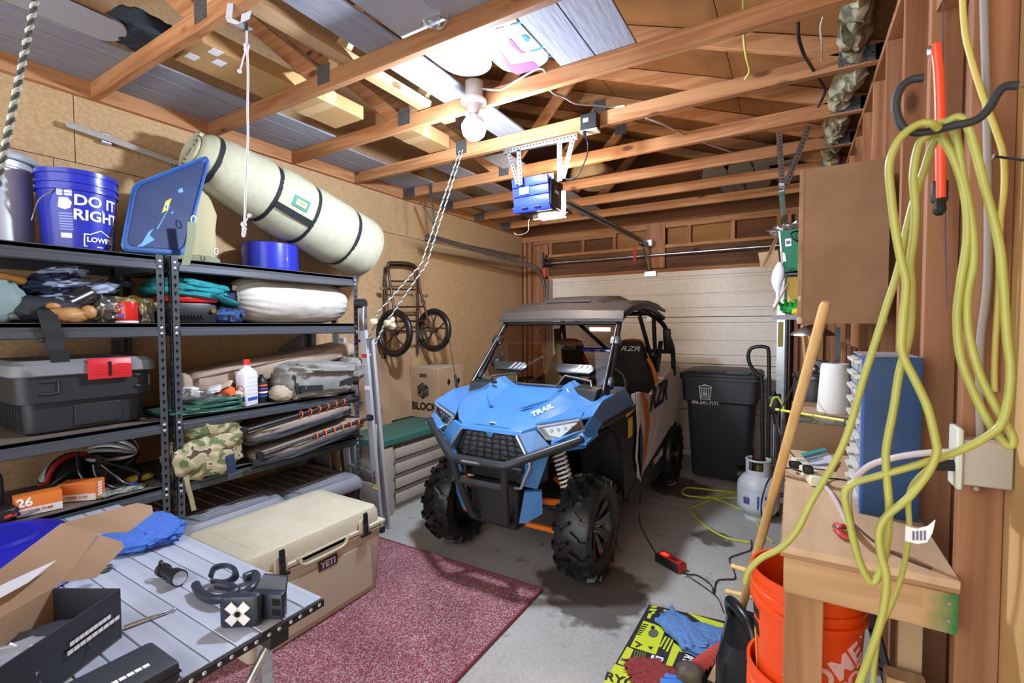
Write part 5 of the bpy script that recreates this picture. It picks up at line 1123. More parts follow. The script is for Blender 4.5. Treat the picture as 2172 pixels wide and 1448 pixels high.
# rug: woven
def rugmat():
    m = mat('red_woven_rug', '8C4A55', .95); nt = m.node_tree; N = nt.nodes; L = nt.links; b = N['Principled BSDF']
    tc = N.new('ShaderNodeTexCoord'); vo = N.new('ShaderNodeTexVoronoi'); vo.inputs['Scale'].default_value = 150; vo.inputs['Randomness'].default_value = .35
    mp = N.new('ShaderNodeMapping'); mp.inputs['Scale'].default_value = (1.5, .9, 1); L.new(tc.outputs['Object'], mp.inputs[0]); L.new(mp.outputs[0], vo.inputs['Vector'])
    r1 = N.new('ShaderNodeValToRGB'); e = r1.color_ramp.elements; e[0].color = lin('86434F'); e[1].color = lin('C2A2A2'); e[0].position = .45; e[1].position = .85
    L.new(vo.outputs['Color'], r1.inputs[0])
    nz = N.new('ShaderNodeTexNoise'); nz.inputs['Scale'].default_value = 3; nz.inputs['Detail'].default_value = 5; L.new(tc.outputs['Object'], nz.inputs['Vector'])
    r2 = N.new('ShaderNodeValToRGB'); e = r2.color_ramp.elements; e[0].color = lin('DAD4D4'); e[1].color = (1, 1, 1, 1); e[0].position = .3; e[1].position = .6; L.new(nz.outputs['Fac'], r2.inputs[0])
    mx = N.new('ShaderNodeMix'); mx.data_type = 'RGBA'; mx.blend_type = 'MULTIPLY'; mx.inputs[0].default_value = 1; L.new(r1.outputs[0], mx.inputs[6]); L.new(r2.outputs[0], mx.inputs[7]); L.new(mx.outputs[2], b.inputs['Base Color'])
    bp = N.new('ShaderNodeBump'); bp.inputs['Strength'].default_value = .6; bp.inputs['Distance'].default_value = .006; bp.invert = True; L.new(vo.outputs['Distance'], bp.inputs['Height']); L.new(bp.outputs[0], b.inputs['Normal']); return m
t = T('rug', (-1.98, 1.6, 0), 'worn dark red woven rug on the concrete in front of the vehicle', 'rug')
b = B(); b.grid(lambda u, v: (-2.66+1.385*u+.006*math.sin(v*9), .55+1.905*v+.008*math.sin(u*7), .008+.003*noise.noise(Vector((u*4, v*5, 1)))), 16, 20, .006)
O('weave', b, rugmat(), t, smooth=60)
for a, c in (((-2.66, 2.452), (-1.275, 2.460)), ((-1.275, 2.455), (-1.275, .55))): O('bound_edge', B().tube([(a[0], a[1], .011), ((a[0]+c[0])/2, (a[1]+c[1])/2, .012), (c[0], c[1], .011)], .007, 6), mat('rug_binding', '7B2F3F', .9), t, smooth=50)
# grey lidded totes on the floor under the shelf
m_glid = mat('grey_tote_lid', '7D8088', .5, bump=.03, scale=60)
m_glid2 = mat('dark_brown_lid', '5A534E', .6, bump=.05, scale=50)  # rear lid panel, darker and browner than the front
m_maroon = mat('maroon_tote', '4A2530', .45)
def floor_tote(y0, y1, h, label, tilt=0):
    x0, x1 = -3.36, -2.735
    t = T('floor_tote', ((x0+x1)/2, (y0+y1)/2, 0), label, 'tote', 'grey lidded totes under the right shelving unit')
    O('body', rbox(B(), x0+.02, x1-.02, y0+.02, y1-.02, .05, [(0, .05), (.01, .04), (h-.08, .0)]), m_maroon, t, smooth=35)
    O('lid', rbox(B(), x0, x1, y0, y1, .06, [(h-.10, 0), (h-.095, -.003), (h-.05, 0), (h-.03, .012), (h-.012, .03), (h-.012, .05)]), m_glid, t, smooth=35)
    O('lid_panel', B().prism([(x0+.03, y0+.05, h-.014), (x1-.20, y0+.05, h-.014), (x1-.20, y1-.05, h-.014), (x0+.03, y1-.05, h-.014)], (0, 0, .010), bev=.004), m_glid2, t)
    O('lid_front_panel', B().prism([(x1-.19, y0+.07, h-.014), (x1-.045, y0+.10, h-.014), (x1-.045, y1-.10, h-.014), (x1-.19, y1-.07, h-.014)], (0, 0, .012), bev=.004), m_glid, t)
    for k in range(6):
        y = y0+.09+k*(y1-y0-.18)/5
        bx('lid_rib', (x0+.05, y-.0025, h-.004), (x1-.215, y+.0025, h-.001), mat('pale_rib', '8E8A86', .5), t)
    for k in range(3): bx('lid_rib', (x1-.165+k*.042, y0+.13, h-.002), (x1-.161+k*.042, y1-.13, h+.0005), mat('pale_grey_rib', 'A5A8AE', .5), t)
    bx('red_clip', (x0+.35, y0-.01, h-.14), (x0+.44, y0+.012, h-.03), mat('red_latch', 'C3262F'), t, bev=.005)
    return t
floor_tote(1.20, 1.795, .535, 'grey lidded tote with dark ribs on the floor beside the middle shelf posts')
floor_tote(1.815, 2.41, .495, 'grey lidded tote on the floor beside the aluminium ladder')
# cooler
t = T('cooler', (-2.4, 1.58, 0), 'large tan hard cooler with black latches on the red rug edge', 'cooler')
m_cool = mat('tan_cooler_plastic', 'C2BBA4', .45, bump=.03, scale=70, col2='BCB49C')
x0, x1, y0, y1, h = -2.715, -2.12, 1.165, 2.0, .525
def R(pts): return pts
zc = .014
O('body', rbox(B(), x0, x1, y0, y1, .04, [(zc, .03), (zc+.02, .022), (.35, .004), (.37, .002), (.385, -.006), (.40, -.006)]), m_cool, t, smooth=35)
O('lid', rbox(B(), x0, x1, y0, y1, .05, [(.405, -.004), (.41, -.008), (.425, -.008), (.43, .006), (.49, .010), (.515, .022), (h, .05), (h, .09)]), m_cool, t, smooth=30)
O('lid_centre', rbox(B(), x0, x1, y0, y1, .05, [(h-.004, .085), (h+.002, .09), (h+.003, .12)]), mat('soiled_cooler_lid', 'B9B19A', .6, col2='C6BFA8', scale=5, detail=6), t, smooth=30)
for ya in (y0+.17, y1-.15):
    bx('latch_recess', (x1-.004, ya-.035, .40), (x1+.014, ya+.035, .485), m_cool, t, bev=.008, seg=2)
    lt = O('latch', B().prism([(x1+.016, ya-.016, .52), (x1+.022, ya-.016, .50), (x1+.022, ya-.014, .40), (x1+.016, ya-.014, .40)], (0, .03, 0)), m_black, t)
    O('latch_handle', B().box((x1+.022, ya, .395), (.014, .075, .018), bev=.006).box((x1+.022, ya, .42), (.012, .028, .06), bev=.004), m_black, lt, smooth=40)
    bx('lid_notch', (x1-.05, ya-.19 if ya < 1.6 else ya+.05, .44), (x1-.002, ya-.186 if ya < 1.6 else ya+.054, .512), m_print, t) if False else None
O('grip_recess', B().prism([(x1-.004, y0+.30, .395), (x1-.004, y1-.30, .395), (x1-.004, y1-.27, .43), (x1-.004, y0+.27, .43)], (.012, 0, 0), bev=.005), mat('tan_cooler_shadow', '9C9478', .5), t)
O('grip_lip', B().tube(smooth([(x1+.005, y0+.26, .435), (x1+.008, y0+.29, .392), (x1+.008, y0+.36, .385), (x1+.008, y1-.36, .385), (x1+.008, y1-.29, .392), (x1+.005, y1-.26, .435)], 5), .008, 6), m_cool, t, smooth=50)
O('front_panel', B().prism([(x1-.016, y0+.07, .05), (x1-.018, y1-.07, .05), (x1-.002, y1-.10, .30), (x1-.002, y1-.14, .33), (x1-.002, y0+.14, .33), (x1-.002, y0+.10, .30)], (.004, 0, 0), bev=.003), m_cool, t, smooth=20)
bx('name_plate', (x1-.004, 1.545, .305), (x1+.004, 1.665, .36), mat('dark_violet_plate', '352A36', .5), t, bev=.002)
lettering('YETI', .047, axes((0, 1, 0), (0, 0, 1), (x1+.0045, 1.605, .332)), mat('pale_violet_print', 'B9AEB8', .5), t, bold=.035)
for e, yy in ((1, y1), (-1, y0)):
    O('rope_handle', B().tube(smooth([(x1-.18, yy+e*.005, .38), (x1-.17, yy+e*.03, .33), (x1-.25, yy+e*.035, .31), (x1-.33, yy+e*.03, .33), (x1-.32, yy+e*.005, .38)], 5), .010, 8), m_black, t, smooth=50)
    bx('corner_lip', (x1-.08, yy-.03 if e > 0 else yy-.012, .405), (x1+.012, yy+.012 if e > 0 else yy+.03, .43), m_cool, t, bev=.008, seg=2)
for xx in (x0+.07, x1-.07):
    for yy in (y0+.08, y1-.08): O('foot', B().cyl((xx, yy, 0), (xx, yy, .018), .025, n=12), m_rubber, t)
# ladder
t = T('ladder', (-2.86, 2.52, 0), 'folded silver aluminium ladder leaning at the right end of the shelves', 'ladder')
lean = .087
def lx(z): return 2.53-lean*z
m_ald = mat('ladder_aluminium', 'C6CAD2', .35, .35, col2='B8BDC6', scale=3, stretch=(1, 1, .2))
for x, d0 in ((-2.725, 0), (-3.10, .05)):
    for dy in (d0, d0+.075):
        O('rail', B().prism([(x-.03, lx(0)+dy, 0), (x+.03, lx(0)+dy, 0), (x+.03, lx(1.68)+dy, 1.68 if dy == d0 else 1.5), (x-.03, lx(1.68)+dy, 1.68 if dy == d0 else 1.5)], (0, .024, 0), bev=.003), m_ald, t)
for k in range(6): O('rung', B().cyl((-3.10, lx(.2+k*.27)+.062, .2+k*.27), (-2.735, lx(.2+k*.27)+.012, .2+k*.27), .015, n=8), m_ald, t, smooth=50)
O('hinge', B().cyl((-2.70, lx(1.72)+.01, 1.76), (-2.77, lx(1.72)+.01, 1.76), .035, n=18), m_black, t, smooth=40)
bx('hinge_plate', (-2.745, lx(1.6)-.012, 1.56), (-2.695, lx(1.6)+.03, 1.74), m_steel, t, bev=.006)
O('lock_pin', B().cyl((-2.70, lx(1.5)+.01, 1.50), (-2.64, lx(1.5)+.01, 1.50), .009, n=10), m_steel, t, smooth=50)
def lq(z, y, dz): return [(-2.6985, y, z), (-2.6985, y+.02, z), (-2.6985, y+.02, z+dz), (-2.6985, y, z+dz)]
def sticker(z, dz, m, nm='sticker', w=.02): 
    A = Tr(-2.725, lx(z)-.0015, z); O(nm, B(A).b2((-.026, 0, 0), (.026, -.001, dz)), m, t)
sticker(.35, .50, m_wprint); sticker(.36, .22, mat('yellow_label', 'D9B73A'), 'warning_sticker'); sticker(1.36, .03, mat('red_print', 'B02A2A')); sticker(1.12, .2, mat('white_sticker', 'E8DADF'))
A = Tr(-2.725, lx(.44)-.0035, .44)
lettering('DANGER', .04, A @ axes((0, 0, 1), (-1, 0, 0), (0, 0, .03)), m_print, t, bold=.02)
O('danger_figure', B(A).b2((-.012, 0, .22), (.012, .0008, .28)).b2((-.012, 0, .31), (.012, .0008, .36)), m_print, t)
O('foot', B().b2((-2.78, lx(0)-.006, 0), (-2.69, lx(0)+.03, .05), bev=.005), m_rubber, t)
# leaning board behind the shelf (dark grey) + steel legs behind
t = T('grey_board', (-3.39, 2.05, .8), 'grey board leaning on the wall behind the right shelving unit', 'board')
O('panel', B().prism([P(590, 740, x=-3.40), P(650, 700, x=-3.40), P(668, 690, x=-3.40), P(668, 1000, x=-3.40), P(590, 1000, x=-3.40)], (.012, 0, 0)), mat('grey_board_paint', '6E6F70', .7), t)
t = T('leaning_panels', (-3.30, 2.44, 0), 'brown and metal panels standing on the floor between the shelves and the deck box', 'panels')
for k, (ya, w_, m_) in enumerate(((2.44, .10, mat('dull_metal_panel', '8A8782', .4, .5)), (2.47, .13, mat('brown_panel', '7A5A3C', .7)), (2.50, .10, mat('dull_metal_panel', '8A8782')))): bx('panel', (-3.36+.012*k, ya, 0), (-3.36+.012*k+.09+w_, ya+.018, .68-.03*k), m_, t, bev=.002)
# deck box
t = T('deck_box', (-3.13, 3.3, 0), 'beige resin deck box with dark green lid under the cardboard carton', 'box')
m_res = mat('beige_resin', 'A99F92', .55, col2='A1978A', scale=20)
x0, x1, y0, y1, h = -3.375, -2.90, 2.72, 4.0, .60
O('body', rbox(B(), x0, x1, y0, y1, .03, [(0, .02), (h, 0)]), m_res, t, smooth=30)
for k in range(4):
    z = .07+k*.13
    O('front_panel', B().prism([(x1-.005, y0+.16, z), (x1-.005, y1-.1, z), (x1-.005, y1-.1, z+.085), (x1-.005, y0+.16, z+.085)], (.014, 0, 0), bev=.005), m_res, t, smooth=30)
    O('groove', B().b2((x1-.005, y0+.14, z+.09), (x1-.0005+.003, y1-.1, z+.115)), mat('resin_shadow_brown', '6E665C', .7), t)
for yy in (y0, y0+.10): pass
O('corner_pillar', B().prism([(x1+.018, y0-.012, 0), (x1+.018, y0+.13, 0), (x1-.02, y0+.13, 0), (x1-.02, y0-.012, 0)], (0, 0, h-.01), bev=.012), m_res, t, smooth=40)
for k in range(2): O('end_panel', B().b2((x0+.06, y0-.006, .08+k*.25), (x1-.05, y0+.01, .28+k*.25), bev=.006), m_res, t, smooth=40)
O('lid', rbox(B(), x0-.01, x1+.03, y0-.03, y1+.02, .05, [(h, 0), (h+.002, -.004), (h+.045, 0), (h+.055, .012), (h+.06, .04)]), mat('green_resin_lid', '2F5A50', .5, bump=.04, scale=60, col2='35635A'), t, smooth=35)
# printed carton on deck box
zb = h+.062
t = T('carton', (-3.17, 3.85, zb), 'brown cardboard carton printed BLOCK standing on the green deck box lid', 'box')
x0, x1, y0, y1, h2 = -3.37, -3.0, 3.58, 3.98, .51
bx('carton_body', (x0, y0, zb), (x1, y1, zb+h2), m_card, t, bev=.003)
bx('top_sheet', (x0+.02, y0+.02, zb+h2), (x1-.02, y1-.02, zb+h2+.003), mat('pale_sheet', 'B9AFA6', .7, col2='8E8278', scale=20), t)
lettering('BLOCK', .105, axes((1, 0, 0), (0, 0, 1), ((x0+x1)/2-.005, y0-.001, zb+.115)), m_print, t, bold=.04, sx=.95)
hexp = [((x0+x1)/2-.02+.085*math.cos(PI/6+PI/3*k), y0-.0005, zb+.275+.085*math.sin(PI/6+PI/3*k)) for k in range(6)]
O('printed_emblem', B().prism(hexp, (0, -.001, 0)), mat('speckled_print', '191710', .8, col2='7A6444', scale=38, thr=(.5, .58)), t)
O('hand_hole', B().b2(((x0+x1)/2-.06, y0-.001, zb+.415), ((x0+x1)/2+.03, y0-.003, zb+.45), bev=.0), mat('hole_brown', '4A3A28', .9), t)
A = axes((0, 1, 0), (0, 0, 1), (x1+.001, y0, zb))
lettering('BLOCK', .06, A @ Tr(.22, .21, 0), m_print, t, bold=.02)
for u, v in ((.06, .21), (.16, .36), (.32, .36)): O('diamond', B(A).prism([(u-.028, v, 0), (u, v-.04, 0), (u+.028, v, 0), (u, v+.04, 0)], (0, 0, .001)), m_print, t)
# flattened cartons behind
for i, (ya, yb, za, zb_, xo, lab) in enumerate(((2.76, 3.25, .66, 1.28, -3.33, 'flattened brown carton leaning on the wall beside the ladder'), (3.08, 3.62, .67, 1.32, -3.37, 'flattened brown carton on the wall behind the printed carton'))):
    t = T('flat_carton', (xo, (ya+yb)/2, za), lab, 'cardboard')
    O('panel', B().prism([(xo+.02, ya, za), (xo+.02, yb, za), (xo-.02, yb, zb_), (xo-.02, ya, zb_)], (-.012, 0, 0)), m_card, t)
    O('fold_line', B().b2((xo+.0205, (ya+yb)/2-.002, za), (xo+.021, (ya+yb)/2+.002, za+.02)), mat('hole_brown', '4A3A28', .9), t)
    if i == 0:
        A = axes((0, 1, 0), (-.07, 0, 1), (xo+.0, 2.97, za+.42)); lettering('CAR', .03, A @ Tr(.05, .06, .004), mat('carton_grey_print', '6B5E48', .8), t)
        for dy, dz in ((.09, .0), (.13, -.28)): O('print_mark', B(A).b2((dy-.025, dz-.03, .006 if dz == 0 else .004), (dy+.025, dz+.03, .0068 if dz == 0 else .0048)), mat('carton_grey_print', '6B5E48', .8), t)
# ---------------------------------------------------------------- wall cart
t = T('game_cart', (-3.3, 3.45, 1.3), 'brown tubular cart with two spoked wheels hanging on the particle board wall', 'cart')
m_cart = mat('brown_enamel_tube', '4A3730', .35, .3)
C_ = lambda px, py, x=-3.33: P(px, py, x=x)
def tb(pts, r=.013, name='frame_tube', m=m_cart): return O(name, B().tube([Vector(q) for q in pts], r, 8), m, t, smooth=50)
tb(smooth([C_(818, 765, -3.38), C_(816, 600, -3.38), C_(824, 566, -3.37), C_(836, 562, -3.37), C_(868, 564, -3.37), C_(884, 574, -3.36), C_(886, 600, -3.36)], 5)+[C_(886, 752, -3.38)])
tb(smooth([C_(842, 700, -3.2), C_(826, 590, -3.3), C_(823, 562, -3.3), C_(832, 556, -3.3), C_(870, 559, -3.3), C_(884, 572, -3.3), C_(892, 620, -3.27)], 5)+[C_(914, 700, -3.2)])
for (xa, ya), (xb, yb) in (((829, 596), (883, 597)), ((822, 613), (880, 614)), ((838, 651), (898, 650)), ((848, 681), (900, 680)), ((826, 668), (884, 668))): tb([C_(xa, ya, -3.31), C_(xb, yb, -3.31)], .009, 'cross_bar')
for (px, py) in ((836, 706), (920, 700)):
    w = T('wheel', C_(px, py, -3.2)); w.parent = t; w.location = w.location-WL[t.name]; WL[w.name] = C_(px, py, -3.2)
    c = C_(px, py, -3.2); rr_ = .20
    O('tyre', B(Tr(c) @ Rx(PI/2)).tube([Vector((rr_*math.cos(a), rr_*math.sin(a), 0)) for a in [2*PI*i/40 for i in range(40)]], .026, 10, closed=True), m_rubber, w, smooth=60)
    O('rim', B(Tr(c) @ Rx(PI/2)).tube([Vector((.168*math.cos(a), .168*math.sin(a), 0)) for a in [2*PI*i/40 for i in range(40)]], .011, 8, closed=True), m_cart, w, smooth=60)
    for k in range(5):
        a = 2*PI*k/5+.3
        O('spoke', B(Tr(c) @ Rx(PI/2)).tube([Vector((0, 0, 0)), Vector((.08*math.cos(a), .08*math.sin(a), 0))], .012, 6).tube([Vector((.08*math.cos(a), .08*math.sin(a), 0)), Vector((.165*math.cos(a-.2), .165*math.sin(a-.2), 0))], .009, 6).tube([Vector((.08*math.cos(a), .08*math.sin(a), 0)), Vector((.165*math.cos(a+.2), .165*math.sin(a+.2), 0))], .009, 6), m_cart, w, smooth=50)
    O('hub', B().cyl(c-Vector((0, .03, 0)), c+Vector((0, .03, 0)), .03, n=14), m_cart, w, smooth=40)
tb([C_(836, 706, -3.2), C_(920, 700, -3.2)], .012, 'axle', m_steel)
for px, py in ((812, 612), (902, 627)): O('clamp', B().box(C_(px, py, -3.3), (.04, .05, .03), bev=.006), m_steel, t)
# ---------------------------------------------------------------- folding aluminium table with things on it
t = T('camp_table', (-2.0, .55, 0), 'roll-top aluminium slat table in the left foreground', 'table')
m_slat = mat('brushed_slat', 'AEB5C4', .4, .25, col2='BCC3D0', scale=3, stretch=(.2, 6, 1), rvar=.06)
ZT = .742; xr, xl, yt_ = -1.268, -2.783, .936; sw = .0667
ns = 12
for k in range(ns):
    y1 = yt_-k*sw; bx('slat', (xl, y1-sw+.004, ZT-.014), (xr, y1, ZT), m_slat, t, bev=.0015)
bx('slat_underlay', (xl+.02, yt_-ns*sw, ZT-.022), (xr-.02, yt_-.01, ZT-.0145), mat('dark_gap', '3A2A1A'), t)
for x in (xr, xl-.012):
    bx('end_bar', (x, yt_-ns*sw, ZT-.026), (x+.012, yt_, ZT-.003), m_black, t, bev=.002)
for k in range(ns):
    for dy in (.018, .048): O('rivet', B().sph((xr+.012, yt_-k*sw-dy, ZT-.013), (.003, .006, .006), 5), m_rivet, t, smooth=60)
for yy in (yt_-.14, yt_-.62):
    O('leg', B().b2((xr-.10, yy-.016, 0), (xr-.068, yy+.016, ZT-.03), bev=.003), m_alu, t)
    O('leg', B().b2((xl+.06, yy-.016, 0), (xl+.092, yy+.016, ZT-.03), bev=.003), m_alu, t)
for e in (0, 1):
    O('cross_brace', B().cyl((xr-.04, yt_-.14-.0*e, ZT-.06) if e == 0 else (xr-.06, yt_-.62, ZT-.06), (xr-.04, yt_-.62, .08) if e == 0 else (xr-.06, yt_-.14, .08), .012, n=10), m_alu, t, smooth=50)
bx('brace_socket', (xr-.06, yt_-.17, ZT-.075), (xr-.005, yt_-.11, ZT-.027), mat('black_plastic', '1B1C1E'), t, bev=.003)
bx('stretcher', (xr-.09, yt_-.62, ZT-.055), (xr-.065, yt_-.1, ZT-.03), m_alu, t)
# open carton
e1 = Vector((.5, -.866, 0)); e2 = Vector((-.866, -.5, 0)); c0 = Vector((-1.575, .525, ZT+.001)); L1, L2, hh = .40, .185, .137
m_blk = mat('black_card', '2B2E36', .6)
t = T('open_carton', c0+e1*.2+e2*.09, 'open black carton with brown cardboard lid standing up on the slat table', 'box')
def wallp(a, b_, h0, h1, m, nm, tk=.004): 
    a = Vector(a); b_ = Vector(b_); n = (b_-a).cross(Vector((0, 0, 1))).normalized()*tk
    return O(nm, B().prism([a+Vector((0, 0, h0)), b_+Vector((0, 0, h0)), b_+Vector((0, 0, h1)), a+Vector((0, 0, h1))], n), m, t)
nw = wallp(c0, c0+e1*L1, 0, hh, m_blk, 'near_wall'); wallp(c0+e2*L2, c0+e2*L2+e1*L1, 0, hh, m_card, 'far_wall'); wallp(c0, c0+e2*L2, 0, hh, m_blk, 'end_wall'); wallp(c0+e1*L1, c0+e1*L1+e2*L2, 0, hh, m_blk, 'end_wall')
O('bottom', B().prism([c0, c0+e1*L1, c0+e1*L1+e2*L2, c0+e2*L2], (0, 0, .004)), m_card, t)
A = axes(-e1, (0, 0, 1), c0+e1*.11-e2*.0052+Vector((0, 0, .075)))
for k, w in ((0, .058), (1, .075)):
    for j in range(9): O('blurred_print', B(A).b2((.02-w+.01*k+j*w*.22, .004-.018*k, 0), (.02-w+.01*k+j*w*.22+w*.19, .014-.018*k, .0008)), m_wprint, t)
h0 = c0+e2*L2+Vector((0, 0, hh)); wdir = (e2*.42+Vector((0, 0, .9))).normalized(); nl = e1.cross(wdir)
def lid(nm, px, th=.0035): return O(nm, B().prism([PL(x, y, h0, nl) for x, y in px], nl*th), m_card, t)
lid('lid_panel', [(-60, 1345), (130, 1237), (212, 1130), (130, 1110), (0, 1208), (-60, 1255)])
nl2 = (nl+Vector((.0, .0, .35))).normalized()
lid('lid_ear', [(212, 1130), (272, 1128), (325, 1088), (322, 1072), (292, 1066), (275, 1070), (130, 1110)], .003)
lid('lid_ear', [(130, 1234), (205, 1224), (235, 1190), (264, 1160), (258, 1148), (212, 1134)], .003)
O('paper', B().prism([PL(x, y, h0+Vector((.03, .01, 0)), nl) for x, y in ((-40, 1290), (60, 1235), (122, 1186), (20, 1232), (-40, 1262))], nl*.002), mat('white_paper', 'D8DCE6', .7), t)
for k, (u, v, d, mm) in enumerate(((.10, .09, (.16, .12, .06), m_blk), (.22, .08, (.14, .10, .06), mat('violet_grey_film', '8E8A9E', .3, bump=.5, scale=20)), (.16, .11, (.10, .06, .07), m_silver), (.30, .09, (.12, .12, .05), m_blk))):
    O('contents', B(Tr(c0+e1*u+e2*v+Vector((0, 0, .055))) @ Rz(1.05)).blob((0, 0, 0), d, .5, .15, 4, 110+k, 22, fold=.1), mm, t, smooth=50)
# black case
c = P(300, 1405, z=ZT+.03); t = T('hard_case', Vector((c.x, c.y, ZT)), 'small black hard case with rounded edges at the front of the slat table', 'case')
ca = P(372, 1398, z=ZT+.045)
q0 = Vector((-1.262, .505, ZT)); ea = Vector((-.58, -.81, 0)).normalized(); eb = Vector((-.81, .58, 0)).normalized()
q0 = P(383, 1418, z=ZT+.03); q0.z = ZT+.001
eb = (P(330, 1364, z=ZT+.05)-P(385, 1404, z=ZT+.05)); eb.z = 0; wv = eb.length; eb.normalize(); ea = Vector((eb.y, -eb.x, 0)); ea = ea if ea.y < 0 else -ea
O('case', B(axes(ea, eb, q0)).box((.15, wv/2+.005, .026 if ea.cross(eb).z > 0 else -.026), (.30, wv+.02, .052), bev=.012), m_blk, t, smooth=40)
zt = .0525 if ea.cross(eb).z > 0 else -.0525
O('seam', B(axes(ea, eb, q0)).box((.15, wv/2+.005, zt/2), (.302, wv+.022, .003), bev=.001), m_hole, t)
Al = axes(-ea, -eb, q0+ea*.12+eb*(wv*.35)+Vector((0, 0, .0525))) ; [O('blurred_print', B(Al).b2((-.075+j*.0152, -.006, 0), (-.075+j*.0152+.0125, .006, .0008)), m_wprint, t) for j in range(10)]
# flashlight
t = T('flashlight', P(370, 1222, z=ZT), 'small black flashlight with bright reflector lying on the slat table', 'flashlight')
a = P(343, 1207, z=ZT+.026); e = P(388, 1229, z=ZT+.028); d = (e-a).normalized()
O('body', B().tube([a, a+d*.02, a+d*.022, a+d*.07, a+d*.085, a+d*.12], .02, 18, rs=[.022, .022, .017, .017, .025, .026]), m_black, t, smooth=40)
O('lens', B().cyl(a+d*.12, a+d*.122, .022, n=18), mat('flashlight_reflector', 'DDE2E8', .15, .6), t, smooth=30)
O('pocket_clip', B().box(a+d*.05+Vector((0, 0, -.02)), (.03, .03, .006)), m_steel, t)
O('tail_ring', B().tube([a+Vector((.0, .0, .0))+Vector((.016*math.cos(q), .0, .016*math.sin(q)+.012)) for q in [2*PI*i/14 for i in range(14)]], .004, 6, closed=True), m_black, t, smooth=50)
# helmet lamp bracket
t = T('headlamp_bracket', P(510, 1280, z=ZT), 'black clamp bracket with curved arms and white cross knob on the slat table', 'bracket')
Q = lambda px, py, dz=.03: P(px, py, z=ZT+dz)
m_nv = mat('navy_black_plastic', '2A303C', .35)
O('strap_ring', B().tube(smooth([Q(447, 1222, .03), Q(455, 1205, .045), Q(478, 1199, .05), Q(496, 1206, .045), Q(499, 1222, .035), Q(480, 1234, .02), Q(450, 1232, .02)], 5), .008, 6, flat=1.8), m_nv, t, smooth=50)
O('arm', B().tube(smooth([Q(415, 1240, .02), Q(425, 1258, .02), Q(450, 1270, .02), Q(475, 1268, .025), Q(500, 1255, .03), Q(490, 1245, .03), Q(460, 1240, .03)], 5), .014, 8), m_nv, t, smooth=50)
O('arm', B().tube(smooth([Q(508, 1262, .02), Q(530, 1252, .03), Q(542, 1235, .03), Q(540, 1218, .02), Q(518, 1225, .02)], 5), .015, 8), m_nv, t, smooth=50)
c = Q(512, 1292, .045)
A = Tr(c) @ Rz(.62)
O('clamp_body', B(A).box((0, 0, 0), (.11, .035, .095), bev=.014), m_nv, t, smooth=40)
cr = B(A)
for k in range(4): cr.loft([[(-.011, -.019, 0), (.011, -.019, 0), (.011, -.023, 0), (-.011, -.023, 0)], [(-.013, -.019, .036), (.013, -.019, .036), (.013, -.023, .036), (-.013, -.023, .036)]], M=Ry(PI/4+k*PI/2))
O('cross_knob', cr, m_wprint, t); O('knob_hole', B(A).cyl((0, -.0232, 0), (0, -.0245, 0), .008, n=12), m_hole, t)
c = Q(570, 1280, .04); A2 = Tr(c) @ Rz(.45)
O('end_block', B(A2).box((0, 0, 0), (.10, .03, .075), bev=.006), m_nv, t, smooth=40)
O('end_wing', B(A2).prism([(-.05, .01, .03), (.045, .01, .03), (.04, .03, .065), (-.035, .03, .07)], (0, .008, 0)), m_nv, t)
for k in (0, 1): O('slot', B(A2).b2((.02, -.0155, -.025+k*.03), (.045, -.0145, -.005+k*.03)), m_hole, t)
# rod, cloth, blue dome
t = T('steel_rod', Q(320, 1312, 0), 'thin polished steel rod lying on the slat table beside the open carton', 'rod')
O('rod', B().tube([Q(262, 1331, .006), Q(355, 1297, .006), Q(360, 1295, .006), Q(371, 1292, .006)], .005, 8, rs=[.006, .006, .003, .003]), m_chrome, t, smooth=50)
O('tip', B().sph(Q(371, 1292, .006), .0045, 6), m_steel, t, smooth=60)
t = T('blue_towel', Q(300, 1140, 0), 'crumpled blue towel on the far edge of the slat table', 'towel')
m_bt = mat('blue_microfibre', '3A62B4', .95, bump=.4, scale=60, col2='4770C2')
O('towel', B(Tr(Q(315, 1122, .025)) @ Rz(-.1)).blob((0, 0, 0), (.34, .20, .06), .8, .15, 3, 121, 40, fold=.14), m_bt, t, smooth=60)
O('towel_end', B(Tr(Q(258, 1150, .025)) @ Rz(.6)).blob((0, 0, 0), (.26, .14, .05), .8, .15, 3, 122, 34, fold=.14), m_bt, t, smooth=60)
t = T('blue_basin', (-2.52, .50, ZT), 'upturned royal blue plastic basin at the far left of the slat table', 'basin')
O('basin', B(Tr(-2.30, .415, ZT+.002)).lathe([(.26, 0), (.27, .004), (.25, .02), (.235, .10), (.20, .135), (.10, .15), (.001, .152)], n=48), mat('royal_blue_plastic', '16188F', .35, col2='1A1D9A', scale=5), t, smooth=40)
O('foot_ring', B(Tr(-2.30, .415, ZT+.14)).lathe([(.13, 0), (.14, .006), (.13, .014), (.12, .008)], n=36), mat('royal_blue_plastic', '16188F'), t, smooth=40)
# cable end on the table
t = T('charging_lead', Q(220, 1205, 0), 'small grey clip and black lead end behind the carton flap on the table', 'lead')
O('lead', B().tube(smooth([Q(208, 1215, .004), Q(225, 1212, .004), Q(236, 1204, .006), Q(230, 1198, .008)], 5), .003, 6), m_black, t, smooth=50)
O('clip', B().box(Q(228, 1203, .008), (.02, .03, .012), bev=.003), m_steel, t)
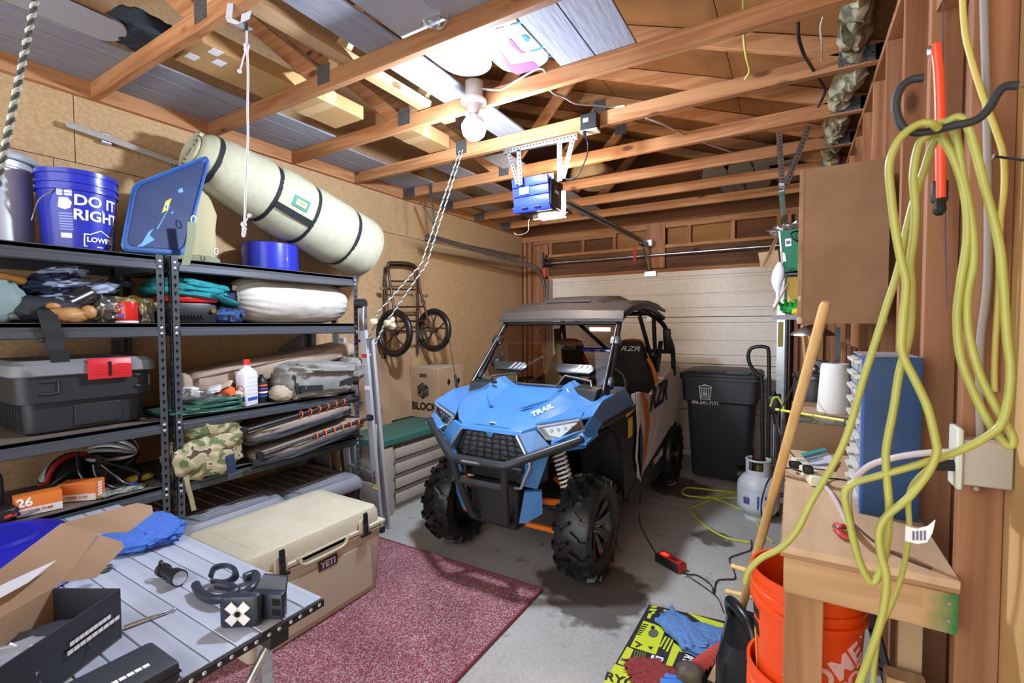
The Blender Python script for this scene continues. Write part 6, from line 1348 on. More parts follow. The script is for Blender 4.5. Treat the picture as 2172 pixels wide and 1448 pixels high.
# white tub under the table
t = T('white_tub', (-1.55, .62, 0), 'white plastic tub on the rug under the slat table', 'tub')
O('tub', B(Tr(-1.52, .62, .013)).lathe([(.001, .005), (.12, .005), (.12, 0), (.15, .33), (.16, .335), (.16, .35), (.145, .35), (.115, .02), (.001, .02)], n=36), mat('white_plastic', 'E6E6E4'), t, smooth=40)
O('tub_rim', B(Tr(-1.52, .62, .33)).lathe([(.155, 0), (.166, .004), (.166, .02), (.155, .024)], n=36), mat('white_plastic', 'E6E6E4'), t, smooth=40)
# ================================================================ LYING ON AND HANGING FROM THE TRUSSES
ZD = ZC+.0905
m_siding = mat('grey_embossed_siding', '94959E', .6, col2='7C7D88', scale=9, detail=6, stretch=(6, .5, 1), bump=.25)
def siding(x0, x1, y0, y1, label, z=ZD, w=None, group='grey siding boards lying on the trusses'):
    o = bx('siding_board', (x0, y0, z), (x1, y1, z+.012), m_siding, None, bev=.002, label=label, cat='board', group=group); return o
siding(-3.375, -3.20, -.2, 2.42, 'grey siding board next to the left wall plate over the near trusses')
siding(-3.19, -3.00, -.2, 2.30, 'second grey siding board from the left wall over the near trusses')
siding(-2.99, -2.865, -.2, 2.36, 'third grey siding board from the left wall beside the long carton')
siding(-3.37, -3.19, 2.45, 4.3, 'grey siding board next to the left wall over the far trusses')
siding(-3.18, -2.98, 2.40, 4.9, 'grey siding board second from the left wall over the far trusses')
siding(-2.7, -2.5, 2.95, 4.8, 'grey siding board beyond the end of the long carton')
siding(-1.86, -1.64, .6, 2.92, 'long grey siding board crossing above the bare bulb')
siding(-2.20, -1.98, 3.2, 5.4, 'grey siding board above the garage door opener')
siding(-1.075, -.885, .9, 2.335, 'grey wood grain siding board left of a pair by the pink snowboard')
siding(-.88, -.675, .9, 2.335, 'grey wood grain siding board right of a pair by the pink snowboard')
# snowboards
def board(name, x0, x1, y0, y1, z, m, label, cat='snowboard', tip=.16):
    t = T(name, ((x0+x1)/2, (y0+y1)/2, z), label, cat)
    xm = (x0+x1)/2; hw = (x1-x0)/2; pts = []
    for k in range(17):
        a = PI*k/16; pts.append((xm+hw*math.cos(a), y1-tip+tip*math.sin(a)**.9, z))
    pts += [(x0, y0, z), (x1, y0, z)]
    O('base', B().prism(pts, (0, 0, .010)), m, t)
    O('edge', B().tube([Vector(p)+Vector((0, 0, .005)) for p in pts], .005, 6, closed=True), m_steel, t, smooth=50)
    return t
m_wb = mat('white_snowboard_base', 'A2A3AA', .35, col2='989AA4', scale=3)
board('snowboard', -1.63, -1.365, .8, 2.17, ZD+.014, m_wb, 'plain white snowboard lying on the trusses beside the pink one')
t = board('snowboard', -1.355, -1.085, .8, 2.25, ZD+.002, mat('pearl_snowboard_base', '9C9AA0', .3, col2='928E96', scale=4, stretch=(1, .3, 1)), 'white snowboard with neon pink and blue lettering above the bulb', tip=.10)
m_pink = mat('neon_pink', 'E8458C', .4); m_cy = mat('print_blue', '2E7AC0', .4)
zb_ = ZD+.0015
def ps(nm, px, m, z=zb_): return O(nm, B().prism([P(x, y, z=z) for x, y in px], (0, 0, -.0012)), m, t)
ps('pink_band', [(1046, 90), (1072, 122), (1084, 138), (1130, 130), (1144, 143), (1125, 150), (1098, 158), (1084, 152), (1062, 124), (1047, 100)], m_pink)
ps('pink_letter', [(1079, 82), (1085, 84), (1106, 109), (1116, 111), (1104, 113), (1080, 92)], m_pink)
ps('pink_stroke', [(1048, 62), (1070, 56), (1050, 64)], m_pink)
ps('blue_letter', [(1106, 75), (1115, 74), (1124, 81), (1121, 88), (1115, 87)], m_cy)
ps('blue_stroke', [(1082, 53), (1100, 46), (1108, 43), (1111, 50), (1098, 51)], m_cy)
ps('blue_stroke', [(1122, 109), (1140, 104), (1155, 95), (1158, 99), (1140, 107)], m_cy)
ps('blue_stroke', [(1160, 120), (1178, 115), (1176, 118), (1160, 122)], m_cy)
t = board('ski', -2.855, -2.62, .1, 1.0, ZD+.001, m_wb, 'white wide ski lying above the left siding boards', 'ski', .08)
bx('top_sheet', (-2.845, .1, ZD+.0115), (-2.63, .92, ZD+.02), mat('orange_topsheet', 'B06A3A', .4), t)
t = T('snowboard_bag', (-2.74, 1.05, ZD+.013), 'dark navy padded bag stuffed behind the white ski on the trusses', 'bag')
O('body', B().blob((-2.73, 1.07, ZD+.06), (.25, .24, .12), .6, .1, 3, 131, 32, fold=.08), mat('dark_navy_nylon', '1F2732', .75, bump=.1, scale=30), t, smooth=60)
O('grab_loop', B().tube(smooth([P(236, 45, z=ZD+.10), P(240, 35, z=ZD+.12), P(248, 33, z=ZD+.12), P(250, 45, z=ZD+.10)], 4), .008, 6), m_black, t, smooth=50)
# plastic wrapped boxed board
t = T('wrapped_board', (-1.5, .9, ZD+.03), 'white and black boxed board in torn plastic wrap on the near truss', 'package')
bx('white_sleeve', (-1.60, .35, ZD+.028), (-1.30, 1.42, ZD+.075), mat('violet_white_sleeve', 'C9C9DE', .4), t, bev=.006)
bx('dark_sleeve', (-1.30, .35, ZD+.028), (-1.12, 1.52, ZD+.07), mat('black_sleeve', '2A1E22', .35), t, bev=.006)
bx('red_line', (-1.303, .35, ZD+.026), (-1.297, 1.5, ZD+.029), mat('red_print', 'B02A2A'), t)
O('torn_wrap', B().grid(lambda u, v: P(868+66*u, 10+30*u+(52-36*u)*v*(.4+u)-u*22*(1-v), y=1.655+.01*math.sin(v*8)), 8, 6, .001), m_film, t, smooth=60)
O('wrap_edge', B().tube(smooth([P(870, 0, y=1.66), P(895, 30, y=1.66), P(920, 60, y=1.66), P(938, 58, y=1.66), P(950, 35, y=1.66), P(950, 5, y=1.66)], 5), .004, 5), m_film, t, smooth=60)
# long cartons
def long_carton(x0, x1, y0, y1, z0, hgt, label):
    t = T('long_carton', ((x0+x1)/2, (y0+y1)/2, z0), label, 'box')
    bx('carton', (x0, y0, z0), (x1, y1, z0+hgt), mat('pale_cardboard', 'B9925F', .8, col2='A98353', scale=3), t, bev=.003)
    bx('end_tape', (x0-.001, y1-.30, z0-.001), (x1+.001, y1-.22, z0+hgt+.001), mat('clear_tape', 'C9A97C', .25), t)
    return t
lc = long_carton(-2.74, -2.46, 1.21, 2.20, ZD, .085, 'long taped cardboard carton lying on the trusses above the rolled mat')
for k, (a, c) in enumerate(((1.22, -2.66), (1.32, -2.60), (1.26, -2.52))): bx('paper_label', (c, a, ZD-.001), (c+.06, a+.05, ZD+.001), m_wprint, lc)
long_carton(-2.50, -2.30, 2.336, 2.90, ZD, .10, 'shorter pale cardboard carton beyond the long taped one')
blobthing('rolled_foam', (-1.72, 4.44, ZD+.002), (.36, .52, .2), mat('tan_foam', '9C8567', .9), 'tan rolled padding lying above the opener rail', 'padding', 140, .6, .06, .03)
m_sh = mat('grey_shingle', '7E7A72', .85, col2='6A665F', scale=12)
for k, (x, y, rz) in enumerate(((-.62, 4.55, .2), (-.42, 4.7, -.1), (-.22, 4.62, .1), (-.55, 5.05, 0), (-.30, 5.1, .15), (-.08, 4.95, -.1))):
    O('scrap_board', B(Tr(x, y, ZD+.012) @ Rz(rz)).box((0, 0, .0), (.20, .62, .022)), m_sh, label=['first', 'second', 'third', 'fourth', 'fifth', 'sixth'][k]+' grey scrap board from the left on the far right trusses', cat='board', group='grey scrap boards on the far trusses')
# pulley with white cord
t = T('cord_pulley', (-1.93, 1.06, 2.80), 'white metal cord lock with knotted white cord hanging from the nearest truss', 'pulley')
m_wm = mat('white_painted_steel', 'C9CBD8', .4, .2)
q = lambda px, py: P(px, py, y=1.065)
O('plate', B().prism([q(482, 8), q(494, 6), q(490, 38), q(478, 38)], (0, .003, 0)), m_wm, t)
O('plate', B().prism([q(512, 30), q(532, 22), q(528, 40), q(510, 49)], (0, .003, 0)), m_wm, t)
O('strap_plate', B().prism([q(478, 36), q(490, 38), q(512, 48), q(500, 52), q(482, 46)], (0, .05, 0)), m_wm, t)
O('sleeve', B().cyl(q(522, 48), q(522, 66), .008, n=12), m_dsteel, t, smooth=40)
m_cord = mat('white_braided_cord', 'D9D6DE', .8, bump=.4, scale=200)
O('cord', B().tube(smooth([q(523, 64), q(524, 100), q(526, 160), q(525, 230), q(526, 290), q(523, 340), q(521, 400), q(519, 460), q(517, 478)], 6), .0042, 8), m_cord, t, smooth=60)
O('cord_tail', B().tube(smooth([q(524, 100), q(517, 120), q(512, 140), q(508, 150)], 5), .0032, 6), m_cord, t, smooth=60)
O('cord_tail', B().tube(smooth([q(517, 478), q(524, 465), q(528, 458)], 5), .0032, 6), m_cord, t, smooth=60)
for px, py, r in ((523, 98, .011), (522, 106, .009), (508, 151, .008), (517, 476, .011), (518, 486, .009), (529, 457, .008)): O('knot', B().sph(q(px, py), (r, r, r*1.1), 6), m_cord, t, smooth=60)
O('end_loop', B().tube([q(517, 495)+Vector((.009*math.cos(a), 0, .013*math.sin(a))) for a in [2*PI*i/14 for i in range(14)]], .004, 6, closed=True), m_cord, t, smooth=60)
# black and white rope at the upper left
def braid(name, pts, r, par, n=2, pitch=.045, cols=None):
    """twisted two-colour rope"""
    s_ = smooth(pts, 10); 
    for k in range(n):
        out = []; L_ = 0
        for i, p in enumerate(s_):
            d = (s_[min(i+1, len(s_)-1)]-s_[max(i-1, 0)]).normalized(); L_ += (p-s_[i-1]).length if i else 0
            F_ = frame(d); a = 2*PI*L_/pitch+2*PI*k/n
            out.append(p+F_.to_3x3() @ Vector((r*.55*math.cos(a), r*.55*math.sin(a), 0)))
        O(name, B().tube(out, r*.62, 6), cols[k % len(cols)], par, smooth=60)
def dense(a, c, n): return [Vector(a).lerp(Vector(c), i/n) for i in range(n+1)]
m_rw = mat('pale_rope', 'B4B8B0', .8, bump=.3, scale=150); m_rb = mat('dark_rope', '4A504E', .8, bump=.3, scale=150)
a = P(75, 0, x=-1.6); e = P(5, 340, x=-1.6); d = (e-a)
t = T('hanging_rope', e, 'grey twisted rope hanging in front of the metal can at the upper left', 'rope')
braid('strand', dense(a-d*1.1, e+d*.35, 16), .0072, t, 2, .032, (m_rw, m_rb))
# pulley rope tied back to the shelf post
t = T('tied_rope', (-2.7, 2.5, 1.4), 'black and cream rope running from the trusses to a purple carabiner on the shelf post', 'rope')
top = P(982, 318, y=ty[3]-.03)
kn = P(815, 690, x=-2.66)
braid('strand', dense(top, P(905, 560, x=-2.45), 8)+dense(P(905, 560, x=-2.45), kn, 6)[1:], .0062, t, 2, .06, (m_rw, m_rb))
braid('strand', dense(top+Vector((-.03, 0, .0)), P(893, 560, x=-2.47), 8)+dense(P(893, 560, x=-2.47), P(800, 665, x=-2.66), 6)[1:]+[P(795, 690, x=-2.68), P(768, 742, x=-2.76)], .0062, t, 2, .06, (m_rw, m_rb))
braid('strand', dense(kn, P(778, 765, x=-2.74), 6), .0075, t, 2, .05, (m_rw, m_rb))
for px, py in ((830, 678), (822, 685), (793, 683), (832, 690)): O('knot', B().blob(P(px, py, x=-2.66), (.05, .05, .05), .9, .25, 5, px, 16, fold=.2), mat('cream_rope', 'C9B493', .85, bump=.4, scale=120), t, smooth=50)
O('carabiner', B().tube(smooth([P(752, 722, x=-2.785), P(765, 720, x=-2.785), P(776, 712, x=-2.785), P(772, 716, x=-2.78), P(758, 726, x=-2.785)], 4, True), .005, 6, closed=True), mat('purple_anodised', '6A2C9E', .3, .7), t, smooth=50)
# cables on the right trusses
def cable(name, pts, r, m, label, cat='cable'): return O(name, B().tube(smooth(pts, 6), r, 7), m, smooth=60, label=label, cat=cat)
m_cab_w = mat('white_cable', 'BDB6AE', .5); m_cab_y = mat('yellow_cable', 'C2B25A', .5)
z_ = ZC+.1
cable('lamp_cable', [(lamp_at.x+.05, 2.24, 2.94), P(1060, 190, y=2.28), P(1080, 180, y=2.285), P(1100, 168, y=2.289), (-1.18, 2.29, 2.975), P(1168, 192, y=2.345), P(1195, 205, y=2.5), P(1220, 219, y=2.62), P(1260, 223, y=2.75), P(1300, 227, y=2.895), P(1325, 224, y=2.9)], .006, m_cab_w, 'white flat cable stapled along the truss from the bulb to the black socket box')
cable('romex_cable', [P(1370, 250, y=2.95), P(1410, 265, y=3.1), P(1450, 285, y=3.5), P(1500, 305, y=4.0), P(1560, 325, y=4.3)], .006, m_cab_w, 'white cable crossing behind the trusses right of the socket box')
cable('yellow_cable', [P(1578, -20, y=2.40), P(1576, 30, y=2.40), P(1578, 80, y=2.42), P(1583, 120, y=2.5), P(1590, 150, y=2.6), P(1580, 168, y=2.75)], .006, m_cab_y, 'yellow cable drooping between the trusses at the upper right')
cable('black_cable', [P(1693, 48, y=2.45), P(1694, 80, y=2.5), P(1705, 115, y=2.6), P(1717, 135, y=2.8), P(1735, 165, y=3.0), P(1750, 190, y=3.1), P(1745, 208, y=3.2), P(1736, 226, y=3.4)], .008, m_black, 'black cable drooping between the trusses left of the mineral wool')
cable('thin_cable', [P(1746, 34, y=2.5), P(1740, 60, y=2.55), P(1743, 90, y=2.6), P(1743, 130, y=2.75)], .004, m_cab_w, 'thin white cable beside the black cable at the upper right')
cable('safety_wire', [(-1.46, 3.25, 2.44), P(1128, 460, y=3.4), P(1120, 490, y=3.5), P(1100, 498, y=3.6), P(1090, 494, y=3.6)], .0025, m_cab_w, 'thin wire dangling below the door opener')
# ================================================================ RIGHT SIDE
m_pinew = wood('bench_pine_x', 'C29A6E', 'A0744A', 'x', ring=7)
def green_fade():
    """sprayed green paint thinning out to bare pine"""
    m = mat('green_spray_paint', '1F6B2E', .6); nt = m.node_tree; N = nt.nodes; L = nt.links
    tc = N.new('ShaderNodeTexCoord'); sp = N.new('ShaderNodeSeparateXYZ'); L.new(tc.outputs['Object'], sp.inputs[0])
    nz = N.new('ShaderNodeTexNoise'); nz.inputs['Scale'].default_value = 30; L.new(tc.outputs['Object'], nz.inputs[0])
    a = N.new('ShaderNodeMath'); a.operation = 'MULTIPLY_ADD'; a.inputs[1].default_value = .05; L.new(nz.outputs['Fac'], a.inputs[0]); L.new(sp.outputs[0], a.inputs[2])
    r = N.new('ShaderNodeValToRGB'); e = r.color_ramp.elements; e[0].position, e[1].position = .0, .055; e[0].color = lin('B08B5E'); e[1].color = lin('1F6B2E'); L.new(a.outputs[0], r.inputs[0]); L.new(r.outputs[0], N['Principled BSDF'].inputs['Base Color']); return m
t = T('workbench', (.15, 2.0, 0), 'rough pine workbench with plywood top along the stud wall', 'workbench')
ZB = 1.022; bx0, by0, by1 = -.018, 1.398, 3.45
bx('bench_top', (bx0, by0, ZB-.018), (.328, by1, ZB), mat('bench_plywood', 'C8AA86', .75, col2='AE8D68', scale=5, detail=7, stretch=(2, .6, 1), bump=.06, thr=(.3, .75)), t)
bx('bench_top_lower', (bx0-.004, by0+.003, ZB-.030), (.328, by1, ZB-.0185), wood('ply_edge', 'A98660', '8D6B47', 'x', ring=20, knots=False), t)
fr = bx('front_rail', (bx0+.004, by0+.002, ZB-.125), (.326, by0+.04, ZB-.031), m_pinew, t, bev=.002)
O('green_spray', B().b2((.262, by0+.0005, ZB-.124), (.3255, by0+.0018, ZB-.032)), green_fade(), fr)
for x, z in ((.31, .055), (.31, .095)): O('screw', B().cyl((x, by0+.002, ZB-z), (x, by0-.001, ZB-z), .004, n=8), m_steel, fr)
bx('front_leg', (bx0+.006, by0+.041, 0), (bx0+.095, by0+.079, ZB-.031), wood('leg_pine_z', 'B88B5C', '94653C', 'z', ring=5), t, bev=.002)
bx('back_leg', (bx0+.006, by1-.10, 0), (bx0+.044, by1-.01, ZB-.031), wood('leg_pine_z', 'B88B5C', '94653C', 'z'), t, bev=.002)
bx('side_rail', (bx0+.006, by0+.08, ZB-.12), (bx0+.044, by1-.1, ZB-.031), wood('rail_pine_y', 'B5895A', 'A57B4E', 'y'), t, bev=.002)
bx('lower_shelf', (.225, by0+.02, .34), (.328, 1.78, .36), mat('bench_plywood', 'B99872'), t)
# small parts cabinet
t = T('parts_cabinet', (.25, 1.9, ZB), 'blue steel small parts cabinet with rows of clear drawers on the workbench', 'cabinet')
cx0, cx1, cy0, cy1, cz = .182, .318, 1.755, 2.06, .478
z0 = ZB+.001
m_cb = mat('blue_enamel_cabinet', '1B3B5E', .35, col2='1D426A', scale=3)
bx('side_panel', (cx0, cy0, z0), (cx1, cy0+.004, z0+cz), m_cb, t); bx('side_panel', (cx0, cy1-.004, z0), (cx1, cy1, z0+cz), m_cb, t)
bx('top_panel', (cx0+.001, cy0, z0+cz-.004), (cx1, cy1, z0+cz+.001), mat('dusty_blue_enamel', '9A948E', .8, col2='7C7F88', scale=9), t); bx('bottom_panel', (cx0, cy0, z0), (cx1, cy1, z0+.004), m_cb, t); bx('back_panel', (cx1-.004, cy0, z0), (cx1, cy1, z0+cz), m_cb, t)
O('front_frame', B().b2((cx0-.003, cy0-.001, z0), (cx0+.004, cy0+.012, z0+cz)), mat('bright_blue_edge', '2C58A8', .3), t)
m_dw = mat('clear_drawer_plastic', 'BFC6D0', .25, trans=.35, ior=1.3)
m_dl = mat('pale_drawer_lip', 'CDC8BE', .5)
for r_ in range(10):
    zz = z0+.012+r_*.0462; big = r_ < 4
    for k in range(2 if big else 4):
        w = (cy1-cy0-.03)/(2 if big else 4); ya = cy0+.014+k*w
        d = bx('drawer', (cx0-.006, ya+.002, zz), (cx0+.10, ya+w-.002, zz+.040), m_dw, t)
        bx('drawer_lip', (cx0-.018, ya+.004, zz+.026), (cx0-.006, ya+w-.004, zz+.036), m_dl, d)
# wall cabinet
t = T('wall_cabinet', (.17, 2.8, 1.62), 'brown plywood wall cabinet hanging on the studs above the workbench', 'cabinet')
m_bp = mat('brown_hardboard', '94704F', .75, col2='846041', scale=4, detail=5, bump=.03)
bx('side_panel', (.026, 2.40, 1.60), (.322, 2.414, 2.262), m_bp, t)
bx('front_stile', (.012, 2.399, 1.60), (.026, 2.44, 2.262), mat('worn_fir_edge', 'A87E58', .7, col2='8C6544', scale=10), t)
bx('top_panel', (.014, 2.414, 2.248), (.322, 3.3, 2.262), m_bp, t); bx('bottom_panel', (.014, 2.414, 1.60), (.322, 3.3, 1.615), m_bp, t)
bx('front_panel', (.014, 2.44, 1.615), (.028, 3.3, 2.248), m_bp, t); bx('side_panel', (.026, 3.286, 1.60), (.322, 3.3, 2.262), m_bp, t)
O('chipped_corner', B().blob((.02, 2.398, 1.615), (.02, .004, .03), .8, .2, 4, 3, 12), mat('chipped_paint', 'C2A68A', .8), t); O('chipped_corner', B().blob((.02, 2.398, 1.71), (.012, .004, .022), .8, .2, 4, 4, 12), mat('chipped_paint', 'C2A68A'), t)
# lamp hood under the cabinet
O('metal_hood', B(Tr(.075, 2.62, 1.545)).lathe([(.012, .05), (.03, .045), (.085, .012), (.09, 0), (.082, .002)], n=24), m_alu, smooth=40, label='small metal lamp hood under the brown wall cabinet', cat='lamp hood')
# far right: bracket shelf, green box etc
yG = 4.05
t = T('bracket_shelf', (-.05, yG, 1.71), 'small grey metal bracket shelf beside the right door track', 'shelf')
a = P(1640, 668, y=yG); e = P(1706, 660, y=yG)
bx('tray', (a.x, yG-.02, a.z-.02), (.33, yG+.22, a.z-.008), mat('grey_tray', '8B8890', .5), t); bx('tray_edge', (a.x-.004, yG-.028, a.z-.035), (.33, yG-.02, a.z), mat('grey_tray', '8B8890'), t)
zs_ = a.z-.006
t = T('yellow_pack', (.0, yG+.05, zs_), 'yellow packet standing on the small bracket shelf', 'packet')
c = P(1685, 618, y=yG+.08); bx('packet', (c.x-.045, yG+.07, zs_), (c.x+.05, yG+.10, c.z+.11), mat('yellow_packet', 'CDB450', .5, bump=.1, scale=20), t, bev=.006); bx('clear_window', (c.x-.02, yG+.066, zs_+.03), (c.x+.03, yG+.0695, zs_+.1), m_film, t)
t = T('green_glove', (-.01, yG, zs_), 'bright green and yellow glove on the small bracket shelf', 'glove')
c = P(1676, 642, y=yG+.02)
O('palm', B(Tr(c.x, yG+.02, zs_+.055)).blob((0, 0, 0), (.12, .06, .07), .8, .25, 4, 151, 20, fold=.25), mat('green_rubber', '189A3C', .5), t, smooth=50)
for k in range(4): O('finger', B().tube([Vector((c.x-.05+k*.03, yG+.0, zs_+.06)), Vector((c.x-.07+k*.035, yG-.02, zs_+.10+.02*(k % 2)))], .011, 8), mat('green_rubber', '189A3C'), t, smooth=50)
O('cuff', B(Tr(c.x+.04, yG+.0, zs_+.03)).blob((0, 0, 0), (.06, .05, .05), .8, .2, 4, 152, 16, fold=.2), mat('yellow_rubber', 'D8B62E', .5), t, smooth=50)
blobthing('clear_bag', (c.x+.10, yG+.02, zs_), (.08, .08, .16), m_film, 'clear plastic bag at the end of the small bracket shelf', 'bag', 153, .7, .2, .2)
t = T('green_carton', (-.03, 4.2, 1.98), 'green carton with white labels and open brown flaps beside the wall cabinet', 'box')
c0_ = P(1652, 490, y=4.1); c1_ = P(1700, 578, y=4.1)
m_gc = mat('green_card', '1F7050', .6)
O('carton', B().prism([c0_, P(1704, 484, y=4.1), P(1704, 572, y=4.1), P(1660, 578, y=4.1)], (0, .3, 0)), m_gc, t)
O('white_edge', B().prism([P(1651, 490, y=4.098), P(1655, 490, y=4.098), P(1662, 578, y=4.098), P(1659, 578, y=4.098)], (0, -.002, 0)), m_wprint, t)
O('label', B().prism([P(1665, 507, y=4.098), P(1678, 505, y=4.098), P(1679, 521, y=4.098), P(1666, 523, y=4.098)], (0, -.002, 0)), m_wprint, t)
O('barcode', B().prism([P(1667, 511, y=4.095), P(1676, 510, y=4.095), P(1677, 516, y=4.095), P(1668, 518, y=4.095)], (0, -.001, 0)), mat('violet_print', '6E6478', .6), t)
O('label', B().prism([P(1657, 534, y=4.098), P(1665, 537, y=4.098), P(1668, 554, y=4.098), P(1659, 556, y=4.098)], (0, -.002, 0)), m_wprint, t)
O('base_shadow_box', B().prism([P(1660, 577, y=4.1), P(1704, 571, y=4.1), P(1704, 576, y=4.1), P(1664, 577, y=4.1)], (0, .3, 0)), m_black, t) if False else None
O('open_flap', B().prism([P(1651, 488, y=4.1), P(1650, 506, y=4.1), P(1628, 573, y=4.02), P(1620, 568, y=4.02), P(1618, 560, y=4.02)], (.0, .006, 0)), m_card, t)
O('back_flap', B().prism([P(1608, 536, y=4.38), P(1650, 530, y=4.38), P(1655, 570, y=4.38), P(1613, 567, y=4.38)], (.0, .006, 0)), m_card, t)
O('plastic_lining', B(Tr(P(1680, 488, y=4.25))).blob((0, 0, 0), (.26, .22, .08), .7, .25, 4, 154, 26, fold=.3), m_film, t, smooth=50)
O('black_lead', B().tube(smooth([P(1700, 515, y=4.08), P(1685, 508, y=4.06), P(1677, 496, y=4.06), P(1690, 490, y=4.08), P(1702, 494, y=4.1)], 5), .006, 6), m_black, t, smooth=50)
bx('support_bracket', (P(1655, 580, y=4.1).x, 4.1, P(1655, 580, y=4.1).z-.012), (.33, 4.4, P(1655, 580, y=4.1).z), m_dsteel, t)
t = T('white_bag', (-.12, 4.0, 1.85), 'white plastic bag hanging from the green carton by the door', 'bag')
O('bag', B().tube(smooth([P(1654, 556, y=4.0), P(1652, 575, y=4.0), P(1648, 600, y=4.0), P(1650, 625, y=4.0), P(1646, 645, y=4.0), P(1640, 650, y=4.0)], 5), .03, 12, rs=[.012+.03*math.sin(PI*min(1, i/14)) *(1 if i < 15 else .7) for i in range(26)], flat=.5), mat('white_bag_film', 'DEE0E8', .35, bump=.5, scale=25), t, smooth=60)
O('thin_stick', B().cyl(P(1640, 660, y=3.98), P(1673, 598, y=3.98), .006, n=8), mat('thin_wood', 'A47E58', .7), t, smooth=40)
t = T('fire_rated_strip', (-.13, 5.9, 1.4), 'pale metal strip with yellow sticker on the right door edge', 'strip')
bx('strip', (-.16, 5.925, .55), (-.085, 5.932, 1.80), m_alu, t); bx('yellow_sticker', (-.15, 5.922, 1.35), (-.10, 5.9249, 1.62), mat('olive_sticker', 'A99A3A', .6, col2='8C8A4A', scale=25), t)
# garbage bin
t = T('garbage_bin', (-.64, 5.35, 0), 'large black wheeled garbage bin with white can emblem beside the vehicle', 'bin')
m_bin = mat('charcoal_bin_plastic', '2B2D30', .5, bump=.05, scale=90)
yb0, yb1 = 5.05, 5.73
def bring(x0, x1, y0, y1, z, r=.06): return rrect(x0, x1, y0, y1, r, z, 4)
O('body', B().loft([bring(-.90, -.385, yb0+.10, yb1-.05, .03), bring(-.905, -.38, yb0+.09, yb1-.05, .05), bring(-.95, -.33, yb0+.045, yb1-.02, .80), bring(-.985, -.295, yb0+.005, yb1, .82), bring(-1.0, -.28, yb0, yb1, 1.045)]), m_bin, t, smooth=35)
O('rim', B().loft([bring(-1.02, -.262, yb0-.018, yb1+.01, 1.04), bring(-1.02, -.262, yb0-.018, yb1+.01, 1.068), bring(-1.0, -.28, yb0, yb1, 1.072)]), m_bin, t, smooth=35)
O('lid', B().loft([bring(-1.015, -.267, yb0-.025, yb1+.03, 1.075), bring(-1.015, -.267, yb0-.025, yb1+.03, 1.095), bring(-.99, -.29, yb0, yb1, 1.115), bring(-.85, -.43, yb0+.16, yb1-.1, 1.135)]), m_bin, t, smooth=35)
O('lid_handle', B().box((-.46, yb0+.02, 1.118), (.22, .08, .03), bev=.01), m_bin, t, smooth=40)
O('front_step', B().prism([(-.80, yb0+.05, .80), (-.48, yb0+.05, .80), (-.52, yb0+.06, .62), (-.76, yb0+.06, .62)], (0, -.02, 0), bev=.01), m_bin, t, smooth=40) if False else None
for x in (-.87, -.40): O('wheel', B().cyl((x-.04, yb1-.02, .12), (x+.04, yb1-.02, .12), .12, n=24), m_rubber, t, smooth=40)
O('wheel', B().cyl((-.46, yb0+.12, .10), (-.36, yb0+.12, .10), .10, n=20), m_rubber, t, smooth=40)
A = axes((1, 0, 0), (0, -.03, 1), (-.745, yb0-.0015, .93))
A = axes((1, 0, 0), (0, .02, 1), (-.76, yb0-.001, .90))
em = B(A)
em.tube([(-.055, .055, 0), (-.042, -.06, 0), (.042, -.06, 0), (.055, .055, 0)], .005, 4, flat=.3)
for x in (-.028, -.009, .009, .028): em.tube([(x*1.2, .05, 0), (x, -.05, 0)], .0035, 4, flat=.3)
O('can_outline', em, m_wprint, t); O('can_lid', B(A).tube([(.062*math.cos(a), .066+.013*math.sin(a), 0) for a in [2*PI*i/20 for i in range(20)]], .0045, 4, closed=True).tube([(-.04, .075, 0), (0, .092, 0), (.04, .075, 0)], .004, 4), m_wprint, t)
lettering('406-541-7171', .046, A @ Tr(0, -.095, .0005), m_wprint, t, bold=.015)
lettering('M', .05, A @ Tr(0, -.005, .002), m_wprint, t, bold=.02)
# hand truck
t = T('hand_truck', (-.25, 4.75, 0), 'black tubular hand truck standing in front of the garbage bin', 'hand truck')
yh = 4.78
hp = [P(1618, 1000, y=yh), P(1617, 900, y=yh), P(1616, 810, y=yh), P(1608, 795, y=yh), P(1592, 775, y=yh), P(1587, 755, y=yh), P(1592, 740, y=yh), P(1606, 735, y=yh), P(1624, 736, y=yh), P(1630, 745, y=yh), P(1631, 800, y=yh), P(1630, 900, y=yh), P(1629, 985, y=yh)]
O('frame', B().tube(smooth(hp, 5), .016, 10), m_black, t, smooth=50)
for py in (840, 900, 955): O('cross_bar', B().cyl(P(1617, py, y=yh), P(1630, py, y=yh), .01, n=8), m_black, t, smooth=50)
bx('toe_plate', (-.36, yh-.16, .004), (-.14, yh+.02, .012), m_black, t)
O('lower_frame', B().tube([P(1618, 1000, y=yh), Vector((-.24, yh, .01))], .014, 8).tube([P(1629, 985, y=yh), Vector((-.19, yh, .01))], .014, 8), m_black, t, smooth=50) if False else None
for px in (1618, 1629): O('lower_frame', B().cyl(P(px, 990, y=yh), Vector((P(px, 990, y=yh).x, yh, .01)), .014, n=8), m_black, t, smooth=50)
